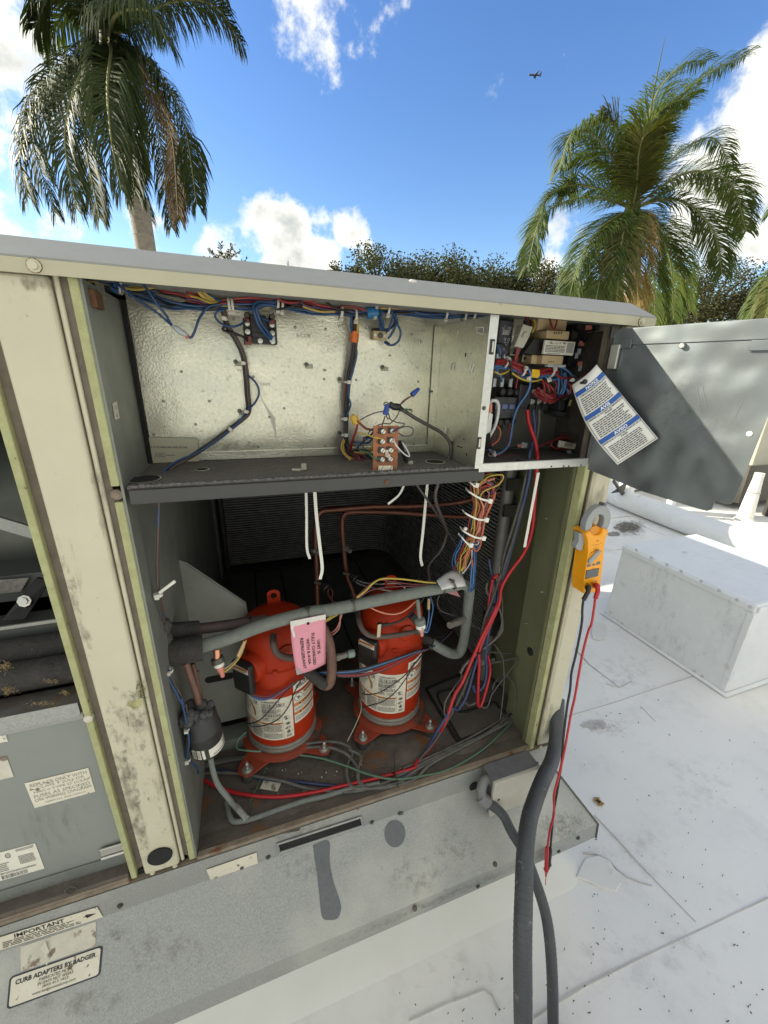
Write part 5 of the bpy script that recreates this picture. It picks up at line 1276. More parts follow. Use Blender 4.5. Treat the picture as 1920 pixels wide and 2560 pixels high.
# low pressure switch hung under the pipe by the foam sleeve
c = P('R4',668,1230,.125); e = P('R4',672,1290,.115); e2 = P('R4',705,1395,.105)
t = thing('pressure_switch', 'copper stemmed pressure switch with red boot under the gray pipe', 'switch', c)
MB().cyl(c, e, .0088, n=12).build('stem', M['copperbright'], t, smooth=60)
ax = (e2-e).normalized()
MB().lathe(e-ax*.002, [(.0145,0),(.0155,.004),(.0155,.012),(.012,.014)], 16, ax).build('switch_body', M['steeldark'], t, smooth=40)
MB().lathe(e+ax*.012, [(.0118,0),(.0118,.008)], 16, ax).build('white_band', M['nylonwhite'], t)
MB().lathe(e+ax*.020, [(.0088,0),(.0085,.012),(.0055,.016),(.0055,.026),(.004,.029)], 10, ax).build('boot', M['pinkterm'], t, smooth=50)
wire([e+ax*.030, P('R4',740,1350,.105), P('R4',800,1300,.11), P('R4',835,1240,.12), P('R4',870,1165,.135)], .002, W['tan'], t)
wire([e+ax*.040, P('R4',760,1355,.102), P('R4',820,1290,.107), P('R4',850,1230,.12), P('R4',872,1160,.135)], .002, W['yellow'], t)
MB().tube([P('R4',815,1275,.109), P('R4',838,1225,.117), P('R4',862,1172,.13)], .0042, 8).build('crimp_sleeve', mat('tan_sleeve', (.56,.40,.22), .5), t, smooth=60)
# pressure switch with a numbered band in front of the right compressor
c = P('R5',618,880,.14); e = P('R5',632,1010,.125)
t = thing('pressure_switch', 'gray pressure switch on a thin drop tube with a white band', 'switch', c)
MB().cyl(c, e, .0055, n=10).build('drop_tube', M['foamgray'], t, smooth=60)
ax = (P('R5',655,1165,.115)-e).normalized()
MB().lathe(e, [(.008,0),(.0150,.003),(.0158,.012),(.0145,.020)], 16, ax).build('switch_body', M['foamgray'], t, smooth=40)
MB().lathe(e+ax*.019, [(.0142,0),(.0142,.012)], 16, ax).build('white_band', M['nylonwhite'], t)
f = lambda u, v: e + ax*(.029-.008*v) + Vector((-.010+.02*u, -.0148+.004*abs(u-.5), 0))
p = Print(f); p.text('NL', .3,.2,.7,.8,.02); p.build('print', M['ink'], t)
MB().lathe(e+ax*.031, [(.0085,0),(.0085,.011),(.0052,.015),(.0052,.024),(.004,.027)], 10, ax).build('boot', mat('salmon_boot', (.62,.28,.23), .45), t, smooth=50)
wire([e+ax*.045, P('R5',690,1100,.125), P('R5',715,1000,.15), P('R5',725,930,.17), P('R5',708,860,.19)], .0022, W['lightblue'], t)
wire([e+ax*.040, P('R5',672,1100,.12), P('R5',695,1010,.14), P('R5',697,900,.17)], .0022, W['lightblue'], t)
MB().tube([P('R5',694,950,.155), P('R5',697,875,.168)], .0045, 8).build('crimp_sleeve', M['tan'], t, smooth=60)
# flattened crankcase strap pipe across the right compressor
lp = [P('T8',640,520,.26), P('T8',650,620,.21), P('T8',690,720,.185), P('T8',760,780,.172), P('T8',860,795,.168), P('T8',1000,785,.168), P('T8',1150,760,.175), P('T8',1240,740,.19), P('T8',1275,760,.21)]
t = pipe('discharge_pipe', 'brown pipe curving across the front of the right compressor', lp, .0078, M['brownpipe'], 12)
c = P('T8',857,740,.160)
MB().obox(c+Vector((0,-.003,.004)), (.0055,0,0), (0,.0012,0), (.001,0,.022)).build('spring_clip', mat('brushed_clip', (.62,.50,.36), .4, .5), t, bevel=.001)
MB().obox(c+Vector((.004,.003,.014)), (.008,0,0), (0,.006,0), (0,0,.011)).build('sensor_block', M['black'], t, bevel=.002)
MB().obox(P('T8',930,670,.158), (.010,0,.0005), (0,.004,0), (0,0,.0045)).build('sensor_boot', M['black'], t, bevel=.002)
wire([P('T8',965,668,.158), P('T8',1060,640,.155), P('T8',1150,590,.155), P('T8',1220,520,.16), P('T8',1290,440,.165), P('T8',1320,395,.17)], .0032, W['black'], t)
wire([P('T8',770,490,.16), P('T8',850,530,.155), P('T8',960,560,.152), P('T8',1060,555,.152), P('T8',1150,510,.155), P('T8',1240,430,.155)], .0024, W['peach'], t)
MB().cyl(P('T8',1195,570,.17), P('T8',1250,640,.165), .012, n=12).build('tube_boot', M['foam'], t, smooth=50)
# filter drier
yd = .085
a, b = P('R6',222,390,yd), P('R6',285,640,yd)
cx_, cy_ = (a.x+b.x)/2, yd
t = thing('filter_drier', 'black wrapped filter drier canister hanging at the left of the bay', 'filter drier', (cx_, cy_, b.z-.01))
rd = .0395; zb_, zt2 = b.z-.012, P('R6',240,400,yd-.04).z
axd = (a-b).normalized()
MB().lathe(b-axd*.004, [(.010,-.006),(.030,0),(rd-.003,.004),(rd,.012),(rd,.066),(rd+.0015,.068),(rd+.0015,.075),(rd,.077),(rd-.002,.115),(rd-.008,.122),(.02,.126),(.012,.127)], 32, axd).build('canister', mat('drier_black', (.022,.022,.023), .5, 0, (.038,.037,.037), 30, .9, spots=(.10,.095,.09), ss=70, sth=.69), t, smooth=40)
m = MB(); rnd = random.Random(5); top = b+axd*.12
for k in range(16): m.ball(top + Vector((rnd.uniform(-.03,.03), rnd.uniform(-.03,.02), rnd.uniform(-.004,.014))), rnd.uniform(.009,.016), 8)
m.build('putty_cap', MATS['putty_gray'], t, smooth=180)
# label strip near the foot
def dl(u, v, l=.0006):
    th = R(-60 + 150*u) + math.atan2(CAMP.y-cy_, CAMP.x-b.x); q = b + axd*(.010 + .028*v)
    return q + Vector((math.cos(th), math.sin(th), 0))*(rd+l)
m = MB(); vs = []
for i in range(13):
    u = .42 + .58*i/12; vs += [dl(u,0), dl(u,.8+.2*u)]
m.add(vs, [(2*i,2*i+2,2*i+3,2*i+1) for i in range(12)]); dlb = m.build('drier_label', M['paper'], t, smooth=180)
for u0, u1 in ((.03,.13),(.16,.24),(.27,.33)):
    m = MB(); vs = []
    for i in range(4):
        u = u0+(u1-u0)*i/3; vs += [dl(u,0), dl(u,1)]
    m.add(vs, [(2*i,2*i+2,2*i+3,2*i+1) for i in range(3)]); m.build('drier_label', M['paper'], t, smooth=180)
p = Print(lambda u, v: dl(u, v, .0011)); p.bars(.80,.35,.97,.9,18,random.Random(2)); p.lines(.5,.1,.95,.3,1,.5,random.Random(3),.0); p.bars(.05,.1,.12,.9,6,random.Random(4)); p.lines(.17,.1,.235,.9,6,.4,random.Random(4)); p.build('print', M['inkgray'], t)
MB().tube(spline([P('R4',455,1320,.10), P('R4',490,1420,.095), P('R4',525,1520,.09), P('R4',545,1600,.088)],5), .0078, 12).build('inlet_tube', M['copperdirty'], t, smooth=60)
MB().tube(spline([P('R4',500,1325,.125), P('R4',530,1430,.12), P('R4',560,1560,.115)],5), .0055, 10).build('side_tube', M['copperdirty'], t, smooth=60)
ot = [b, P('R6',300,710,.08), P('R6',318,790,.075), P('R6',345,860,.07), P('R6',400,930,.06)]
g = PZ('R6',455,1000,.478); o2 = PZ('R6',515,1062,.476)
lq = thing('liquid_line', 'gray insulated line running from the drier along the bay floor', 'pipe', o2)
MB().tube(spline(ot+[g, PZ('R6',500,1050,.476)],6), .0068, 12).build('line', M['foamgray'], lq, smooth=60)
MB().tube([PZ('R6',448,985,.478), PZ('R6',515,1062,.476)], .0082, 12).build('foil_wrap', mat('pale_wrap', (.45,.45,.40), .5, 0, (.22,.23,.21), 90, .7), lq, smooth=60)
fl = [PZ('R6',395,960,.472), PZ('R6',410,1030,.472), PZ('R6',430,1072,.472), PZ('R6',475,1075,.472), PZ('R6',550,1058,.472), PZ('R6',700,1005,.472), PZ('R6',850,955,.472), PZ('R6',980,925,.472), PZ('R6',1100,890,.472), PZ('R6',1300,850,.472)]
MB().tube(spline(fl,6), .0068, 12).build('line', M['foamgray'], lq, smooth=60)
# white zip ties hanging from the shelf
def zip_(lab, ps, w=.0033):
    m = MB(); q = spline(ps, 5); 
    for i in range(len(q)-1):
        d = (q[i+1]-q[i]).normalized(); s_ = d.cross(Vector((0,1,0))).normalized()
        m.hexa([q[i]-s_*w, q[i]+s_*w, q[i]+s_*w+Vector((0,.0012,0)), q[i]-s_*w+Vector((0,.0012,0)), q[i+1]-s_*w, q[i+1]+s_*w, q[i+1]+s_*w+Vector((0,.0012,0)), q[i+1]-s_*w+Vector((0,.0012,0))])
    tag(m.build('zip_tie', M['nylonwhite']), lab, 'cable tie', 'loose white zip tie tails under the shelf')
zip_('white zip tie tail hanging under the shelf, leftmost of the hanging ties', [P('R4',1286,120,.19), P('R4',1290,300,.19), P('R4',1292,520,.19), P('R4',1312,600,.19)])
zip_('longest white zip tie tail hanging in front of the left copper line', [P('R4',1345,115,.17), P('R4',1358,300,.17), P('R4',1380,500,.17), P('R4',1398,665,.17), P('R4',1383,742,.17)], .004)
zip_('white zip tie tail hanging right of centre under the shelf', [P('R5',688,75,.19), P('R5',672,250,.19), P('R5',655,430,.19), P('R5',640,580,.19), P('R5',652,650,.19)], .004)
zip_('short curved white zip tie tail just under the shelf', [P('R5',525,95,.19), P('R5',490,160,.19), P('R5',415,222,.19)], .003)
zip_('beige zip tie strap hanging beside the red power cable', [P('R5',1455,5,.05), P('R5',1430,140,.055), P('R5',1395,330,.06), P('R5',1360,520,.065)], .0042)
# pink tag -------------------------------------------------------------
t = thing('pink_tag', 'pink card tag reading UNIT IS FULLY CHARGED hanging from the gray pipe', 'tag', P('S7',0,0,0))
RG['U9'] = (700,1480,.09944)
yt = .105
c_ = [P('U9',425,2085,yt-.014), P('U9',1145,1800,yt), P('U9',1148,560,yt+.008), P('U9',258,735,yt+.008)]
def tagf(u, v, l=0.):
    q = (c_[0]*(1-u)+c_[1]*u)*(1-v) + (c_[3]*(1-u)+c_[2]*u)*v
    bend = Vector((-.0030*math.sin(math.pi*v)*(1-u), -.010*math.sin(math.pi*u)*(1-v)-l, (.0045*math.sin(math.pi*u))*(1-v)))
    return q + bend
m = MB(); n = 10; vs = []
for j in range(n+1):
    for i in range(n+1): vs.append(tagf(i/n, j/n))
m.add(vs, [(j*(n+1)+i, j*(n+1)+i+1, (j+1)*(n+1)+i+1, (j+1)*(n+1)+i) for j in range(n) for i in range(n)])
card = m.build('card', M['pink'], t, smooth=180); md = card.modifiers.new('s','SOLIDIFY'); md.thickness = .0006; md.offset = -1
def strip(vals, material, name):
    m = Print(lambda u, v: tagf(u, v, .0009)); k = len(vals)//2
    vs = [m.fn(u, v) for u, v in vals]; m.add(vs, [(i, i+1, len(vals)-2-i, len(vals)-1-i) for i in range(k-1)]); return m.build(name, material, card)
strip([(0,1),(.2,1),(.4,1),(.6,1),(.8,1),(1,1),(1,.905),(.8,.915),(.6,.905),(.4,.912),(.2,.895),(0,.90)], M['pinkwhite'], 'worn_edge')
strip([(.0,.91),(.10,.91),(.07,.84),(.11,.78),(.115,.70),(.06,.70),(.03,.80),(.005,.86)], M['pinkwhite'], 'worn_edge')
strip([(0,0),(.08,.012),(.16,.0),(.12,.09),(.06,.10),(0,.16)], mat('tag_grime', (.32,.34,.34), .7), 'worn_edge')
p = Print(lambda u, v: tagf(u, v, .0012))
for s_, u0, v1, v0 in (('UNIT IS',.73,.54,.27),('FULLY CHARGED',.565,.70,.09),('WITH R-410A',.405,.625,.135),('REFRIGERANT',.235,.655,.075)):
    p.textv(s_, u0, v0, u0+.095, v1, .015)
p.build('lettering', M['ink'], card)
p = Print(lambda u, v: tagf(u, v, .0013)); p.disc(.49,.90,.042,.028); p.build('punched_hole', M['blackmatte'], card)
wr = thing('paper_wrap', 'white paper curled over the bend of the gray pipe', 'paper', P('R5',850,730,.13))
q = [P('R5',745,755,.10), P('R5',780,815,.10), P('R5',950,785,.11), P('R5',945,750,.115), P('R5',915,690,.15), P('R5',890,660,.19), P('R5',860,655,.19)]
def wf(u, v):
    b0 = P('R5',775,818,.104)*(1-u) + P('R5',952,788,.115)*u
    t0 = P('R5',748,752,.125)*(1-u) + P('R5',900,662,.18)*u
    return b0*(1-v) + t0*v + Vector((0,-.020*math.sin(math.pi*v)*(1-.4*u),.006*math.sin(math.pi*u)*v))
m = MB(); n = 8; m.add([wf(i/n, j/n) for j in range(n+1) for i in range(n+1)], [(j*(n+1)+i, j*(n+1)+i+1, (j+1)*(n+1)+i+1, (j+1)*(n+1)+i) for j in range(n) for i in range(n)])
sh = m.build('sheet', mat('crumpled_paper', (.66,.66,.66), .6, 0, (.55,.55,.56), 30, .8, bump=.2, bs=40, bdist=.004), wr, smooth=180); md = sh.modifiers.new('s','SOLIDIFY'); md.thickness = .0005
tie(P('R5',857,775,.118), (1,.2,.35), .016, M['steeldark'], wr, .005, head=True, hd=(0,-.5,1))
MB().slab([P('R5',820,835,.145), P('R5',915,865,.15), P('R5',890,825,.15), P('R5',850,825,.145)], (0,.0006,0)).build('pink_corner', mat('pink_corner_card', (.36,.16,.18), .6), wr)
# ---------------------------------------------------------------- wiring of the control bay
yh = .165
wh = thing('wire_harness', 'thick blue black and yellow wire harness tied along the top of the control panel', 'wires', P('T2',800,170,yh))
path = [P('T1',-40,100,.14), P('T1',60,125,.145), P('T1',380,170,.15), P('T1',640,230,.155), P('T1',900,210,.165), P('T1',1060,150,.175), P('T1',1150,60,.18)]
bundle(path, ['blue','yellow','black','blue','yellow','blue','navy','yellow','blue','black','yellow','blue'], .0024, .0095, wh, 2)
p2 = [P('T1',560,270,.15), P('T1',760,330,.155), P('T1',960,410,.16), P('T1',1150,455,.165), P('T1',1420,470,.168), P('T1',1659,490,.168), P('T2',360,190,.165), P('T2',600,185,.165), P('T2',800,170,.165), P('T2',1000,195,.165), P('T2',1250,240,.165), P('T2',1500,255,.165), P('T3',60,95,.165), P('T3',200,105,.165), P('T3',330,95,.165), P('T3',500,75,.165), P('T3',700,85,.165), P('T3',900,105,.165), P('T3',1100,120,.165), P('T3',1300,115,.165), P('T3',1450,105,.16), P('T3',1640,100,.15)]
bundle(p2, ['blue','blue','black','navy','black','blue','purple','blue'], .0023, .0072, wh, 3, wob=.7)
p3 = [P('T2',-60,90,.16), P('T2',60,120,.165), P('T2',200,155,.165)] + [q + Vector((0,0,.0055)) for q in p2[6:]]
bundle(p3, ['red','purple','black','yellow','darkred','blue','red'], .0022, .0070, wh, 4, wob=1.)
bundle([P('T2',50,-20,.16), P('T2',120,60,.163), P('T2',200,120,.165), P('T2',290,160,.166), P('T2',420,180,.167), P('T2',800,178,.167)], ['yellow','yellow','blue','yellow','blue'], .0023, .006, wh, 5)
bundle([P('T1',900,200,.17), P('T1',1060,285,.168), P('T1',1250,315,.166), P('T1',1450,385,.166), P('T1',1659,425,.167), P('T2',300,160,.168)], ['red','red','black'], .0024, .0040, wh, 6)
wire([P('T2',860,80,.15), P('T2',920,125,.15), P('T2',980,150,.155), P('T2',1100,150,.16), P('T2',1250,190,.165)], .0024, W['red'], wh)
wire([P('T2',1160,120,.15), P('T2',1080,170,.15), P('T2',990,205,.15), P('T2',860,230,.157)], .0022, W['black'], wh)
wire([P('T2',1380,135,.155), P('T2',1450,190,.15), P('T2',1520,220,.15), P('T2',1620,240,.157)], .0022, W['black'], wh)
wire([P('T2',1130,150,.153), P('T2',1200,190,.15), P('T2',1330,210,.152), P('T2',1500,240,.155)], .0022, W['purple'], wh)
wire([P('T2',1150,190,.153), P('T2',1250,225,.15), P('T2',1350,245,.15), P('T2',1480,245,.155)], .0022, W['yellow'], wh)
wire([P('T2',930,140,.153), P('T2',1060,155,.15), P('T2',1200,130,.152), P('T2',1330,180,.152), P('T2',1480,200,.155)], .0023, W['red'], wh)
# loose blue leads with the clear crimp
wire([P('T1',370,130,.13), P('T1',470,215,.125), P('T1',720,410,.13), P('T1',950,560,.14), P('T1',1140,720,.15), P('T1',1190,770,.15)], .0024, W['blue'], wh)
wire([P('T1',720,110,.13), P('T1',830,260,.125), P('T1',940,420,.13), P('T1',1080,600,.14), P('T1',1150,720,.148), P('T1',1200,760,.15)], .0024, W['blue'], wh)
MB().tube(spline([P('T1',1165,740,.148), P('T1',1215,775,.148), P('T1',1270,820,.15), P('T1',1340,860,.152), P('T1',1370,880,.153)],4), [.003,.0036,.0042,.0046,.0052,.0055,.0055,.0058,.006,.006,.0058,.005,.0046,.0042,.004,.0038,.0036][:17], 10).build('crimp_sleeve', M['clearplastic'], wh, smooth=60)
MB().tube([P('T1',1355,880,.153), P('T1',1390,905,.153)], .0045, 8).build('crimp_end', M['pinkterm'], wh)
wire([P('T1',1395,910,.153), P('T1',1440,890,.152), P('T1',1490,780,.150), P('T1',1530,660,.150), P('T1',1600,550,.155), P('T2',180,190,.157), P('T2',330,165,.16)], .0024, W['blue'], wh)
tie(P('T1',410,190,.14), (1,0,-.35), .0125, MATS['wire_blue'], wh, .006, hd=(0,-1,-.8))
tie(P('T1',470,205,.142), (1,0,-.35), .012, M['nylon'], wh, .004, head=False)
for q, a, rr in ((P('T2',385,180,.165),(1,0,.05),.0125), (P('T2',420,185,.165),(1,0,.05),.0125), (P('T2',935,195,.165),(1,0,-.1),.0115), (P('T2',890,180,.165),(1,0,-.1),.0105), (P('T2',1548,255,.165),(1,0,-.1),.0118),
              (P('T3',50,95,.165),(1,0,-.1),.012), (P('T3',200,120,.165),(1,0,-.05),.0125), (P('T3',535,65,.165),(1,0,-.1),.0115), (P('T3',1130,115,.165),(1,0,-.1),.0115), (P('T3',1325,130,.16),(1,0,-.1),.0105), (P('T3',1420,115,.158),(1,0,-.1),.0105)):
    tie(q, a, rr, M['nylon'], wh, .0045, hd=(0,-.6,-1))
MB().tube(spline([P('T3',315,97,.163), P('T3',370,90,.163), P('T3',425,88,.163)],3), .0115, 12).build('blue_tape', M['bluetape'], wh, smooth=60)
# hanging clips behind the tape
for x0, x1 in ((408,440),): MB().slab([P('T3',392,165,.155), P('T3',425,165,.155), P('T3',425,110,.155), P('T3',392,110,.155)], (0,.001,0)).slab([P('T3',410,50,.15), P('T3',438,50,.15), P('T3',440,5,.15), P('T3',412,5,.15)], (0,.001,0)).build('flag_clip', M['nylonclear'], wh)
# black relay ------------------------------------------------------------
rl = thing('terminal_relay', 'black terminal relay block with screw terminals under the top harness', 'relay', P('T2',700,450,.2))
def fbox(name, r, x0, y0, x1, y1, yf, yb_, material, parent, bevel=.0015, seg=2, **k):
    a, b = P(r,x0,y1,yf), P(r,x1,y0,yf); c2_ = P(r,x0,y0,yf)
    return MB().box((min(a.x,c2_.x) if False else a.x, yf, a.z), (b.x, yb_, b.z)).build(name, material, parent, bevel=bevel, seg=seg, **k)
fbox('relay_base','T2',545,330,872,572,.192,.213,M['relayblack'],rl)
fbox('relay_block','T2',615,285,770,450,.178,.1915,M['relayblack'],rl,.002)
fbox('relay_block','T2',620,455,785,505,.183,.1915,M['relayblack'],rl,.002)
for x0, x1, ys_ in ((540,608,(330,420,520)),(800,868,(345,432,520))):
    for y0 in ys_: fbox('terminal_well','T2',x0,y0,x1,y0+66,.185,.1915,M['black'],rl,.001)
pn = [(P('T2',x,y,.184),(0,-1,0)) for x,y in ((572,366),(577,453),(585,545),(830,382),(833,470),(838,555),(708,548))]
screws(rl, M['steel'], pn, .0036, .0025, 'terminal_screw')
for x, y in ((570,292),(826,308)): MB().lathe(P('T2',x,y,.2), [(.0062,0),(.0062,.014),(.0045,.017)], 14, (0,-1,0)).build('mounting_post', M['rust'] if False else M['steeldark'], rl, smooth=40)
for x, y in ((560,335),(825,352),(580,520),(585,568)):
    MB().obox(P('T2',x,y,.180), (.0062,0,0), (0,.002,0), (0,0,.0042)).build('spade_boot', M['pinkterm'] if False else mat('dark_red_boot', (.20,.045,.03), .45), rl, bevel=.001)
MB().obox(P('T2',832,530,.179), (.0058,0,0), (0,.002,0), (0,0,.0055)).build('spade_boot', M['clearplastic'], rl, bevel=.001)
wire([P('T2',820,530,.178), P('T2',760,480,.165), P('T2',700,400,.155), P('T2',660,300,.15), P('T2',640,220,.148), P('T2',650,165,.15), P('T2',720,145,.155), P('T2',860,160,.16)], .0032, W['blue'], rl)
wire([P('T2',830,515,.177), P('T2',780,450,.165), P('T2',720,370,.155), P('T2',685,280,.148), P('T2',670,215,.145), P('T2',700,180,.148), P('T2',800,175,.155), P('T2',900,195,.16)], .0032, W['blue'], rl)
wire([P('T2',810,345,.177), P('T2',750,325,.165), P('T2',690,295,.157), P('T2',655,240,.153), P('T2',680,190,.155)], .0026, W['blue'], rl)
wire([P('T2',555,335,.177), P('T2',500,380,.165), P('T2',430,400,.16), P('T2',330,385,.158), P('T2',260,330,.158), P('T2',240,280,.158), P('T2',270,240,.158), P('T2',330,230,.16)], .0022, W['blue'], rl)
wire([P('T2',575,520,.178), P('T2',520,500,.168), P('T2',430,470,.165), P('T2',350,445,.165), P('T2',318,425,.165), P('T2',345,380,.165), P('T2',330,300,.165)], .0024, W['black'], rl)
wire([P('T2',575,550,.178), P('T2',540,515,.168), P('T2',460,475,.163), P('T2',380,460,.163), P('T2',330,440,.163)], .0024, W['black'], rl)
# pair running down to the shelf and on through it
dw_ = thing('wire_pair', 'brown and blue wires running from the harness down through the left end of the shelf', 'wires', P('R1',1455,1000,.18))
lp = [('R1',1310,500),('R1',1335,600),('R1',1390,690),('R1',1430,780),('R1',1448,900),('R1',1455,1000),('R1',1462,1095),('R1',1440,1145),('R1',1350,1215),('R1',1250,1290),('R1',1130,1370),('R1',1020,1430),('R1',960,1490)]
yy_ = [.165,.17,.18,.19,.198,.2,.2,.198,.19,.18,.165,.14,.11]
for k, (c, o) in enumerate((('black',0),('gray',12),('brown',22))):
    wire([P(a[0],a[1]+o*(1 if a[2] < 1150 else .3),a[2]+o*(0 if a[2] < 1150 else .6),y) for a, y in zip(lp, yy_)] + [P('R4',262+o*.5,60,.06), P('R4',263+o*.4,200,.05), P('R4',258+o*.4,400,.05), P('R4',250+o*.5,600,.05), P('R4',256+o*.5,800,.05), P('R4',280+o*.4,930,.06), P('R4',305+o*.3,1040,.08)][:7 if k else 2], .0022, W[c], dw_)
wire([P('R1',1462,890,.2), P('R1',1515,940,.185), P('R1',1535,1000,.18), P('R1',1510,1060,.185), P('R1',1470,1100,.197), P('R1',1400,1190,.19), P('R1',1300,1275,.18), P('R1',1180,1350,.165), P('R1',1060,1400,.15), P('R1',985,1450,.12), P('R1',950,1510,.10), P('R4',266,200,.052), P('R4',262,500,.052), P('R4',262,800,.052), P('R4',300,1000,.07)], .0022, W['blue'], dw_)
for r, x, y, yy, ax in (('R1',1440,825,.195,(0,0,1)),('R1',1458,1110,.2,(.2,0,1)),('R1',1365,1215,.192,(1,0,.8)),('T2',335,320,.166,(.2,0,1))):
    tie(P(r,x,y,yy), ax, .0055, M['nylon'], dw_, .004)
tie(P('R4',262,850,.05), (0,.1,1), .008, M['nylonwhite'], dw_, .006)
MB().obox(P('R4',325,795,.045), (.016,0,.011), (0,.0015,0), (-.0015,0,.0025)).build('tie_tail', M['nylonwhite'], dw_)
# blue pair further down the partition
bl_ = thing('wire_pair', 'blue and brown wires running down the partition beside the filter drier', 'wires', P('R6',60,250,.06))
wire([P('U6',215,1040,.06), P('U6',235,1200,.055), P('U6',330,1390,.05), P('U6',425,1560,.05), P('R7',1165,120,.05), P('R7',1195,260,.05), P('R7',1215,400,.05), P('R7',1205,500,.06), P('R7',1265,560,.09), P('R7',1275,600,.11)], .0026, W['blue'], bl_)
wire([P('U6',245,1100,.07), P('U6',290,1250,.065), P('U6',400,1430,.06), P('U6',450,1600,.06), P('R7',1195,160,.06), P('R7',1210,300,.06), P('R7',1195,480,.06)], .002, W['gray'], bl_)
tie(P('U6',235,1090,.06), (0,0,1), .0075, M['nylon'], bl_, .005); tie(P('R7',1200,318,.05), (0,0,1), .005, M['nylon'], bl_, .004); tie(P('R7',1205,515,.06), (0,.2,1), .006, M['nylon'], bl_, .005)
# central vertical bundle ------------------------------------------------
vb = thing('wire_bundle', 'red and black vertical wire bundle with orange tape in the middle of the control panel', 'wires', P('R2',620,1000,.19))
pv = [P('T3',190,100,.165), P('T3',190,190,.175), P('T3',192,330,.185), P('T3',185,420,.19), P('T3',165,560,.195), P('T3',140,700,.197), P('T3',118,830,.197), P('T3',105,950,.195), P('T3',98,1100,.195), P('T4',95,300,.195), P('T4',92,500,.19), P('T4',98,620,.18), P('T4',130,700,.17), P('T4',200,760,.165), P('T4',320,760,.16), P('T4',400,740,.15)]
bundle(pv, ['red','black','darkred','red','black','gray','red','black'], .0024, .0062, vb, 7, wob=.35)
wire([P('T3',215,120,.16), P('T3',225,230,.17), P('T3',205,400,.185), P('T3',215,520,.19), P('T3',180,680,.192), P('T3',135,850,.192), P('T3',128,960,.188), P('T3',152,1040,.18), P('T3',125,1120,.188), P('T4',110,330,.19)], .0023, W['blue'], vb)
wire([P('T3',225,140,.16), P('T3',228,220,.165), P('T3',222,300,.175)], .0028, W['yellow'], vb)
wire([P('T3',160,130,.16), P('T3',150,210,.165), P('T3',165,290,.175)], .0026, W['blue'], vb)
MB().tube(spline([P('T3',195,265,.18), P('T3',193,330,.185), P('T3',187,392,.188)],3), .0098, 12).build('orange_tape', M['orangetape'], vb, smooth=60)
for r, x, y, yy in (('T3',122,810,.195),('T3',85,1188,.195),('T4',92,525,.19)): tie(P(r,x,y,yy), (0,0,1), .0085, M['nylon'], vb, .0045)
for k, (c, xs) in enumerate((('purple',((70,560),(35,640),(50,720),(110,780))),('yellow',((75,570),(55,650),(80,720),(150,790))),('yellow',((85,580),(75,660),(110,740),(200,790))),('black',((110,620),(150,690),(240,680),(340,690))),('green',((130,700),(250,690),(350,720),(440,780))),('maroon',((140,730),(260,730),(330,780),(390,840))),('darkred',((150,740),(200,800),(240,830),(280,790))),('yellow',((150,700),(280,720),(330,700),(390,640))),('black',((120,680),(105,800),(140,870),(220,850))),('blue',((160,600),(260,610),(330,610),(375,570))),('blue',((215,665),(280,600),(340,560),(385,560))),('black',((285,560),(330,545),(370,520),(420,440))),('orange',((300,720),(340,700),(370,680),(400,650))),('red',((150,690),(180,560),(210,470),(225,405))))):
    wire([P('T4',x,y,.17-.010*(i if k % 2 else .5*i)) for i, (x, y) in enumerate(xs)], .0024, W[c], vb)
bundle([P('T4',140,740,.165), P('T4',230,780,.15), P('T4',270,810,.14), P('T4',255,850,.13)], ['darkred','red','maroon','black','darkred','red'], .0023, .008, vb, 9)
# small cream relay with blue leads --------------------------------------
sr = thing('small_relay', 'small cream two hole terminal block with a fan of blue wires', 'relay', P('T3',460,330,.2))
fbox('relay_body','T3',388,285,527,365,.192,.213,mat('cream_phenolic', (.58,.45,.27), .5, 0, (.52,.40,.24), 30, .7),sr,.001)
fbox('relay_shadow_base','T3',386,255,535,290,.196,.2135,M['black'],sr,.001)
for x, y in ((405,322),(508,330)): MB().lathe(P('T3',x,y,.1918), [(.0032,0),(.0034,.0014),(.002,.0014)], 12, (0,-1,0)).build('eyelet', M['nylonwhite'], sr)
screws(sr, M['steeldark'], [(P('T3',460,326,.1918),(0,-1,0))], .0046, .003)
for k, xs in enumerate(((( 450,60),(430,110),(455,180),(462,275)),((470,60),(455,120),(478,190),(475,275)),((560,60),(600,100),(610,180),(580,240),(500,275)),((570,70),(620,130),(622,200),(590,290),(540,360)),((580,80),(590,130),(570,200),(545,270),(520,285)),((600,100),(635,180),(605,250),(560,340)),((490,80),(470,140),(488,210),(490,270)),((630,200),(670,290),(650,380),(590,425),(540,420),(500,395)))):
    wire([P('T3',x,y,.155+.012*i*(.8 if k < 3 else .6)) for i, (x, y) in enumerate(xs)], .0026, W['blue'], sr)
MB().tube([P('T3',510,392,.19), P('T3',550,420,.19)], .004, 8).build('lead_boot', M['black'], sr)
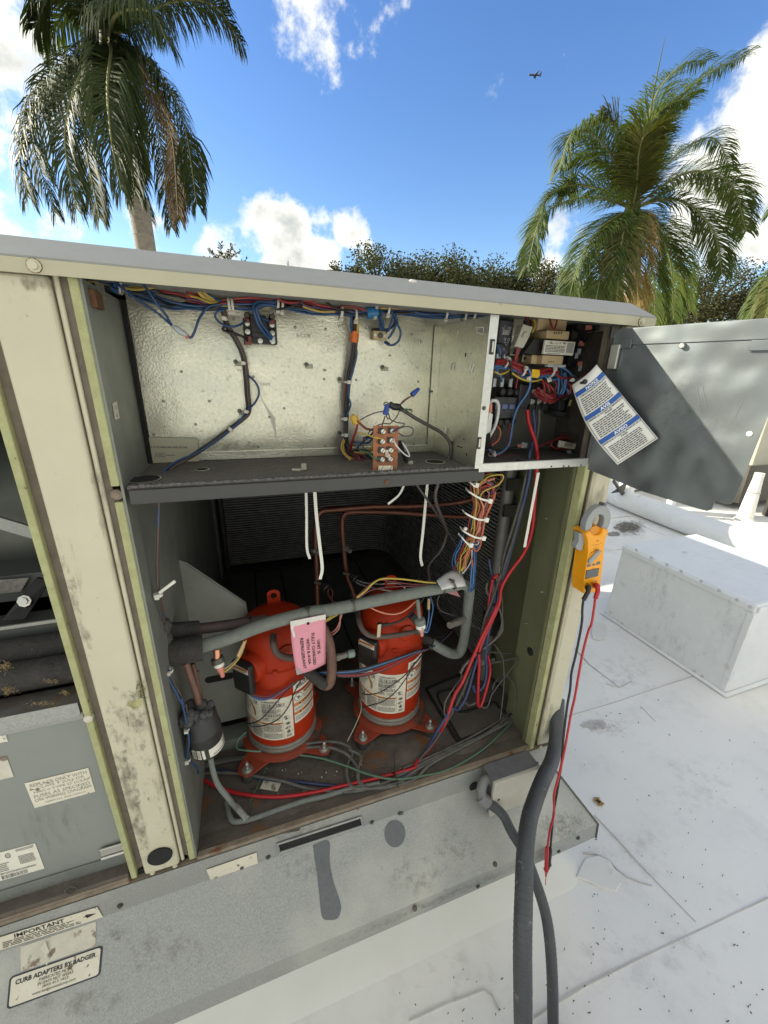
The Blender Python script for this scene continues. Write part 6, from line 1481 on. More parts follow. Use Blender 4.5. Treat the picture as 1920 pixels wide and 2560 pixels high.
# terminal board ----------------------------------------------------------
yb1, yb2 = .035, .055
tb = thing('terminal_board', 'brown thermostat terminal board with screw terminals leaning on the shelf', 'terminal board', P('T4',510,928,yb1))
c4 = [P('T4',382,925,yb1), P('T4',635,930,yb1), P('T4',650,430,yb2), P('T4',388,432,yb2)]
bn = (c4[1]-c4[0]).cross(c4[3]-c4[0]).normalized()
if bn.y > 0: bn = -bn
m = MB(); m.slab(c4, -bn*.002); bd = m.build('board', M['board'], tb, bevel=.0005)
bq = quadmap(*c4)
def bxy(x, y): return ((x-385)/(642-385), (930-y)/(930-432))
def onB(x, y, l=0.): u, v = bxy(x, y); return bq(u, v) + bn*l
bu = (c4[1]-c4[0]).normalized(); bv = (c4[3]-c4[0]).normalized()
for x, y in ((478,495),(573,490),(475,597),(568,588),(478,690),(563,687),(474,785),(560,780)):
    MB().obox(onB(x-14,y-6,.001), bu*.0065, bv*.0062, bn*.0015).build('terminal_saddle', M['black'], tb)
    s_ = MB().lathe(onB(x,y,.002), [(.0051,0),(.0051,.003),(.0042,.0042)], 16, bn).build('terminal_screw', mat('plated_screw', (.72,.70,.62), .35, .3), tb, smooth=30)
    MB().obox(onB(x,y,.0064), (bu*.6+bv*.8)*.0046, (bv*.6-bu*.8)*.0007, bn*.0003).build('screw_slot', M['steeldark'], s_)
m = MB(); m.slab([onB(438,906,.003), onB(585,906,.003), onB(585,845,.003), onB(438,850,.003)], -bn*.0026); jp = m.build('jumper_plate', mat('brass_jumper', (.74,.66,.46), .4, .2), tb)
for x in (470,560):
    MB().lathe(onB(x,878,.003), [(.0052,0),(.0052,.002)], 14, bn).build('terminal_screw', MATS['plated_screw'], jp)
    MB().obox(onB(x,878,.0052), (bu*.5+bv*.85)*.006, (bv*.5-bu*.85)*.0006, bn*.0003).build('screw_slot', M['steeldark'], jp)
MB().obox(onB(520,720,.003), bu*.0034, bv*.0075, bn*.002).lathe(onB(535,748,.003), [(.0046,0),(.0046,.004),(.003,.005)], 14, bn).build('nylon_standoff', mat('frosted_nylon', (.50,.42,.36), .35), tb, smooth=30)
p = Print(lambda u, v: bq(u, v) + bn*.0006)
for t_, x, y in (('R',425,500),('24V',525,447),('G',610,470),('Y1',425,600),('W1',630,592),('Y2',420,692),('W2',620,690),('G',418,788),('C',605,782),('COMP',410,880),('STAT',612,872)):
    u, v = bxy(x, y); w = .035*max(1, len(t_)); p.text(t_, u-w, v-.015, u+w, v+.015)
p.build('lettering', mat('board_ink', (.10,.04,.025), .6), bd)
wire([onB(470,570,.006), P('T4',430,560,.03), P('T4',370,545,.04), P('T4',310,520,.055), P('T4',235,505,.07)], .0016, W['yellow'], tb)
wire([onB(585,575,.006), P('T4',620,630,.03), P('T4',680,700,.03), P('T4',735,745,.035), P('T4',762,745,.04), P('T4',735,680,.05), P('T4',690,610,.06)], .0017, W['white'], tb)
wire([onB(455,775,.006), P('T4',410,775,.03), P('T4',360,740,.04), P('T4',320,710,.06), P('T4',250,690,.09)], .0018, W['green'], tb)
wire([onB(478,470,.004), P('T4',478,430,.05), P('T4',495,380,.06), P('T4',507,335,.07)], .0014, W['maroon'], tb)
# thermostat cable with wire nuts
tcb = thing('thermostat_cable', 'gray jacketed thermostat cable curving from its split end down through the shelf hole', 'cable', P('T4',1000,460,.12))
wire([P('T4',650,240,.09), P('T4',740,300,.10), P('T4',850,370,.11), P('T4',1000,450,.12), P('T4',1100,510,.12), P('T4',1170,590,.115), P('T4',1190,680,.11), P('T4',1165,780,.11), P('T4',1125,850,.10), P('R5',760,80,.08), P('R5',745,200,.10), P('R5',810,370,.2), P('R5',820,430,.25), P('R5',780,540,.26), P('R5',700,640,.24), P('R5',700,750,.2)], .0042, W['gray'], tcb, name='jacket', n=10)
wire([P('R5',610,85,.10), P('R5',700,210,.13), P('R5',780,330,.2), P('R5',850,450,.28), P('R5',900,520,.33)], .0032, W['gray'], tcb, name='jacket')
MB().tube(spline([P('T4',555,210,.085), P('T4',600,235,.086), P('T4',650,240,.09), P('T4',680,265,.094)],4), [.007]*4+[.0078]*5+[.0055]*4, 10).build('tape_wrap', M['black'], tcb, smooth=50)
wire([P('T4',640,245,.085), P('T4',690,275,.088), P('T4',720,275,.088), P('T4',770,260,.09), P('T4',790,280,.09), P('T4',780,295,.09)], .0014, W['gray'], tcb)
wire([P('T4',690,295,.086), P('T4',720,260,.086), P('T4',775,275,.09)], .0014, W['green'], tcb)
wire([P('T4',665,220,.088), P('T4',690,180,.09), P('T4',740,145,.09), P('T4',790,118,.09)], .0013, W['maroon'], tcb)
wire([P('T4',670,215,.088), P('T4',720,170,.09), P('T4',785,125,.09)], .0013, W['gray'], tcb)
wire([P('T4',490,285,.075), P('T4',420,295,.08), P('T4',330,330,.09), P('T4',240,380,.10)], .0014, W['gray'], tcb)
wire([P('T4',555,205,.08), P('T4',510,190,.078), P('T4',498,215,.076), P('T4',530,235,.075)], .0013, W['gray'], tcb)
wire([P('T4',520,320,.075), P('T4',535,360,.075), P('T4',555,350,.075), P('T4',545,310,.076), P('T4',570,370,.07), P('T4',640,400,.06), P('T4',705,410,.06), P('T4',690,440,.055), P('T4',640,450,.055)], .0013, W['gray'], tcb)
wire([P('T4',655,280,.088), P('T4',630,340,.08), P('T4',590,385,.07), P('T4',555,415,.06)], .0013, W['gray'], tcb)
wire([P('T4',590,500,.04), P('T4',660,460,.05), P('T4',740,440,.055), P('T4',800,470,.055), P('T4',780,530,.055), P('T4',710,540,.055), P('T4',650,510,.055)], .0015, W['gray'], tcb)
wire([P('T4',590,495,.04), P('T4',620,480,.045), P('T4',645,460,.05)], .002, W['purple'], tcb)
wire([P('T4',560,415,.058), P('T4',500,410,.06), P('T4',430,430,.065), P('T4',350,490,.08), P('T4',330,540,.09), P('T4',290,560,.1), P('T4',280,660,.12)], .0013, W['gray'], tcb)
MB().tube([P('T4',650,590,.12), P('T4',735,815,.10)], .0055, 8).build('black_sleeve', M['blackmatte'], tcb)
MB().obox(P('T4',770,830,.08), (.006,0,.001), (0,.004,0), (0,0,.007)).build('cable_bushing', M['nylonclear'], tcb, bevel=.002)
def nut(lab, material, a, b, r0, r1, skirt):
    t = thing('wire_nut', lab, 'wire nut', a); ax = b-a; l = ax.length
    MB().lathe(a, [(r0,0),(r0*1.05,l*.1),(r0*.98,l*.35),(r1,l*.95),(r1*.6,l)], 12, ax).build('nut_shell', material, t, smooth=25)
    m = MB(); ax.normalize(); u = ax.orthogonal().normalized(); w = ax.cross(u)
    for k in range(8):
        q = 2*math.pi*k/8; d = u*math.cos(q) + w*math.sin(q); m.tube([a + ax*l*.3 + d*r0*.96, a + ax*l*.93 + d*r1*.98], .0006, 4)
    m.build('nut_ridge', material, t)
    if skirt: MB().lathe(a, [(r0*.7,-.0005),(r0*.9,.0)], 12, ax).build('nut_mouth', M['blackmatte'], t)
    return t
nblue = mat('wire_nut_blue', (.018,.055,.28), .4)
nut('blue wire nut pointing up to the right above the thermostat cable end', nblue, P('T4',785,115,.09), P('T4',862,45,.09), .0058, .0034, True)
nut('upright blue wire nut beside the taped cable end', nblue, P('T4',512,318,.075), P('T4',532,208,.075), .0062, .0045, True)
ny = nut('fluted yellow wire nut joining red wires left of the terminal board', mat('wire_nut_yellow', (.55,.36,.05), .4), P('T4',218,405,.10), P('T4',165,325,.10), .0092, .0062, True)
wire([P('T4',225,400,.10), P('T4',210,480,.105), P('T4',170,580,.12), P('T4',140,690,.15)], .0026, W['red'], ny)
wire([P('T4',235,395,.10), P('T4',270,430,.098), P('T4',320,465,.09), P('T4',380,475,.08)], .0028, mat('wire_rust', (.18,.05,.03), .45), ny)
wire([P('T4',230,385,.098), P('T4',215,375,.094), P('T4',235,400,.09)], .0022, W['red'], ny)
# plastic clip lying on the shelf
q = [PZ('R2',250,1478,1.427), PZ('R2',300,1480,1.427), PZ('R2',345,1470,1.427)]
t = thing('loose_clip', 'loose yellowed plastic clip lying on the shelf', 'clip', q[0]); MB().tube(q, .003, 6).obox(PZ('R2',330,1455,1.434), (.005,0,0), (0,.003,0), (0,0,.006)).build('clip_body', M['nylonclear'], t)

# ---------------------------------------------------------------- right-hand bay
# phase monitor
pm = thing('phase_monitor', 'dark gray phase monitor module with white print at the top left of the right bay', 'module', P('T5',350,350,.15))
q = [P('T5',225,600,.13), P('T5',395,615,.13), P('T5',470,130,.13), P('T5',285,110,.13)]
m = MB(); m.slab(q, (0,.05,0)); pmb = m.build('module_body', mat('module_gray', (.055,.055,.072), .5, 0, (.07,.07,.09), 40, .7), pm, bevel=.002)
p = Print(quadmap(*q, (0,-.0006,0))); r2 = random.Random(4)
p.text('C', .34,.82,.40,.86); p.text('INPUT', .18,.765,.36,.80); p.text('MADE IN', .60,.80,.88,.835); p.text('THE USA', .60,.765,.88,.795); p.lines(.25,.60,.86,.75,5,.45,r2,.25); p.rect(.52,.76,.525,.86); p.text('CE', .42,.44,.60,.52); p.ring(.80,.47,.08,.05,.3); p.text('OUT WIRE', .47,.37,.83,.405); p.text('L1', .5,.18,.6,.22); p.text('NOW', .6,.31,.74,.34)
p.build('print', M['inkwhite'], pmb)
for x, y in ((245,610),(350,615)): MB().obox(P('T5',x,y,.12), (.0055,0,0), (0,.004,0), (0,0,.005)).build('spade_terminal', M['clearplastic'], pm, bevel=.001)
wire([P('T5',230,430,.115), P('T5',300,440,.105), P('T5',380,500,.10), P('T5',400,570,.105), P('T5',360,605,.115)], .0024, W['black'], pm)
wire([P('T5',235,460,.115), P('T5',270,520,.11), P('T5',280,580,.112), P('T5',260,620,.118)], .0026, W['lightblue'], pm)
# milky plug connector hanging
cn = thing('plug_connector', 'milky white plug connector hanging between monitor and transformer', 'connector', P('T5',600,330,.11))
q = [P('T5',480,470,.10), P('T5',600,500,.10), P('T5',700,310,.10), P('T5',560,265,.10)]
m = MB(); m.slab(q, (0,.018,0)); m.build('plug_half', M['connector'], cn, bevel=.0015)
q = [P('T5',540,320,.096), P('T5',675,350,.096), P('T5',735,205,.096), P('T5',600,165,.096)]
m = MB(); m.slab(q, (0,.024,0)); m.build('socket_half', M['connector'], cn, bevel=.0015)
q = [P('T5',590,340,.092), P('T5',640,352,.092), P('T5',670,290,.092), P('T5',620,275,.092)]
m = MB(); m.slab(q, (0,.005,0)); m.build('latch', M['connector'], cn, bevel=.001)
bundle([P('T5',545,490,.11), P('T5',520,560,.115), P('T5',500,640,.12), P('T5',510,720,.125), P('T5',540,780,.125)], ['red','lightblue','black','red','navy'], .0024, .006, cn, 3)
bundle([P('T5',680,190,.11), P('T5',680,140,.115), P('T5',660,70,.12)], ['red','lightblue','black'], .0024, .006, cn, 4)
wire([P('T5',715,280,.11), P('T5',755,210,.112), P('T5',765,150,.115), P('T5',740,110,.12)], .0024, W['yellow'], cn)
# metal angle behind
bx('bay_bracket', (P('T5',470,110,.16).x,.16,P('T5',500,600,.16).z), (P('T5',600,110,.16).x,.165,P('T5',500,80,.16).z), M['galv'], UR)
# transformer
tr = thing('transformer', 'control transformer with tan coil ends and a white rating label', 'transformer', P('T5',1000,420,.14))
fbox('coil_end','T5',790,110,1215,245,.13,.185,M['tan'],tr,.003); fbox('coil_end','T5',765,200,1000,365,.145,.2,M['tan'],tr,.003)
def skew(name, r, c4, yf, depth, material, parent, bevel=.0015):
    m = MB(); m.slab([P(r,x,y,yf) for x, y in c4], (0,depth,0)); return m.build(name, material, parent, bevel=bevel)
skew('bobbin_top','T5',((915,365),(1225,388),(1245,268),(930,250)),.105,.06,M['tan'],tr,.002)
skew('bobbin_bottom','T5',((850,715),(1140,728),(1160,610),(870,595)),.105,.06,M['tan'],tr,.002)
skew('coil_wrap','T5',((705,715),(850,722),(868,600),(725,588)),.125,.06,M['tan'],tr,.002)
skew('iron_core','T5',((600,575),(870,590),(905,385),(740,372)),.115,.07,M['black'],tr,.001)
skew('mounting_foot','T5',((580,690),(680,700),(690,590),(600,575)),.15,.003,M['galv'],tr,.0005)
MB().lathe(P('T5',620,640,.149), [(.0035,0),(.0035,.001)], 12, (0,-1,0)).build('foot_slot', M['blackmatte'], tr)
lb = skew('rating_label','T5',((870,580),(1285,602),(1320,415),(905,388)),.098,.006,M['paper'],tr,.0005)
q = [P('T5',x,y,.0974) for x, y in ((870,580),(1285,602),(1320,415),(905,388))]
p = Print(quadmap(*q)); r2 = random.Random(12)
p.text('UL', .15,.76,.25,.93,.03); p.text('us', .255,.76,.29,.84); p.text('CE', .34,.76,.42,.90); p.ring(.50,.84,.03,.07,.3); p.text('W', .58,.76,.70,.93,.03); p.text('c', .08,.80,.10,.86)
p.lines(.05,.16,.70,.68,5,.45,r2,.08); p.lines(.1,.04,.6,.10,1,.6,r2,.2)
p.build('print', M['ink'], lb)
pd = Print(quadmap(*q)); 
pr_ = mat('label_gray_patch', (.33,.325,.30), .6)
pd.rect(.74,.17,.97,.93); pd.build('code_area', pr_, lb)
for x in (1030,1062,1095,1128): fbox('bobbin_slot','T5',x-8,278,x+8,302,.1035,.106,M['black'],tr,0)
for x in (955,985,1015): fbox('bobbin_slot','T5',x-6,680,x+6,696,.1035,.106,M['black'],tr,0)
wire([P('T5',965,90,.12), P('T5',985,180,.11), P('T5',1020,240,.105), P('T5',1055,170,.115), P('T5',1065,95,.12)], .0022, W['red'], tr)
MB().obox(P('T5',1290,320,.15), (.014,0,0), (0,.008,0), (0,0,.012)).build('core_ear', M['black'], tr, bevel=.002)
screws(tr, M['steeldark'], [(P('T5',1300,320,.141),(0,-1,0))], .0065, .006)
MB().obox(P('T5',1040,745,.12), (.028,0,.0), (0,.006,0), (0,0,.003)).build('lead_exit', M['clearplastic'], tr)
# dark relays and contactor at the far right of the bay
rk = thing('relay_bank', 'bank of dark relays with orange terminals behind the white tag', 'relay', P('T5',1400,450,.17))
for x0, y0, x1, y1, yy in ((1330,170,1520,330,.15),(1330,340,1500,640,.15),(1520,180,1659,700,.14),(1210,620,1480,760,.16)):
    fbox('relay_body','T5',x0,y0,x1,y1,yy,.205,M['relayblack'],rk,.003)
for x, y in ((1485,215),(1520,215),(1390,430),(1415,440),(1375,715),(1415,715)): MB().obox(P('T5',x,y,.142), (.0045,0,0), (0,.003,0), (0,0,.0055)).build('terminal_boot', M['pinkterm'], rk, bevel=.001)
for x, y in ((1370,545),(1335,605),(1385,780),(1445,780)): MB().obox(P('T5',x,y,.142), (.0042,0,0), (0,.003,0), (0,0,.007)).build('spade_sleeve', M['clearplastic'], rk, bevel=.001)
wire([P('T5',1430,420,.135), P('T5',1500,360,.12), P('T5',1560,280,.115), P('T5',1560,190,.12)], .002, W['black'], rk)
p = Print(quadmap(P('T5',1540,700,.139), P('T5',1659,700,.139), P('T5',1659,180,.139), P('T5',1540,180,.139))); p.lines(.3,.55,.95,.66,3,.3,random.Random(2)); p.lines(.1,.24,.9,.32,3,.4,random.Random(3)); p.build('print', M['inkgray'], rk)
# contactor
ct = thing('contactor', 'dark gray three pole contactor with blue windows low in the right bay', 'contactor', P('T6',350,300,.16))
fbox('contactor_base','T6',195,170,520,560,.165,.2,M['contactor'],ct,.002)
q = [P('T6',205,480,.14), P('T6',470,470,.14), P('T6',520,185,.14), P('T6',215,180,.14)]
m = MB(); m.slab(q, (0,.0245,0)); cf = m.build('contactor_face', M['contactor'], ct, bevel=.0015)
for x in (250,345,445):
    fbox('window','T6',x-38,285,x+38,345,.1385,.1398,M['contactorblue'],ct,.0005)
for x in (270,372,470):
    MB().lathe(P('T6',x,130,.15), [(.0085,0),(.0085,.015),(.0065,.017)], 16, (0,-1,.35)).build('line_terminal', M['black'], ct, smooth=40)
    fbox('terminal_barrier','T6',x-56,40,x-44,180,.135,.17,M['black'],ct,.0005)
for x, y in ((240,505),(330,500),(420,490)):
    MB().lathe(P('T6',x,y,.15), [(.0085,0),(.0085,.017),(.0065,.019)], 16, (0,-1,-.3)).build('load_terminal', M['black'], ct, smooth=40)
p = Print(quadmap(P('T6',205,480,.1385), P('T6',470,470,.1385), P('T6',520,185,.1385), P('T6',215,180,.1385))); r2 = random.Random(7)
p.lines(.05,.78,.35,.92,3,.3,r2,.1); p.lines(.62,.78,.96,.92,2,.35,r2,.05); p.lines(.05,.25,.40,.36,2,.3,r2,.1); p.lines(.55,.25,.97,.36,3,.3,r2,.1); p.build('print', M['inkgray'], cf)
for x in (195,300,420): MB().obox(P('T5',x,980,.15), (.0045,0,.0), (0,.003,0), (0,0,.011)).build('spade_sleeve', M['clearplastic'], ct, bevel=.001)
wire([P('T6',90,830,.12), P('T6',190,880,.12), P('T6',280,760,.125), P('T6',310,640,.13), P('T6',300,570,.14)], .0028, W['black'], ct)
wire([P('T6',110,900,.12), P('T6',170,970,.115), P('T6',260,980,.115), P('T6',370,880,.12), P('T6',410,720,.13), P('T6',410,550,.14)], .0026, W['red'], ct)
wire([P('T6',120,900,.118), P('T6',190,960,.115), P('T6',270,960,.115), P('T6',390,860,.12), P('T6',430,700,.125), P('T6',460,500,.13), P('T6',530,310,.125), P('T6',640,150,.12), P('T6',690,20,.115), P('T5',700,900,.11), P('T5',680,800,.11), P('T5',620,775,.115)], .0028, W['lightblue'], ct)
wire([P('T6',160,850,.12), P('T6',240,790,.12), P('T6',280,700,.125), P('T6',270,620,.13), P('T6',215,575,.14)], .0024, W['orange'], ct)
wire([P('T6',140,840,.12), P('T6',195,760,.125), P('T6',190,690,.13), P('T6',150,650,.135)], .0024, W['maroon'], ct)
wire([P('T6',60,1080,.11), P('T6',170,1030,.115), P('T6',400,1000,.12), P('T6',650,985,.13)], .0026, W['red'], ct)
wire([P('T6',80,1110,.11), P('T6',180,1040,.11), P('T6',330,1030,.115), P('T6',500,1080,.12)], .0026, W['black'], ct)
wire([P('T5',520,760,.12), P('T5',525,870,.12), P('T5',495,1050,.13)], .0022, W['red'], ct)
tie(P('T6',165,965,.116), (.7,0,-.6), .009, M['nylon'], ct, .005)
bundle([P('T6',30,1000,.10), P('T6',30,1060,.10), P('T6',20,1110,.10)], ['blue','navy','blue','black'], .0028, .006, ct, 3)
# white jacketed flag lead at the divider
fl = thing('ferrule_lead', 'white loop lead with orange boot hooked beside the divider flange', 'wire', P('T6',150,400,.10))
wire([P('T6',130,260,.09), P('T6',170,230,.085), P('T6',230,240,.085), P('T6',255,320,.085), P('T6',235,480,.09), P('T6',190,620,.095), P('T6',120,740,.10), P('T6',110,800,.105)], .0042, W['white'], fl, name='loop')
MB().tube([P('T6',140,270,.09), P('T6',140,390,.09)], .0052, 8).build('boot', M['pinkterm'], fl, smooth=50)
skew('paper_flag','T6',((75,700),(150,660),(180,420),(130,380)),.088,.003,M['tagwhite'],fl,.001)
MB().tube(spline([P('T6',100,690,.10), P('T6',95,790,.10), P('T6',90,880,.105)],4), .0085, 10).build('sleeve', M['blackmatte'], fl, smooth=50)
# horizontal trunk of wires under the transformer
ht = thing('wire_harness', 'red and blue wire trunk with a yellow tape flag across the right bay', 'wires', P('T5',600,820,.13))
bundle([P('T5',190,720,.11), P('T5',330,730,.12), P('T5',470,770,.125), P('T5',600,820,.125), P('T5',750,850,.125), P('T5',900,850,.125), P('T5',1050,850,.13)], ['lightblue','red','lightblue','purple','red','red','lightblue','red','darkred','red'], .0026, .0105, ht, 6, wob=.5)
wire([P('T5',200,820,.105), P('T5',270,860,.105), P('T5',350,840,.11), P('T5',420,790,.115)], .0024, W['yellow'], ht)
wire([P('T5',440,840,.112), P('T5',540,910,.11), P('T5',650,950,.11), P('T5',760,955,.115), P('T5',850,930,.12)], .0024, W['yellow'], ht)
wire([P('T5',540,900,.115), P('T5',650,910,.115), P('T5',800,910,.12), P('T5',960,910,.125), P('T5',1080,930,.13)], .0024, W['blue'], ht)
wire([P('T5',230,790,.108), P('T5',250,850,.105), P('T5',290,900,.11), P('T5',300,960,.13)], .0026, W['lightblue'], ht)
wire([P('T5',400,660,.105), P('T5',430,730,.103), P('T5',430,830,.105), P('T5',420,920,.12)], .0028, W['black'], ht)
for x, y in ((345,700),(580,820),(980,830)): tie(P('T5',x,y,.122), (1,0,-.2), .0125, M['nylon'], ht, .005, hd=(0,-1,.6))
skew('yellow_flag','T5',((700,900),(800,915),(830,870),(825,795),(725,795),(715,850))[:4],.107,.002,M['yellowtape'],ht,.0005)
skew('yellow_flag','T5',((715,905),(805,912),(832,800),(722,790)),.108,.0015,M['yellowtape'],ht,.0005)
MB().lathe(P('T5',660,920,.112), [(.0052,0),(.0052,.006)], 12, (.4,-1,0)).lathe(P('T5',945,945,.115), [(.0062,0),(.0062,.006)], 12, (.4,-1,.5)).build('tie_mount', M['nylonwhite'], ht)
# looping red and blue leads on the power block
lw = thing('wire_loops', 'looped red and blue wires spilling over the power block', 'wires', P('T5',1000,1050,.12))
for k, (c, xs) in enumerate((('red',((860,940),(890,1040),(890,1150),(860,1230))),('red',((900,960),(950,1050),(960,1150),(920,1220))),('red',((930,990),(1000,1060),(1035,1150),(1010,1230))),('black',((930,990),(1010,1060),(1060,1150),(1090,1210))),('darkred',((1010,950),(1060,1000),(1030,1090),(1000,1180))),
        ('lightblue',((1060,830),(1090,950),(1080,1080),(1060,1180))),('lightblue',((1160,850),(1170,980),(1130,1080),(1080,1190))),('lightblue',((1180,840),(1190,970),(1160,1090),(1110,1180))),('blue',((1120,800),(1130,950),(1140,1060),(1120,1170))),('red',((1210,960),(1250,1030),(1240,1130),(1180,1200))),('lightblue',((920,850),(910,890),(960,940),(1060,930),(1100,900))),('lightblue',((1100,760),(1180,790),(1260,860),(1300,910))),
        ('red',((990,760),(1030,830),(1100,900),(1200,915),(1290,915))),('black',((1250,1090),(1230,1150),(1180,1200),(1120,1220))),('lightblue',((1180,1040),(1220,1100),(1210,1150))),('maroon',((1330,960),(1390,910),(1450,850),(1490,800))))):
    wire([P('T5',x,y,.125-.010*math.sin(math.pi*i/(len(xs)-1))) for i, (x, y) in enumerate(xs)], .0027, W[c], lw)
bundle([P('T6',760,100,.12), P('T6',820,140,.11), P('T6',900,190,.10), P('T6',980,220,.10), P('T6',1040,190,.11)], ['red','darkred','red','red','darkred','red','red'], .003, .010, lw, 8)
bundle([P('T6',950,240,.11), P('T6',1020,220,.108), P('T6',1100,195,.115), P('T6',1190,170,.125)], ['darkred','red','navy','black','darkred'], .0026, .007, lw, 10)
skew('white_tab','T5',((1240,960),(1300,965),(1330,920),(1280,915)),.10,.004,M['nylonwhite'],lw,.001)
# power block
pb = thing('power_block', 'black power distribution block with three steel lugs', 'terminal block', P('T6',820,270,.15))
for x in (725,815,905):
    fbox('pole','T6',x-40,285,x+44,355,.12,.19,M['black'],pb,.001)
    fbox('lug','T6',x-22,205,x+28,285,.125,.16,M['steel'],pb,.001)
    MB().lathe(P('T6',x+5,240,.1245), [(.0042,0),(.0042,.003)], 6, (0,-1,0)).build('lug_screw', M['galv_bright'], pb)
skew('block_cover','T6',((530,330),(680,355),(730,20),(560,0)),.13,.06,M['relayblack'],pb,.002)
fbox('block_back','T6',730,0,890,100,.14,.19,M['black'],pb,.002)
fbox('block_pad','T6',735,80,900,130,.13,.14,mat('cream_pad', (.45,.42,.34), .6),pb,.001)
# auxiliary switch
ax_ = thing('auxiliary_switch', 'small dark auxiliary switch block below the wire loops', 'switch', P('T6',1120,340,.16))
fbox('switch_body','T6',1080,230,1190,370,.14,.2,M['relayblack'],ax_,.002); skew('switch_foot','T6',((1050,430),(1160,470),(1200,400),(1070,365)),.135,.05,M['relayblack'],ax_,.002); fbox('switch_arm','T6',1190,240,1260,450,.16,.2,M['black'],ax_,.002)
MB().tube([P('T6',1230,300,.14), P('T6',1260,220,.14)], .0035, 6).build('green_lead', mat('olive_lead', (.30,.30,.12), .5), ax_)
# terminals low at the right
lt = thing('flag_terminals', 'pair of orange flag terminals with red leads behind the white tag', 'terminals', P('T6',1240,570,.18))
for x, y in ((1210,540),(1205,610),(1255,530),(1290,590)): MB().obox(P('T6',x,y,.17), (.005,0,0), (0,.003,0), (0,0,.007)).build('terminal_boot', M['pinkterm'], lt, bevel=.001)
wire([P('T6',1210,630,.17), P('T6',1150,700,.16), P('T6',1090,740,.155), P('T6',1000,790,.15), P('T6',900,830,.14), P('T6',800,870,.12)], .0026, W['red'], lt)
wire([P('T6',1000,790,.15), P('T6',985,850,.145), P('T6',1040,890,.14), P('T6',1150,890,.135), P('T6',1230,920,.13)], .003, W['red'], lt)
wire([P('T6',1040,770,.15), P('T6',1150,740,.145), P('T6',1260,770,.14), P('T6',1330,790,.145)], .0055, W['darkred'], lt)
wire([P('T6',1350,840,.15), P('T6',1400,760,.16), P('T6',1430,680,.17)], .0075, W['darkred'], lt)
MB().lathe(P('T6',1330,650,.19), [(.012,0),(.012,.01)], 16, (0,-1,0)).build('bushing', M['steeldark'], lt)
for x, y in ((1235,980),(1425,960)): MB().cyl(P('T6',x-3,y-60,.12), P('T6',x,y+70,.12), .0062, n=10).build('splice_sleeve', M['clearplastic'], lt, smooth=60)
wire([P('T6',1310,880,.11), P('T6',1380,870,.11), P('T6',1420,900,.118)], .0022, W['pinkw'], lt)
skew('fuse_flag','T6',((1100,875),(1310,905),(1335,830),(1125,785)),.105,.01,M['paperdirty'],lt,.001)
MB().obox(P('T6',1225,835,.104), (.014,0,-.002), (0,.002,0), (.002,0,.005)).build('fuse_body', mat('fuse_gray', (.30,.29,.23), .5), lt, bevel=.002)
# spare spade and label
t = thing('spade_lead', 'pink spade terminal in a clear sleeve lying across the right bay', 'terminals', P('T6',600,850,.14)); skew('sleeve','T6',((580,890),(650,890),(665,815),(600,810)),.13,.008,M['clearplastic'],t,.002); skew('terminal','T6',((515,880),(580,878),(585,830),(525,835)),.132,.004,M['pinkterm'],t,.001)
wire([P('T6',515,870,.13), P('T6',430,885,.125), P('T6',300,920,.12), P('T6',210,940,.118)], .002, W['black'], t)
# notice tag
nt_ = thing('notice_tag', 'white warning tag with blue NOTICE bands hanging over the open control door', 'tag', P('S7',700,700,-.05))
def ny_(u, v): return -.055 + .035*(1-v) * 0
c_ = [P('S7',795,1560,-.115), P('S7',1358,1195,-.145), P('S7',505,172,-.02), P('S7',160,460,.015)]
def ng(u, v, l=0.):
    q = (c_[0]*(1-u)+c_[1]*u)*(1-v) + (c_[3]*(1-u)+c_[2]*u)*v
    # left edge bellies outwards and rolls forward
    b_ = math.sin(math.pi*min(1, max(0, v))) * (1-u)**1.5
    ax = (c_[0]-c_[1]).normalized()
    n = Vector((-.25,-.95,.1)).normalized()
    return q + ax*.014*b_ + n*(.012*math.sin(math.pi*u)*v + l) 
m = MB(); n = 14; m.add([ng(i/n, j/n) for j in range(n+1) for i in range(n+1)], [(j*(n+1)+i, j*(n+1)+i+1, (j+1)*(n+1)+i+1, (j+1)*(n+1)+i) for j in range(n) for i in range(n)])
cd = m.build('card', M['tagwhite'], nt_, smooth=180); md = cd.modifiers.new('s','SOLIDIFY'); md.thickness = .0006; md.offset = -1
def sp_text(p, t, u0, v0, u1, v1, bold=0.): p.text(t, u0, v0, u1, v1, bold)
p = Print(lambda u, v: ng(u, v, .0012))
B3 = ((.855,.905),(.575,.625),(.275,.325))
for v0, v1 in B3: p.rect(.015,v0,.985,v1,14)
p.build('blue_band', M['inkblue'], cd)
p = Print(lambda u, v: ng(u, v, .0018))
for t_, (v0, v1), hw in (('NOTICE',B3[0],.20),('AVIS',B3[1],.13),('AVISO',B3[2],.16)): p.text(t_, .5-hw, v0+.008, .5+hw, v1-.008, .03)
p.build('band_lettering', M['inkwhite'], cd)
p = Print(lambda u, v: ng(u, v, .0013)); r2 = random.Random(3)
p.text('CHECK PHASE-MONITOR LIGHT!', .10,.826,.93,.846,.02)
p.text('VERIFIEZ LE VOYANT DU MONITEUR DE', .05,.548,.97,.567,.02); p.text('PHASE!', .42,.525,.60,.543,.02)
p.text('VERIFIQUE LA LUZ DEL MONITOR DE LA', .03,.248,.97,.267,.02); p.text('FASE!', .43,.225,.58,.243,.02)
p.lines(.09,.635,.90,.815,8,.42,r2,.12,2); p.lines(.09,.335,.90,.515,8,.42,r2,.15,2); p.lines(.09,.035,.90,.215,9,.42,r2,.15,2)
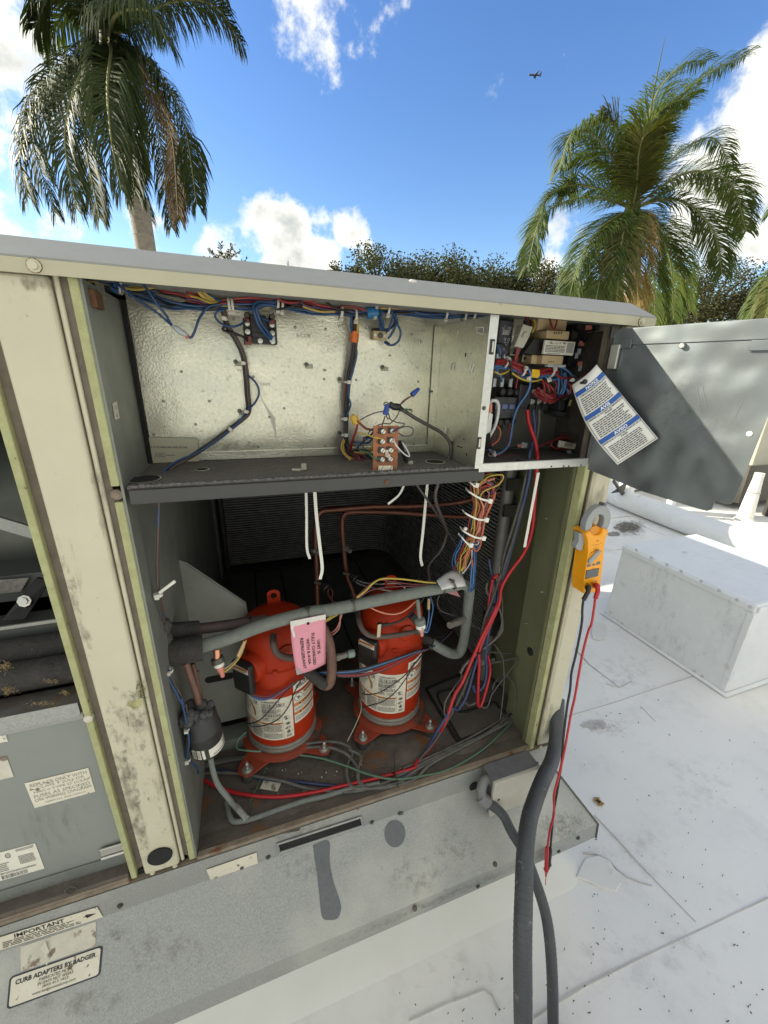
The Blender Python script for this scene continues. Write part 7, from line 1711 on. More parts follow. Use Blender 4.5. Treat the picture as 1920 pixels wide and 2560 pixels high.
for e in ((.03,.015,.037,.86),(.963,.015,.97,.86)): p.add([p.fn(e[0], .015+.06*k) for k in range(15)] + [p.fn(e[2], .015+.06*k) for k in range(15)], [(k, 15+k, 16+k, k+1) for k in range(14)])
p.rect(.03,.015,.97,.019,12); p.build('print', M['ink'], cd)
p = Print(lambda u, v: ng(u, v, .0014)); p.disc(.33,.955,.035,.018); p.build('punched_hole', M['blackmatte'], cd)
MB().tube(spline([P('S7',200,340,.05), P('S7',240,390,.02), P('S7',275,430,.0), ng(.33,.955,.006), ng(.33,.955,-.01)],4), .0032, 8).ball(ng(.33,.955,.004), .0055, 8).build('tag_tie', M['black'], nt_, smooth=50)

# ---------------------------------------------------------------- bundles in the compressor bay
cb = thing('wire_bundle', 'bright multicolour wire bundle with white ties hanging below the right bay', 'wires', P('T7',560,500,.08))
yc = .085
pc = [P('T7',700,60,yc), P('T7',560,120,yc), P('T7',500,200,yc), P('T7',520,330,yc), P('T7',530,480,yc), P('T7',500,640,yc), P('T7',470,780,yc), P('T7',450,880,yc), P('T7',400,1000,yc), P('T7',340,1120,yc+.02), P('T7',290,1240,yc+.05), P('T7',270,1340,yc+.07)]
bundle(pc, ['blue','brown','orange','yellow','maroon','yellow','brown','orange','yellow','red','blue','white','maroon','peach'], .0021, .0165, cb, 11, wob=.35)
pc2 = [P('T7',620,160,yc-.01), P('T7',700,240,yc-.01), P('T7',700,330,yc-.01), P('T7',640,480,yc-.012), P('T7',590,620,yc-.012), P('T7',560,780,yc-.012), P('T7',530,880,yc-.012), P('T7',480,940,yc-.01)]
bundle(pc2, ['orange','maroon','peach','brown','orange','pinkw','brown','orange'], .0021, .0095, cb, 12, wob=.5)
for k, (c, xs) in enumerate((('yellow',((600,120),(680,60),(780,40),(860,40),(870,90),(800,180),(680,230),(590,280),(540,380))),('maroon',((850,60),(830,130),(740,190),(620,230),(550,300),(520,400))),('orange',((540,180),(600,140),(680,140),(740,180),(720,260))),('red',((560,230),(640,190),(720,230),(740,290),(700,340))),('blue',((640,130),(720,170),(750,210),(700,300))),('brown',((690,80),(750,120),(760,200),(700,260))),('black',((830,150),(800,220),(740,290),(690,400))),
        ('orange',((500,860),(465,950),(455,1020),(490,1090),(540,1060),(565,970),(545,920))),('white',((460,930),(480,1000),(520,1000),(540,950))),('blue',((510,940),(470,1010),(500,1060),(545,1010))),('orange',((480,890),(400,930),(385,940))))):
    wire([P('T7',x,y,yc-.02+.004*(k % 3)) for x, y in xs], .0021, W[c], cb)
for k, (c, xs) in enumerate((('blue',((330,860),(260,1000),(200,1120),(170,1220),(180,1320),(250,1400))),('lightblue',((320,900),(280,1030),(220,1140),(210,1240),(240,1320))),('brown',((380,920),(300,1060),(250,1180),(280,1280),(330,1360))),('maroon',((360,960),(320,1080),(270,1180),(300,1280))),('brown',((400,960),(370,1060),(310,1170),(300,1260))),('yellow',((410,1000),(400,1120),(350,1240),(290,1360))),('yellow',((420,1000),(420,1120),(370,1240),(300,1370))),('white',((440,1060),(440,1200),(390,1310),(310,1400))),('navy',((460,1080),(450,1220),(390,1330),(320,1420))),('orange',((440,1200),(450,1270),(430,1330),(400,1340))))):
    wire([P('T7',x,y,.09+.016*i) for i, (x, y) in enumerate(xs)], .0023, W[c], cb)
for k, (c, x0) in enumerate((('lightblue',470),('blue',490),('lightblue',440))):
    wire([P('T7',x0,1060,.10), P('T7',x0+3,1250,.11), P('T7',x0-10,1420,.12), P('T7',x0-25,1600,.13), P('R5',960,880,.2), P('R5',940,1100,.25)], .0024, W[c], cb)
for a, b in (((420,150),(500,180)),((410,280),(690,400)),((365,580),(640,660)),((330,820),(600,915)),((305,910),(425,1010))):
    A, B = P('T7',*a,yc-.024), P('T7',*b,yc-.024); mid = (A+B)/2 + Vector((0,-.008,-.004))
    q = spline([A+Vector((0,.02,.004)), A, mid, B, B+Vector((0,.02,-.002))], 4); m = MB()
    for i in range(len(q)-1): m.hexa([q[i]+Vector((0,0,-.0024)), q[i+1]+Vector((0,0,-.0024)), q[i+1]+Vector((0,.0012,-.0024)), q[i]+Vector((0,.0012,-.0024)), q[i]+Vector((0,0,.0024)), q[i+1]+Vector((0,0,.0024)), q[i+1]+Vector((0,.0012,.0024)), q[i]+Vector((0,.0012,.0024))])
    m.obox(B, (.0052,0,-.001), (0,.004,0), (.001,0,.0055)); m.build('cable_tie', M['nylonwhite'], cb)
MB().ball(P('T7',352,785,yc-.03), .0052, 8).build('tie_button', M['nylonwhite'], cb, smooth=60)
# main power cables
pw = thing('power_cable', 'heavy red power cable falling from the right bay and looping in the compressor bay', 'cable', P('R5',1300,700,.08))
rc = [P('T6',655,360,.115), P('T6',670,500,.11), P('T6',710,640,.10), P('T6',760,780,.09), P('T6',785,920,.08), P('T6',795,1060,.06), P('R5',1440,20,.06), P('R5',1428,200,.07), P('R5',1410,400,.085), P('R5',1360,550,.10), P('R5',1260,690,.12), P('R5',1200,800,.13), P('R5',1180,920,.13), P('R5',1110,1080,.13), P('R5',1050,1220,.125), P('U8',540,700,.12), P('U8',530,900,.115), P('U8',525,1100,.11), P('U8',530,1240,.108), P('U8',570,1230,.11), P('U8',620,1080,.12), P('U8',680,850,.13), P('U8',690,700,.135), P('U8',655,540,.14)]
MB().tube(spline(rc,8), .0048, 12).build('jacket', W['cablered'], pw, smooth=60)
rc2 = [P('R5',1145,730,.16), P('R5',1175,715,.15), P('R5',1190,780,.145), P('R5',1185,870,.14), P('R5',1135,1000,.13), P('R5',1060,1150,.125), P('R5',990,1310,.12), P('R5',930,1450,.11), P('S5',350,100,.095), P('S5',290,270,.08), PZ('S5',200,430,.478), PZ('S5',100,540,.474), PZ('R6',1500,760,.474), PZ('R6',1300,815,.474), PZ('R6',1100,860,.474), PZ('R6',900,905,.474), PZ('R6',700,930,.474), PZ('R6',500,915,.474), PZ('R6',350,875,.474), PZ('R6',240,820,.475)]
MB().tube(spline(rc2,8), .0052, 12).build('jacket', W['cablered'], pw, smooth=60)
MB().tube(spline([P('R5',1140,740,.165), P('R5',1120,850,.165), P('R5',1100,1000,.155), P('R5',1060,1150,.14)],8), .0048, 10).build('jacket', W['cablered'], pw, smooth=60)
bc = thing('power_cable', 'dark blue power cables twisted with the red cable in the compressor bay', 'cable', P('R5',1250,600,.1))
for pth in ([P('T6',735,360,.12), P('T6',755,560,.11), P('T6',755,700,.105), P('T6',720,850,.09), P('T6',680,1000,.07), P('R5',1395,10,.07), P('R5',1360,180,.08), P('R5',1310,380,.10), P('R5',1260,560,.12), P('R5',1215,720,.135), P('R5',1180,860,.14), P('R5',1150,980,.14), P('R5',1110,1110,.135), P('R5',1090,1250,.13), P('R5',1095,1380,.125), P('R5',1075,1480,.12), P('R5',1020,1520,.118), P('R5',1000,1470,.12)],
            [P('R5',1112,600,.18), P('R5',1125,680,.175), P('R5',1160,790,.165), P('R5',1150,900,.15), P('R5',1100,1080,.14), P('R5',1020,1330,.125), P('R5',960,1540,.11), P('R5',900,1640,.10), P('S5',330,190,.085), P('S5',240,330,.075), PZ('S5',150,480,.470), PZ('R6',1500,780,.469), PZ('R6',1250,870,.469), PZ('R6',1050,865,.469), PZ('R6',800,840,.469), PZ('R6',600,820,.470), PZ('R6',450,785,.470), PZ('R6',330,770,.47)]):
    MB().tube(spline(pth,8), .0046, 10).build('jacket', W['cableblue'], bc, smooth=60)
kc = thing('power_cable', 'black power cables running with the red and blue ones', 'cable', P('R5',1300,300,.1))
for pth in ([P('T6',820,360,.12), P('T6',810,560,.115), P('T6',790,720,.11), P('T6',750,880,.10), P('R5',1370,20,.08), P('R5',1330,200,.09), P('R5',1270,400,.11), P('R5',1220,560,.125), P('R5',1195,700,.14), P('R5',1140,870,.15), P('R5',1090,1000,.15), P('R5',1060,1120,.145), P('R5',1040,1250,.14), P('R5',960,1450,.13), P('R5',935,1550,.12), P('R5',970,1610,.115), P('R5',1030,1590,.115)],
            [P('R5',1392,30,.075), P('R5',1345,220,.085), P('R5',1290,430,.105), P('R5',1235,600,.12), P('R5',1205,710,.135)],
            [P('R5',1100,760,.17), P('R5',1095,820,.17), P('R5',1130,900,.16), P('R5',1110,1010,.15), P('R5',1060,1200,.14), P('R5',980,1400,.13), P('S5',385,110,.11), P('S5',300,270,.09), P('S5',210,410,.08), PZ('S5',120,520,.471), PZ('R6',1500,800,.470), PZ('R6',1300,850,.47)],
            [P('R5',1145,900,.155), P('R5',1190,960,.145), P('R5',1205,1080,.14), P('R5',1160,1150,.135), P('R5',1050,1240,.13), P('R5',950,1330,.125), P('R5',915,1390,.12)]):
    MB().tube(spline(pth,8), .0044, 10).build('jacket', W['cableblack'] if len(pth) != 7 else W['gray'], kc, smooth=60)
for r, x, y, yy in (('R5',1165,905,.145),('R5',1040,1235,.13)): tie(P(r,x,y,yy), (.35,0,-1), .013, M['black'], kc, .005, head=False)
# thin brown sensor leads from the side wall grommet
sl = thing('sensor_lead', 'thin brown sensor leads drooping from the grommet in the olive wall', 'wires', PX('U8',1260,490,.809))
gp = PX('U8',1255,490,.81)
MB().lathe(gp, [(.013,0),(.013,.004),(.009,.006)], 18, (-1,0,0)).build('grommet', M['black'], sl, smooth=40)
MB().tube(spline([gp, P('U8',1200,520,.12), P('U8',1120,560,.13)],4), .005, 8).build('sleeve', M['blackmatte'], sl, smooth=50)
for c, w, q in (('gray',.002,[P('U8',1120,560,.13), P('U8',950,605,.14), P('U8',800,635,.15), P('U8',690,660,.16), P('U8',560,700,.17)]),
             ('gray',.002,[P('U8',1080,590,.13), P('U8',1040,660,.13), P('U8',940,790,.125), P('U8',850,900,.12), P('U8',720,1080,.11), P('U8',680,1200,.10), P('U8',640,1270,.10), P('U8',570,1250,.105)]),
             ('gray',.0024,[P('R5',1200,850,.14), P('R5',1205,960,.14), P('R5',1190,1090,.14), P('R5',1120,1190,.14), P('R5',1020,1260,.14), P('R5',930,1350,.13), P('R5',920,1420,.13), P('U8',150,1050,.10), P('U8',70,1200,.09), P('U8',60,1330,.085), P('U8',80,1400,.08)]),
             ('gray',.002,[P('U8',740,380,.16), P('U8',820,490,.15), P('U8',870,600,.14), P('U8',885,800,.12), P('U8',880,1000,.11), P('U8',860,1200,.095), P('U8',835,1410,.08)]),
             ('gray',.002,[P('U8',720,1020,.12), P('U8',770,900,.13), P('U8',860,825,.14), P('U8',940,840,.135), P('U8',1010,930,.12), P('U8',1040,1080,.105), P('U8',1010,1260,.09), P('U8',980,1340,.08)]),
             ('gray',.002,[P('U8',670,500,.15), P('U8',760,500,.15), P('U8',900,520,.15), P('U8',980,515,.15)]),
             ('gray',.002,[P('U8',420,120,.2), P('U8',550,180,.2), P('U8',620,250,.2)]),
             ('gray',.0018,[P('R5',770,850,.2), P('R5',755,900,.2), P('R5',780,960,.2), P('R5',880,995,.2)])):
    wire(q, w, W[c], sl)
# compressor leads
cl = thing('compressor_leads', 'blue red and black motor leads crossing between the two compressors', 'wires', P('U5',600,560,.17))
for k, (c, o) in enumerate((('lightblue',0),('black',14),('black',-12),('navy',22))):
    wire([P('T8',210,1165+o,.20), P('T8',300,1165+o,.185), P('T8',450,1165+o,.17), P('T8',650,1145+o,.163), P('T8',850,1090+o,.16), P('T8',1050,1020+o*.6,.165), P('T8',1250,950+o*.4,.18), P('T8',1390,910,.20), P('T8',1500,850,.22), P('T8',1600,760,.24)], .0027, W[c], cl)
for k, (c, o) in enumerate((('red',0),('maroon',10),('black',18))):
    wire([P('T8',430,1190+o,.17), P('T8',560,1195+o,.165), P('T8',720,1180+o,.162), P('T8',880,1140+o,.16), P('T8',1060,1060+o*.6,.165), P('T8',1250,970+o*.4,.18), P('T8',1390,915,.20), P('T8',1520,830,.225), P('T8',1620,740,.245)], .0023, W[c], cl)
wire([P('U5',1090,420,.19), P('U5',960,560,.17), P('U5',830,720,.165), P('U5',640,860,.165), P('U5',480,950,.168), P('U5',330,975,.18), P('U5',260,960,.2)], .0018, W['black'], cl)
wire([P('U5',1060,440,.19), P('U5',960,580,.172), P('U5',850,760,.165), P('U5',720,930,.162), P('U5',560,1060,.165), P('U5',400,1115,.175), P('U5',260,1150,.195)], .0018, W['black'], cl)
tie(P('T8',1385,905,.20), (1,.2,.5), .010, M['black'], cl, .006, head=False)
cl2 = thing('compressor_leads', 'purple and blue leads round the left compressor with black tie wires', 'wires', P('U4',600,680,.185))
wire([P('U4',350,600,.20), P('U4',430,650,.19), P('U4',560,670,.186), P('U4',700,640,.186), P('U4',850,560,.187), P('U4',1000,460,.19), P('U4',1120,420,.20)], .0022, W['maroon'], cl2)
wire([P('U4',340,620,.20), P('U4',420,690,.19), P('U4',540,720,.186), P('U4',680,680,.186), P('U4',830,580,.186), P('U4',960,490,.19)], .0022, W['lightblue'], cl2)
wire([P('U4',345,610,.20), P('U4',430,670,.189), P('U4',560,697,.185), P('U4',700,660,.185), P('U4',900,530,.187)], .0022, W['purple'], cl2)
wire([P('U4',1010,470,.19), P('U4',850,610,.186), P('U4',660,830,.184), P('U4',490,1000,.187), P('U4',320,1055,.20)], .0018, W['black'], cl2)
wire([P('U4',1060,450,.195), P('U4',980,600,.187), P('U4',880,830,.184), P('U4',740,990,.184), P('U4',560,1070,.186), P('U4',400,1085,.195), P('U4',320,1060,.20)], .0018, W['black'], cl2)
wire([P('R6',1190,350,.22), P('R6',1190,420,.18), P('R6',1160,500,.16), P('R6',1110,600,.14)], .0016, W['tan'], cl)
# yellow, purple and white leads on top of the gray pipe
tl = thing('sensor_wires', 'yellow maroon and pink wires running along the top of the gray pipe', 'wires', P('T8',900,200,.12))
wire([P('T8',630,390,.12), P('T8',720,320,.12), P('T8',800,240,.125), P('T8',890,195,.13), P('T8',1050,195,.13), P('T8',1200,210,.13), P('T8',1340,230,.13), P('T8',1450,237,.13)], .0026, W['yellow'], tl)
wire([P('T8',620,385,.125), P('T8',700,310,.13), P('T8',780,240,.14), P('T8',860,205,.15), P('T8',1000,225,.15), P('T8',1200,250,.145), P('T8',1380,255,.14)], .0022, W['maroon'], tl)
wire([P('T8',650,390,.125), P('T8',760,320,.13), P('T8',880,290,.14), P('T8',1050,275,.145), P('T8',1250,270,.14), P('T8',1400,260,.14)], .0022, W['maroon'], tl)
wire([P('T8',310,640,.13), P('T8',370,600,.13), P('T8',430,565,.132)], .0022, W['yellow'], tl); wire([P('T8',305,625,.13), P('T8',350,595,.132), P('T8',385,575,.134)], .0022, W['yellow'], tl)
wire([P('T8',475,560,.15), P('T8',445,660,.15), P('T8',410,720,.155), P('T8',370,750,.165)], .0022, W['pinkw'], tl); wire([P('T8',460,565,.15), P('T8',450,690,.15), P('T8',420,740,.155), P('T8',380,775,.165)], .0022, W['pinkw'], tl)
# cables on the floor
fc = thing('floor_cable', 'weathered black cables with a loop lying across the floor of the bay', 'cable', PZ('R6',900,800,.47))
def zp(*q): return [PZ(a[0], a[1], a[2], a[3]+.004 if len(a) > 3 else .4725) for a in q]
for w_, q in ((.0048, zp(('R6',230,760),('R6',400,715),('R6',600,690,.478),('R6',800,630,.49),('R6',950,605,.495),('R6',1070,610,.49),('R6',1140,660,.482),('R6',1110,740,.475),('R6',1110,820,.473),('R6',1160,880,.472),('R6',1300,860),('S5',40,590),('S5',300,460),('S5',560,340),('S5',700,230),('S5',830,130))),
              (.0046, zp(('R6',240,745),('R6',430,700),('R6',700,670,.479),('R6',850,640,.489),('R6',1000,635,.494),('R6',1110,680,.486),('R6',1170,760,.477),('R6',1180,840,.473),('R6',1230,880,.472),('R6',1400,850),('S5',120,570),('S5',400,420),('S5',640,300),('S5',760,200),('S5',850,110))),
              (.0046, zp(('R6',1120,650,.487),('R6',1190,690,.48),('R6',1170,780,.476),('R6',1190,850,.473),('R6',1300,880),('R6',1500,830),('S5',200,540),('S5',460,400),('S5',700,270),('S5',800,190))),
              (.0044, zp(('R6',250,790),('R6',450,790),('R6',700,830,.476),('R6',900,885),('R6',1100,900),('R6',1250,880),('R6',1450,840))),
              (.0036, zp(('S5',20,570),('S5',200,490),('S5',450,370),('S5',620,270),('S5',720,200),('S5',840,120)))):
    MB().tube(spline(q,6), w_, 10).build('jacket', W['cabledusty'], fc, smooth=60)
q = P('S5',735,235,.05); tie(PZ('S5',725,245,.478), (.6,.4,0), .016, M['black'], fc, .005)
tie(PZ('R6',1390,810,.476), (1,.3,0), .012, M['black'], fc, .004); MB().tube([PZ('R6',1385,660,.50), PZ('R6',1392,800,.49), PZ('R6',1415,880,.475)], .0012, 5).build('tie_tail', M['black'], fc)
gc = thing('ground_wire', 'green ground wire curving across the floor of the bay', 'wire', PZ('R6',900,690,.475))
MB().tube(spline(zp(('R6',490,695,.484),('R6',620,680,.488),('R6',780,678,.488),('R6',950,700,.486),('R6',1100,745,.482),('R6',1250,800,.478),('R6',1400,825,.475),('R6',1560,805),('S5',100,625),('S5',300,580),('S5',500,470),('S5',620,370),('S5',720,270)),6), .0032, 10).build('jacket', W['cablegreen'], gc, smooth=60)
MB().tube(spline([P('R6',510,545,.19), P('R6',465,590,.18), P('R6',455,640,.16), P('R6',520,655,.14), P('R6',600,660,.13)],6), .0024, 8).build('pigtail', W['cablegreen'], gc, smooth=60)
MB().tube(spline(zp(('R6',630,690,.484),('R6',625,760,.47),('R6',580,860,.468),('R6',530,970,.468)),6), .0016, 6).build('pigtail', W['cablegreen'], gc, smooth=60)
# ---------------------------------------------------------------- clamp meter on the right post
yf, yk = -.050, -.009
cm = thing('clamp_meter', 'yellow clamp meter with a gray jaw stuck to the right corner post', 'clamp meter', P('S6',540,1500,-.03))
out = [(455,965),(520,925),(545,960),(590,988),(640,985),(680,955),(700,888),(775,908),(764,955),(738,1030),(716,1150),(706,1300),(690,1450),(668,1620),(645,1740),(600,1775),(500,1790),(432,1790),(440,1600),(468,1400),(494,1200),(490,1080),(472,1000)]
fr = [P('S6',x,y,yf) for x, y in out]
cc_ = sum(fr, Vector())/len(fr)
m = MB(); k = len(fr); sh = [p + (p-cc_)*-.03 + Vector((0,-.002,0)) for p in fr]; bk_ = [Vector((p.x, yk, p.z)) for p in fr]
m.add(sh + fr + bk_, [tuple(range(k-1,-1,-1))] + [(i+k*q, (i+1)%k+k*q, (i+1)%k+k*q+k, i+k*q+k) for q in (0,1) for i in range(k)])
body = m.build('body', M['yellowmeter'], cm, bevel=.0012)
# saddle below the jaw opening
c = P('S6',605,800,-.036); ro = (P('S6',768,800,-.036)-P('S6',440,800,-.036)).length/2; rin = ro*.50
m = MB(); n = 40; vs = []
for y in (-.044,-.026):
    for rr in (rin, ro):
        for j in range(n):
            a = 2*math.pi*j/n; vs.append((c.x + rr*math.cos(a)*(1 if rr == ro else .95), y, c.z + rr*math.sin(a)*1.12))
m.add(vs, [(j, (j+1)%n, n+(j+1)%n, n+j) for j in range(n)] + [(3*n+j, 3*n+(j+1)%n, 2*n+(j+1)%n, 2*n+j) for j in range(n)] + [(n+j, n+(j+1)%n, 3*n+(j+1)%n, 3*n+j) for j in range(n)] + [(2*n+j, 2*n+(j+1)%n, (j+1)%n, j) for j in range(n)])
jaw = m.build('jaw', M['metergray'], cm, smooth=40, bevel=.0012)
MB().obox(c + Vector((ro*.32,.002,ro*1.10)), (.005,0,-.001), (0,.0085,0), (.001,0,.006)).build('jaw_latch', M['meterdark'], cm, bevel=.0015)
q = [P('S6',x,y,-.046) for x, y in ((520,940),(545,885),(610,850),(660,880),(695,900),(690,960),(640,985),(580,985))]
MB().poly(q, (0,.03,0)).build('jaw_saddle', mat('meter_amber', (.62,.23,.008), .4), cm, bevel=.001)
tr_ = [P('S6',x,y,-.040) for x, y in ((378,955),(440,965),(450,1080),(418,1210),(345,1180),(330,1140),(372,1080))]
MB().poly(tr_, (0,.018,0)).build('trigger', M['metergray'], cm, bevel=.002)
def on6(x, y, l): return P('S6',x,y,yf-.002-l)
d0 = on6(565,1285,0)
MB().lathe(d0, [(.0155,0),(.015,.0015)], 24, (0,-1,0)).build('dial_base', M['yellowmeter'], cm, smooth=40)
a, b = on6(520,1335,.002), on6(622,1220,.002); ax = (b-a).normalized(); sd = Vector((-ax.z,0,ax.x))
m = MB(); hw = .0072; ring = [a - sd*hw + Vector(), a + sd*hw] 
prof = [a + sd*hw*math.sin(t) - ax*hw*math.cos(t) for t in [math.pi*k/8 - math.pi/2 for k in range(9)]] + [b + sd*hw*.8*math.cos(t) + ax*hw*math.sin(t) for t in [math.pi*k/8 for k in range(9)]]
m.poly([q + Vector((0,-.006,0)) for q in sorted(prof, key=lambda q: math.atan2((q-(a+b)/2).dot(sd), (q-(a+b)/2).dot(ax)))], (0,.0065,0)); m.build('dial_knob', M['metergray'], cm, bevel=.002)
for q in (((485,1430),(538,1418),(535,1388),(500,1385),(487,1395)),((550,1410),(608,1400),(600,1380),(575,1378),(552,1395)),((612,1398),(668,1385),(670,1345),(640,1348),(612,1372))):
    m = MB(); m.poly([on6(x,y,.001) for x, y in q], (0,.003,0)); m.build('button', M['meterdark'], cm, bevel=.001)
q = [on6(458,1595,.0004), on6(640,1550,.0004), on6(655,1435,.0004), on6(472,1472,.0004)]
m = MB(); m.slab(q, (0,.003,0)); sc = m.build('display', M['black'], cm, bevel=.0008)
f = quadmap(*q); i_ = [f(.05,.08)+Vector((0,-.0006,0)), f(.95,.08)+Vector((0,-.0006,0)), f(.95,.92)+Vector((0,-.0006,0)), f(.05,.92)+Vector((0,-.0006,0))]
m = MB(); m.slab(i_, (0,.0008,0)); m.build('screen', M['lcd'], sc)
p = Print(quadmap(*i_, (0,-.0003,0))); p.text('0.10', .12,.2,.85,.85); p.build('digits', M['lcdink'], sc)
fm_ = quadmap(on6(440,1790,.0006), on6(650,1740,.0006), on6(730,1000,.0006), on6(495,1050,.0006))
def inv6(x, y):
    v = (1765-y + (x-545)*-.22)/(1765-1025); l = 440+(495-440)*v; r_ = 650+(730-650)*v; return (x-l)/(r_-l), v
p = Print(fm_)
for t_, x0, y0, x1, y1, b_ in (('Fieldpiece',548,1115,690,1078,.04),('SC260',640,1110,695,1098,.02),('SC260',540,1437,602,1418,.03),('AUTO OFF',512,1612,580,1598,.02),('V',568,1165,592,1148,.03),('A',604,1150,622,1130,.02)):
    u0, v0 = inv6(x0,y0); u1, v1 = inv6(x1,y1); p.text(t_, u0, v0, u1, v1, b_)
for x, y in ((530,1228),(548,1205),(580,1185),(606,1165),(635,1168),(655,1180),(668,1196),(630,1045)):
    u, v = inv6(x,y); p.rect(u-.06, v-.006, u+.06, v+.005)
for x, y in ((485,1645),(550,1635),(610,1612),(590,1640),(490,1665)): 
    u, v = inv6(x,y); p.rect(u-.07, v-.007, u+.07, v+.006)
p.build('print', M['ink'], cm)
# leads
def lead(nm, lab, material, q0, elbow, path, tip, r=.0031):
    t = thing('test_lead', lab, 'test lead', q0, 'test leads plugged into the clamp meter')
    MB().tube(spline(elbow,5), [.0078]*6 + [.0075]*2 + [.0058]*(len(spline(elbow,5))-8), 12).build('angled_plug', material, t, smooth=50)
    MB().tube(spline(path,8), r, 10).build('cable', material, t, smooth=60)
    a, b, c = tip
    ax = (b-a).normalized()
    MB().lathe(a, [(.003,-.006),(.0055,0),(.0062,.02),(.0055,(b-a).length*.72),(.0075,(b-a).length*.74),(.0075,(b-a).length*.77),(.0042,(b-a).length*.80),(.003,(b-a).length)], 12, ax).build('probe_handle', material, t, smooth=40)
    MB().cyl(b, c, .0011, n=8).build('probe_tip', material if nm else M['steel'], t)
    return t
blk, red = mat('lead_black', (.012,.012,.013), .42), mat('lead_red', (.42,.010,.014), .36)
yl = -.075
lead(0, 'black test lead hanging from the clamp meter down past the skirt', blk, P('S6',490,1700,-.06),
     [P('S6',500,1700,-.052), P('S6',500,1712,-.068), P('S6',500,1760,-.076), P('S6',435,1880,-.078)],
     [P('S6',435,1880,-.078), P('S6',420,2000,-.08), P('S6',410,2212,-.085), P('S4',130,1440,-.09), P('S4',92,1600,-.098), P('S5',1094,60,-.112), P('S5',1075,170,-.12), P('S5',1050,380,-.14), P('S5',1038,540,-.155), P('S5',1010,720,-.17), P('S5',985,880,-.178), P('S5',968,1080,-.185)],
     (P('S5',966,1085,-.186), P('S5',955,1215,-.188), P('S5',950,1245,-.189)))
lead(1, 'red test lead hanging from the clamp meter with its probe point lowest', red, P('S6',605,1680,-.06),
     [P('S6',595,1680,-.052), P('S6',620,1685,-.07), P('S6',635,1740,-.078), P('S6',600,1860,-.082)],
     [P('S6',597,1860,-.082), P('S6',580,2000,-.085), P('S6',545,2212,-.09), P('S4',226,1270,-.096), P('S4',182,1440,-.105), P('S4',145,1640,-.113), P('S5',1122,120,-.122), P('S5',1098,225,-.13), P('S5',1058,450,-.15), P('S5',1020,620,-.165), P('S5',990,740,-.18), P('S5',990,860,-.185), P('S5',965,960,-.188), P('S5',948,1075,-.19)],
     (P('S5',945,1080,-.190), P('S5',938,1260,-.194), P('S5',935,1318,-.196)))
# ---------------------------------------------------------------- things further off on the roof
BX0, BX1, BY0, BY1, BH = 2.37, 3.10, .25, 1.055, .565
db = thing('duct_box', 'large white coated sheet metal box on the roof at the right', 'duct box', ((BX0+BX1)/2,(BY0+BY1)/2,0))
m = MB(); t_ = .015
m.hexa([(BX0,BY0,-.01),(BX1,BY0,-.01),(BX1,BY1,-.01),(BX0,BY1,-.01),(BX0+.004,BY0+.004,BH),(BX1-.004,BY0+.004,BH),(BX1-.004,BY1-.004,BH),(BX0+.004,BY1-.004,BH)])
m.build('box_body', M['whitepaint'], db, bevel=.02, seg=4)
zz = BH-.028
MB().box((BX0-.003,BY0+.012,zz-.016),(BX0+.006,BY1-.012,zz+.016)).box((BX0+.012,BY0-.003,zz-.016),(BX1-.012,BY0+.006,zz+.016)).build('top_flange', M['whitepaint'], db, bevel=.002)
MB().box((BX0-.0035,BY0+.004,.02),(BX0+.02,BY0+.035,BH-.05)).build('corner_strap', M['whitepaint'], db, bevel=.003)
pn = []
for x, y in ((610,620),(730,682),(853,737),(968,792),(1128,870),(1268,945),(1413,1020),(1518,1075)): q = PX('S4',x,y,BX0-.003); pn.append((q,(-1,0,0)))
for x, y in ((495,1205),(1073,1590),(1135,1628),(403,1120)): q = PX('S4',x,y,BX0-.0005); pn.append((q,(-1,0,0)))
screws(db, mat('painted_screw', (.58,.585,.58), .6), pn, .0065, .004)
m = MB(); e = .018      # coating fillet feathered out on the roof round the box
r0 = [(BX0-.003,BY0-.003,.018),(BX1,BY0-.003,.018),(BX1,BY1,.018),(BX0-.003,BY1,.018)]; r1 = [(BX0-e,BY0-e,.0055),(BX1+e,BY0-e,.0055),(BX1+e,BY1+e,.0055),(BX0-e,BY1+e,.0055)]
m.add(r0+r1, [(i, i+4, (i+1)%4+4, (i+1)%4) for i in range(4)]); m.build('base_flashing', M['whitepaint'], db, smooth=60)
for x0, y0, x1, y1, de in ((560,640,1000,1200,.34),(420,1080,1300,1720,.30),(1150,900,1560,1500,.30)):
    grime(db, [PX('S4',x0,y1,BX0-.0045), PX('S4',x1,y1,BX0-.0045), PX('S4',x1,y0,BX0-.0045), PX('S4',x0,y0,BX0-.0045)], (.40,.40,.39), 30, de, asp=.4, al=.3)
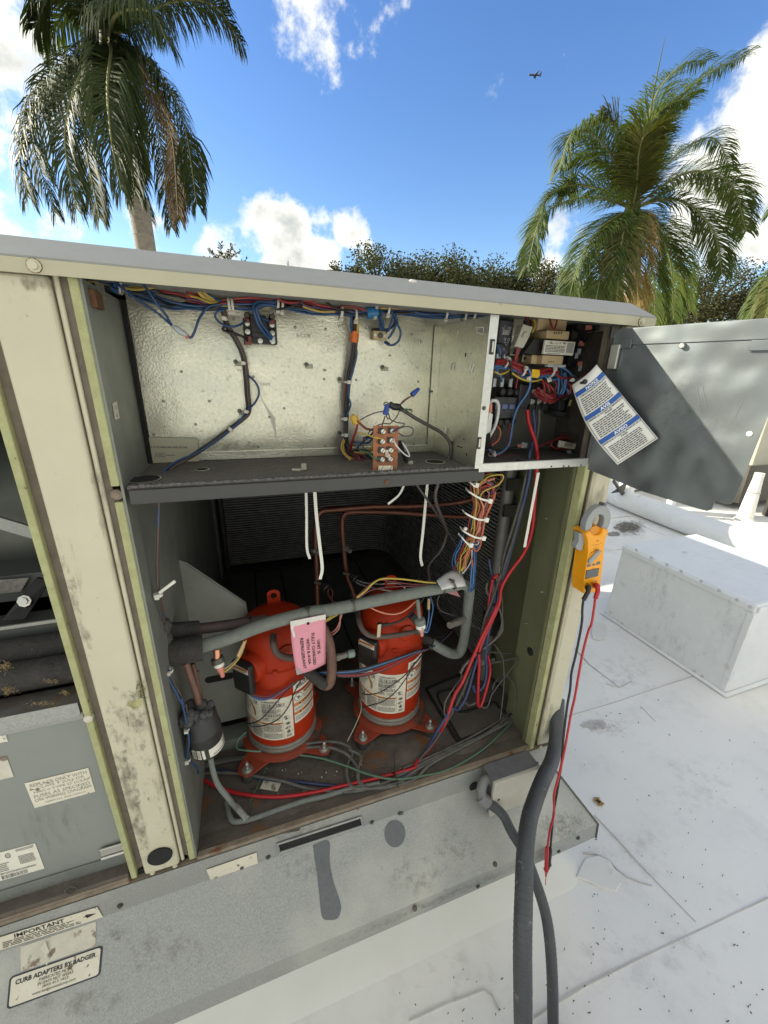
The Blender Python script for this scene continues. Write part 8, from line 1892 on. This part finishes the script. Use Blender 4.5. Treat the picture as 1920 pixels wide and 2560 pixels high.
# coated pipe lying on the roof, with a stub post
hp = thing('coated_pipe', 'fat white coated pipe lying on the roof behind the metal box', 'pipe', (4.6,2.2,0))
pth = [Vector((5.35,3.45,.11)), Vector((5.05,3.50,.12)), Vector((4.85,3.38,.12)), Vector((4.72,3.05,.125)), Vector((4.66,2.6,.13)), Vector((4.62,2.0,.13)), Vector((4.60,1.2,.13)), Vector((4.6,.2,.13)), Vector((4.6,-1.5,.13))]
MB().tube(spline(pth,8), .128, 20).build('pipe_run', M['whitepaint'], hp, smooth=60)
c = Vector((4.70,2.95,.12)); MB().lathe(c, [(.14,0),(.105,.06),(.095,.12),(.095,.9)], 20).build('stub_post', M['whitepaint'], hp, smooth=50)
def post_(lab, r, x, y, h, rad, tilt=0., boot=False):
    c = PZ(r, x, y, 0); t = thing('pipe_post', lab, 'post', c)
    if boot: MB().lathe(c, [(rad*2.4,0),(rad*1.7,.03),(rad*1.35,h*.5),(rad*1.05,h*.82),(rad,h*.85),(rad,h)], 18, (tilt,0,1)).build('membrane_boot', M['whitemembrane'], t, smooth=40); tie(c+Vector((tilt*h*.6,0,h*.6)), (0,0,1), rad*1.35, M['steel'], t, .012)
    else: MB().cyl(c, c+Vector((tilt*h,0,h)), rad, n=16).build('post', M['whitepaint'], t, smooth=60); MB().lathe(c+Vector((0,0,.08)), [(rad,0),(rad*1.12,.01),(rad*1.12,.035),(rad,.045)], 16).build('band_clamp', M['steel'], t, smooth=40)
    return t
post_('short pale post standing on the roof below the open door', 'U7', 618, 445, .42, .05)
post_('white booted post strapped near the top right of the roof', 'U7', 1410, 490, .60, .05, .0, True)
# pipe rack: long horizontal pipes on dark struts
rk_ = thing('pipe_rack', 'long white pipes on dark strut supports crossing the roof beyond the open door', 'pipes', (6.5,3.0,0))
for y, z, r in ((3.05,.40,.062),(3.35,.36,.05),(3.75,.62,.07)):
    MB().tube([(4.9,y+.55,z),(6.4,y,z),(9.5,y-1.1,z)], r, 14).build('pipe', M['whitepaint'], rk_, smooth=60)
for x, y in ((5.25,3.45),(6.6,2.95),(8.2,2.4)):
    MB().tube([(x-.1,y-.1,.27),(x+.25,y+.75,.27)], .03, 6).tube([(x-.1,y-.1,.0),(x-.1,y-.1,.30)], .022, 6).tube([(x+.22,y+.7,.0),(x+.22,y+.7,.68)], .022, 6).tube([(x-.1,y-.1,.25),(x+.22,y+.7,.68)], .02, 6).build('strut', M['steeldark'], rk_)
a = PZ('U7',60,95,.45); b = PZ('U7',215,330,.02); ds = thing('strut_brace', 'dark diagonal brace leaning against the white stub post', 'brace', b)
MB().tube([a, b], .02, 6).tube([a*.45+b*.55+Vector((.0,-.0,.02)), a*.45+b*.55+Vector((.35,-.05,.06))], .015, 6).build('brace_bar', M['steeldark'], ds)
MB().poly([a*.62+b*.38+Vector(q) for q in ((-.12,0,-.03),(.08,0,-.02),(.1,0,.12),(.02,0,.05))], (0,.02,0)).build('gusset', M['steeldark'], ds)
# T stand
c = PZ('U7',1230,660,0); ts = thing('tee_support', 'small gray tee shaped channel support standing alone on the roof', 'support', c)
MB().box((c.x-.02,c.y-.02,0),(c.x+.02,c.y+.02,.09)).build('upright', M['steeldark'], ts); MB().box((c.x-.035,c.y-.10,.09),(c.x+.03,c.y+.08,.125)).build('channel', M['steeldark'], ts, bevel=.004); MB().box((c.x+.005,c.y-.08,.0),(c.x+.03,c.y-.055,.09)).build('upright', M['steeldark'], ts)
# line of light on the roof, put in as a thin white tube
t = thing('roof_light_line', 'white tube as a line of light on the stained roof beside the right post', 'cable', PZ('U7',100,465,.01)); MB().tube(spline([PZ('U7',-60,490,.012), PZ('U7',60,470,.012), PZ('U7',150,458,.012), PZ('U7',240,452,.012)],5), .009, 8).build('jacket', M['tagwhite'], t)
# mould stains with their own outline
st_m = mat('roof_mould', (.20,.185,.16), .85, 0, (.36,.345,.31), 9, .9); rnd = random.Random(2)
for lab, r, x, y, sx, sy in (('dark brown mould stain on the roof behind the clamp meter','U7',190,570,150,48),('faint brown mould stain beside the left end of the coated pipe','U7',60,640,70,26),('brown dirt smudge on the roof right of the corner post','S5',1260,285,95,40)):
    cs = [PZ(r, x+sx*math.cos(a)*rnd.uniform(.65,1.1), y+sy*math.sin(a)*rnd.uniform(.65,1.1), .005) for a in [k*2*math.pi/26 for k in range(26)]]
    mt = st_m if r == 'U7' else mat('roof_smudge', (.45,.43,.40), .8, 0, (.62,.61,.58), 30, .9)
    m = MB(); m.poly(cs, (0,0,-.003)); tag(m.build('mould_stain', mt), lab, 'stain')
# the next unit along, glimpsed at the right edge
ru = thing('far_rooftop_unit', 'beige corner of another rooftop unit at the right edge beyond the door', 'air conditioner', (8.2,2.6,.3))
e0 = PX('R3',1585,890,5.2) if False else None
c = PZ('R3',1575,905,.62); s_ = 1.
MB().box((c.x,c.y,.62),(c.x+2.4,c.y+2.2,1.75)).build('cabinet', M['rtu'], ru, bevel=.02); MB().box((c.x-.06,c.y-.06,1.75),(c.x+2.46,c.y+2.26,1.85)).build('lid', M['rtu'], ru, bevel=.01)
MB().box((c.x+.03,c.y+.03,.1),(c.x+2.3,c.y+2.1,.62)).build('stand', M['steeldark'], ru); MB().box((c.x-.004,c.y+.25,.75),(c.x+.002,c.y+2.0,1.6)).build('panel', M['rtu'], ru, bevel=.01)
MB().cyl((c.x+.25,c.y-.25,.0),(c.x+.25,c.y-.25,.75),.09,n=14).build('pipe_drop', M['foam'], ru, smooth=60)

# unseen twin unit added behind this one to throw shade across the pipes
shade_unit = thing('far_rooftop_unit', 'added beige unit hidden directly behind the opened one to cast shade', 'air conditioner', (0,4.2,.3))
MB().box((-2.4,3.1,.45),(1.95,5.2,1.78)).build('cabinet', M['rtu'], shade_unit, bevel=.02); MB().box((-2.45,3.06,1.78),(2.0,5.25,1.85)).build('lid', M['rtu'], shade_unit, bevel=.01); MB().box((-2.35,3.15,0),(1.9,5.15,.45)).build('stand', M['whitemembrane'], shade_unit)

# ---------------------------------------------------------------- palms
def leafmat(name, a, b, tr=.35, rough=.42):
    if name in MATS: return MATS[name]
    m = bpy.data.materials.new(name); m.use_nodes = True; nt = m.node_tree; N = nt.nodes; L = nt.links; bs = N['Principled BSDF']
    bs.inputs['Roughness'].default_value = rough + .14; bs.inputs['Specular IOR Level'].default_value = .25
    tc = N.new('ShaderNodeTexCoord'); n = N.new('ShaderNodeTexNoise'); n.inputs['Scale'].default_value = 2.2; n.inputs['Detail'].default_value = 6; n.inputs['Roughness'].default_value = .7
    L.new(tc.outputs['Object'], n.inputs['Vector']); r = N.new('ShaderNodeValToRGB'); r.color_ramp.elements[0].position = .35; r.color_ramp.elements[1].position = .66
    r.color_ramp.elements[0].color = (*a, 1); r.color_ramp.elements[1].color = (*b, 1); L.new(n.outputs['Fac'], r.inputs['Fac']); L.new(r.outputs['Color'], bs.inputs['Base Color'])
    t = N.new('ShaderNodeBsdfTranslucent'); mx = N.new('ShaderNodeMixShader'); mx.inputs[0].default_value = tr
    g = N.new('ShaderNodeMix'); g.data_type = 'RGBA'; g.blend_type = 'MULTIPLY'; g.inputs['Factor'].default_value = 1; L.new(r.outputs['Color'], g.inputs['A']); g.inputs['B'].default_value = (1.25,1.3,.55,1); L.new(g.outputs['Result'], t.inputs['Color'])
    L.new(bs.outputs[0], mx.inputs[1]); L.new(t.outputs[0], mx.inputs[2]); L.new(mx.outputs[0], N['Material Output'].inputs['Surface']); MATS[name] = m; return m
PG = leafmat('palm_green', (.050,.080,.020), (.105,.14,.034), .28); PDK = leafmat('palm_green_backlit', (.024,.040,.012), (.046,.064,.019), .16); PD = leafmat('palm_dry', (.20,.13,.045), (.34,.24,.10), .25, .6); PB = leafmat('palm_brown', (.11,.075,.04), (.17,.115,.06), .2, .7); PY_ = leafmat('palm_yellowing', (.075,.088,.022), (.12,.12,.035), .25)  # PDK holds the left palm's backlit darkness in its leaf colour
def frond(parent, ctrl, material, L0=.62, n=62, seed=0, droop=.5, plume=.35, taper=1.):
    """rachis through the control points, leaflets down both sides in several planes"""
    rnd = random.Random(seed); sp_ = spline(ctrl, 8); k = len(sp_)
    cum = [0.]
    for i in range(1, k): cum.append(cum[-1] + (sp_[i]-sp_[i-1]).length)
    T = cum[-1]; rach = MB().tube(sp_, [.028*(1-.8*i/(k-1)) for i in range(k)], 5)
    lf = MB()
    for i in range(n):
        f = .10 + .90*(i+.5)/n; d = f*T; j = max(1, next((q for q in range(1, k) if cum[q] >= d), k-1))
        w = (d-cum[j-1])/max(1e-6, cum[j]-cum[j-1]); p = sp_[j-1].lerp(sp_[j], w); t = (sp_[j]-sp_[j-1]).normalized()
        up = Vector((0,0,1)); s_ = t.cross(up)
        if s_.length < .15: s_ = t.cross(Vector((.6,.8,0)))
        s_.normalize(); nrm = s_.cross(t)
        ln = L0*taper*(math.sin(math.pi*min(1, (.12+f*.80)))**.6)*rnd.uniform(.82,1.12)
        for sg in (-1, 1):
            el = rnd.uniform(-plume, plume)*1.1 + .1
            dr = (s_*sg*math.cos(el) + nrm*math.sin(el)*.9 + t*(.45+.7*f+rnd.uniform(-.2,.25))).normalized(); droop_ = droop*rnd.uniform(.6,1.25)
            a = p; b = p + dr*ln*.45; c_ = b + (dr*.75 + Vector((0,0,-droop_)) + t*.1).normalized()*ln*.33; e = c_ + (dr*.45 + Vector((0,0,-droop_*1.7))).normalized()*ln*.30
            wv = (t - dr*t.dot(dr)).normalized()*(.0105 if L0 < .69 else .013)
            lf.add([a-wv*.5, a+wv*.5, b+wv, b-wv, c_+wv*.8, c_-wv*.8, e], [(0,1,2,3),(3,2,4,5),(5,4,6)])
    fo = lf.build('frond', material, parent); rach.build('rachis', M['rachis'], fo, smooth=60); return fo
def fpts(c, Y, rel):
    return [c] + [P('F', q[0], q[1], Y + q[2]) for q in rel]
def palm(lab, Y, cx_, cy_, trunk, fronds, r0, r1, L0, seed, spear=None):
    base = P('F', trunk[-1][0], trunk[-1][1], Y); top = P('F', cx_, cy_, Y)
    t = thing('palm_tree', lab, 'palm tree', (base.x + (base.x-top.x)*.35, Y, -4.55))
    tp = [Vector((base.x + (base.x-top.x)*.35, Y, -4.6)), Vector((base.x, Y, base.z))] + [P('F', x, y, Y) for x, y in reversed(trunk[:-1])] + [top + Vector((0,0,-.1))]
    sp_ = spline(tp, 16); k = len(sp_); m = MB(); m.tube(sp_, [r0 + (r1-r0)*i/(k-1) for i in range(k)], 14); m.build('trunk', M['trunk'], t, smooth=70)
    m = MB()
    for i in range(2, k-1, 1): d = (sp_[i+1]-sp_[i-1]).normalized(); rr = r0 + (r1-r0)*i/(k-1); m.lathe(sp_[i], [(rr*.99,-.012),(rr*1.03,0),(rr*.99,.012)], 14, d)
    m.build('ring_scars', M['trunk'], t, smooth=70, kind='stuff')
    MB().tube([top+Vector((0,0,-.55)), top+Vector((0,0,-.1)), top+Vector((0,0,.35))], [r1*1.05, r1*1.15, r1*.5], 12).build('crownshaft', PY_, t, smooth=60)
    for i, (mt, rel, dr, pl) in enumerate(fronds): frond(t, fpts(top, Y, rel), mt, L0, 210, seed*50+i, dr, pl)
    if spear:
        q = [top + Vector((0,0,.2))] + [P('F', x, y, Y) for x, y in spear]; MB().tube(spline(q,5), [.04]+[.036-.032*i/(len(spline(q,5))-2) for i in range(len(spline(q,5))-1)], 6).build('spear_leaf', PY_, t, smooth=60)
    return t
G, D, Bn, Yl = PG, PD, PB, PY_
palm('tall palm at the upper left with long drooping fronds coloured dark as backlit', 8.2, 236, 92, ((285,400),(303,470),(316,545)), [
    (PDK,[(180,120,-.4),(90,210,-.8),(45,330,-1.),(60,425,-1.)],.9,.4),(PDK,[(195,120,.5),(120,180,1.),(70,290,1.2),(120,460,1.2)],.9,.4),(PDK,[(215,110,-.5),(165,180,-1.),(140,300,-1.3),(165,450,-1.4)],.8,.4),
    (PDK,[(225,110,.2),(195,190,.3),(185,310,.3),(215,470,.3)],.8,.3),(PDK,[(240,120,-.7),(250,200,-1.),(275,310,-1.1),(292,420,-1.1)],.8,.4),(Bn,[(270,110,.3),(320,170,.5),(370,290,.6),(385,470,.6)],.7,.3),
    (PDK,[(275,105,-.3),(335,150,-.5),(395,260,-.6),(425,440,-.6)],.8,.4),(PDK,[(265,110,.8),(310,180,1.2),(345,300,1.4),(370,490,1.4)],.8,.4),(PDK,[(255,110,.6),(270,200,1.3),(285,330,1.6),(325,470,1.6)],.8,.4),(PDK,[(240,110,-.9),(232,190,-1.4),(240,300,-1.6),(262,410,-1.6)],.8,.5),
    (PDK,[(290,45,0),(370,5,.1),(460,10,.1),(520,90,.1)],.9,.45),(PDK,[(260,30,.5),(310,-40,.8),(400,-60,1.),(480,-20,1.)],.8,.45),(PDK,[(245,20,.2),(250,-70,.3),(290,-150,.4),(360,-190,.4)],.6,.45),(PDK,[(205,40,-.2),(150,-20,-.4),(110,-20,-.5),(75,60,-.5)],.9,.45),(G,[(215,50,.5),(170,20,.8),(130,40,1.),(100,110,1.)],.9,.45),(PDK,[(225,20,-.4),(190,-70,-.6),(130,-110,-.8),(70,-80,-.9)],.7,.45),(PDK,[(245,40,-1.),(280,20,-1.6),(330,30,-1.9),(360,90,-2.)],.9,.45)], .17, .13, .60, 1)
palm('tall palm at the right with a golden dying frond hanging down its middle', 7., 1366, 452, ((1366,560),(1366,640),(1366,720)), [
    (G,[(1400,330,.1),(1450,230,.2),(1530,160,.2),(1612,120,.2)],.22,.5),(G,[(1385,350,-.3),(1400,280,-.5),(1440,230,-.6),(1490,215,-.6)],.22,.5),(G,[(1410,390,.3),(1480,320,.6),(1545,300,.7),(1580,370,.7)],.22,.32),(G,[(1420,410,-.3),(1500,370,-.6),(1580,400,-.8),(1612,500,-.8)],.24,.32),(G,[(1430,420,.7),(1500,385,1.2),(1570,420,1.5),(1595,470,1.5)],.24,.32),
    (G,[(1440,430,-.5),(1500,450,-.9),(1545,510,-1.),(1560,590,-1.)],.24,.32),(G,[(1300,410,.5),(1230,400,.9),(1180,430,1.1),(1160,500,1.1)],.24,.32),(G,[(1385,310,.6),(1420,200,.9),(1475,140,1.),(1530,130,1.)],.22,.5),
    (G,[(1330,350,-.2),(1280,290,-.3),(1235,290,-.4),(1208,365,-.4)],.45,.5),(G,[(1320,370,.5),(1270,330,.8),(1240,360,1.),(1225,420,1.)],.45,.5),(Yl,[(1345,340,.3),(1330,270,.5),(1300,255,.6),(1265,280,.6)],.24,.4),(G,[(1310,430,-.3),(1240,430,-.6),(1170,470,-.7),(1140,575,-.7)],.24,.32),
    (G,[(1330,470,-.4),(1290,500,-.7),(1250,570,-.8),(1225,660,-.8)],.3,.3),(G,[(1345,480,-.5),(1320,520,-.8),(1300,590,-1.),(1280,680,-1.)],.3,.3),(D,[(1368,490,-.7),(1375,530,-1.),(1378,590,-1.1),(1378,690,-1.1)],.35,.3),(G,[(1400,480,-.3),(1430,510,-.5),(1450,580,-.6),(1455,690,-.6)],.3,.3),(G,[(1410,470,.3),(1450,510,.5),(1475,570,.6),(1490,670,.6)],.3,.3),(G,[(1385,480,-.5),(1400,530,-.8),(1412,600,-.9),(1415,700,-.9)],.3,.3),
    (G,[(1355,480,.5),(1345,540,.8),(1335,610,.9),(1325,700,.9)],.3,.3),(Yl,[(1350,490,-.8),(1340,540,-1.1),(1335,610,-1.2),(1330,690,-1.2)],.3,.3),(Yl,[(1375,400,-.3),(1380,330,-.6),(1395,290,-.8),(1430,290,-.9)],.25,.5)], .19, .15, .64, 2, ((1392,330),(1412,200),(1436,82)))
palm('palm frond tips coming in at the right edge below the clouds', 8.5, 1760, 540, ((1762,620),(1764,700),(1766,760)), [
    (G,[(1700,570,0),(1650,630,0),(1610,690,0)],.8,.35),(Yl,[(1710,580,-.5),(1670,640,-.8),(1640,720,-.9)],.8,.35),(G,[(1720,600,.5),(1690,660,.8),(1665,740,.8)],.8,.35),(G,[(1800,480,0),(1870,480,0),(1920,560,0)],.8,.4),(G,[(1740,470,0),(1700,430,0),(1668,460,0)],.8,.4),(G,[(1780,450,0),(1800,380,0),(1850,360,0)],.7,.4)], .17, .13, .75, 3)
# ---------------------------------------------------------------- broad-leaved trees
OG = leafmat('oak_leaf', (.038,.046,.017), (.080,.086,.036), .2, .4); OB = leafmat('oak_leaf_brown', (.048,.052,.022), (.092,.092,.042), .2, .45)
def tree(lab, c, rx, rz, nl, seed, material, leaf=.10, name='oak_tree', group=None, clumps=40):
    rnd = random.Random(seed); c = Vector(c)
    t = thing(name, lab, 'tree', (c.x, c.y, -4.55), group)
    m = MB(); m.tube(spline([(c.x,c.y,-4.6),(c.x+.1,c.y,-2.5),(c.x-.05,c.y,c.z-rz*.6),(c.x,c.y,c.z)],6), [.26-.2*i/18 for i in range(19)], 10)
    cl = []
    for i in range(clumps):
        while True:
            q = Vector((rnd.uniform(-1,1), rnd.uniform(-1,1), rnd.uniform(-.85,1)))
            if .35 < q.length < 1: break
        p = c + Vector((q.x*rx, q.y*rx, q.z*rz)); cl.append((p, rnd.uniform(.20,.36)*rx)); m.tube(spline([(c.x,c.y,c.z-rz*.4), c.lerp(p,.5)+Vector((0,0,-.1)), p],3), [.07,.06,.05,.04,.03,.02,.015], 5)
    m.build('trunk', M['bark'], t, smooth=60)
    low = [(c + Vector((rnd.uniform(-1,1)*rx*1.1, rnd.uniform(-1,1)*rx, -rz*.8 - rnd.uniform(0,4.6))), rnd.uniform(.35,.6)*rx) for _ in range(34)] if name == 'oak_tree' else []
    vs = []; fs = []
    for i in range(int(nl*1.7) if low else nl):
        p, r_ = cl[i % len(cl)] if i < nl else low[i % len(low)]
        q = Vector([max(-.85, min(.85, rnd.gauss(0,.5))) for _ in '123'])*r_ + p
        a = Vector((rnd.uniform(-1,1), rnd.uniform(-1,1), rnd.uniform(-.6,.8))).normalized(); b = a.cross(Vector((rnd.uniform(-1,1), rnd.uniform(-1,1), rnd.uniform(-1,1)))).normalized()
        l = leaf*rnd.uniform(.6,1.3); w = l*.38; n = len(vs)
        vs += [q-a*l*.5, q+b*w, q+a*l*.5, q-b*w]; fs.append((n,n+1,n+2,n+3))
    me = MB(); me.v = vs; me.f = fs; me.mi = [0]*len(fs); me.build('crown', material, t); return t
def at(x, y, Y): return P('F', x, y, Y)
g = 'evergreen trees beyond the roof edge'
for lab, x, y, Y, rx, rz, n, s_, mt in (('small leafy tree at the left end of the row, low beside the cloud',752,612,13.,.62,.55,1500,1,OB),('rounded dark tree just left of the middle of the row behind the cap',815,610,13.,1.35,.85,5200,2,OG),('broad tree in the middle of the row behind the cap',910,612,13.5,1.5,.85,6000,3,OG),('darkest tree left of the gap in the row behind the cap',990,620,13.,1.35,.85,5200,4,OG),('tree right of the gap in the row behind the cap',1068,628,13.5,1.5,.95,5800,5,OG),('brownish thin tree behind the left fronds of the right palm',1165,638,12.5,1.5,1.0,5200,6,OB),
    ('brown green bushy tree right of the right palm',1530,655,12.,2.1,1.2,9000,7,OB),('lower bushy tree far right behind the open door',1625,690,12.5,1.5,.9,4500,8,OB),('dark tree directly behind the right palm skirt',1440,680,13.5,1.6,.8,3500,9,OG),('dark tree under the left fronds of the right palm',1260,660,13.5,1.6,.7,3500,10,OG)):
    tree(lab, at(x,y,Y), rx, rz, int(n*1.9), s_, mt, .074, group=g)
# sparse bare-topped tree and a conifer tip
c = at(480,575,15.); t = thing('sparse_tree', 'sparse twiggy tree top showing over the cap at the left of the cumulus', 'tree', (c.x,c.y,-4.55)); rnd = random.Random(4); m = MB(); m.tube([(c.x,c.y,-4.6),(c.x,c.y,c.z)], [.15,.05], 8)
lf = MB()
for i in range(26):
    a = Vector((c.x + rnd.uniform(-.15,.15), c.y, c.z - rnd.uniform(0,.6))); b = a + Vector((rnd.uniform(-.65,.65), rnd.uniform(-.5,.5), rnd.uniform(.3,.8))); mid = a.lerp(b,.5) + Vector((0,0,.08)); m.tube(spline([a,mid,b],3), .010, 4)
    for q in spline([a,mid,b],4)[3:]:
        for k in range(3): d = Vector((rnd.uniform(-1,1),rnd.uniform(-1,1),rnd.uniform(-.5,1))).normalized(); e = d.orthogonal(); lf.add([q, q+d*.07+e*.02, q+d*.14, q+d*.07-e*.02], [(0,1,2,3)])
m.build('trunk', M['bark'], t, smooth=60); lf.build('crown', OG, t)
c = at(622,563,16.); t = thing('conifer', 'pointed conifer tip just above the middle of the cap', 'tree', (c.x,c.y,-4.55)); MB().tube([(c.x,c.y,-4.6),(c.x,c.y,c.z)], [.2,.01], 8).build('trunk', M['bark'], t, smooth=60); lf = MB()
for i in range(900):
    f = rnd.random()**.6*1.6; a = rnd.uniform(0,6.283); l = (.06+.32*f)*rnd.uniform(.5,1.1); q = Vector((c.x,c.y,c.z-f)); d = Vector((math.cos(a),math.sin(a),.25)); e = Vector((-d.y,d.x,0)); lf.add([q+d*l*.3-e*.012, q+d*l, q+d*l*.3+e*.012], [(0,1,2)])
lf.build('crown', leafmat('conifer_leaf', (.03,.05,.03), (.05,.075,.045), .15), t)
# airliner
c = CAMP + ray('F',1155,162).normalized()*1500; ax = (ray('F',1165,161.5) - ray('F',1145,160.5)).normalized(); upv = Vector((0,0,1)); sd = ax.cross(upv).normalized(); upv = sd.cross(ax)
ap = thing('airliner', 'tiny airliner climbing in the blue sky between the palms', 'airplane', c); L_ = 15.
MB().tube([c-ax*L_, c-ax*L_*.85, c+ax*L_*.5, c+ax*L_*1.05], [.5,1.9,1.9,.4], 12).build('fuselage', M['plane'], ap, smooth=60)
for s_ in (-1,1):
    MB().slab([c-ax*3, c+ax*3.5, c+ax*7.5+sd*s_*15+upv*1.2, c+ax*5.8+sd*s_*15+upv*1.2], upv*-.5).build('wing', M['plane'], ap); MB().slab([c+ax*L_*.8, c+ax*L_, c+ax*(L_+1.8)+sd*s_*5.5, c+ax*(L_+.6)+sd*s_*5.5], upv*-.3).build('tailplane', M['plane'], ap)
    MB().cyl(c-ax*1.5+sd*s_*5-upv*1.6, c+ax*2.5+sd*s_*5-upv*1.6, 1.1, n=10).build('engine', M['plane'], ap)
MB().slab([c+ax*L_*.72+upv*1.2, c+ax*L_+upv*1.2, c+ax*(L_+2.2)+upv*7, c+ax*(L_+.2)+upv*7], sd*.4).build('tail_fin', M['plane'], ap)
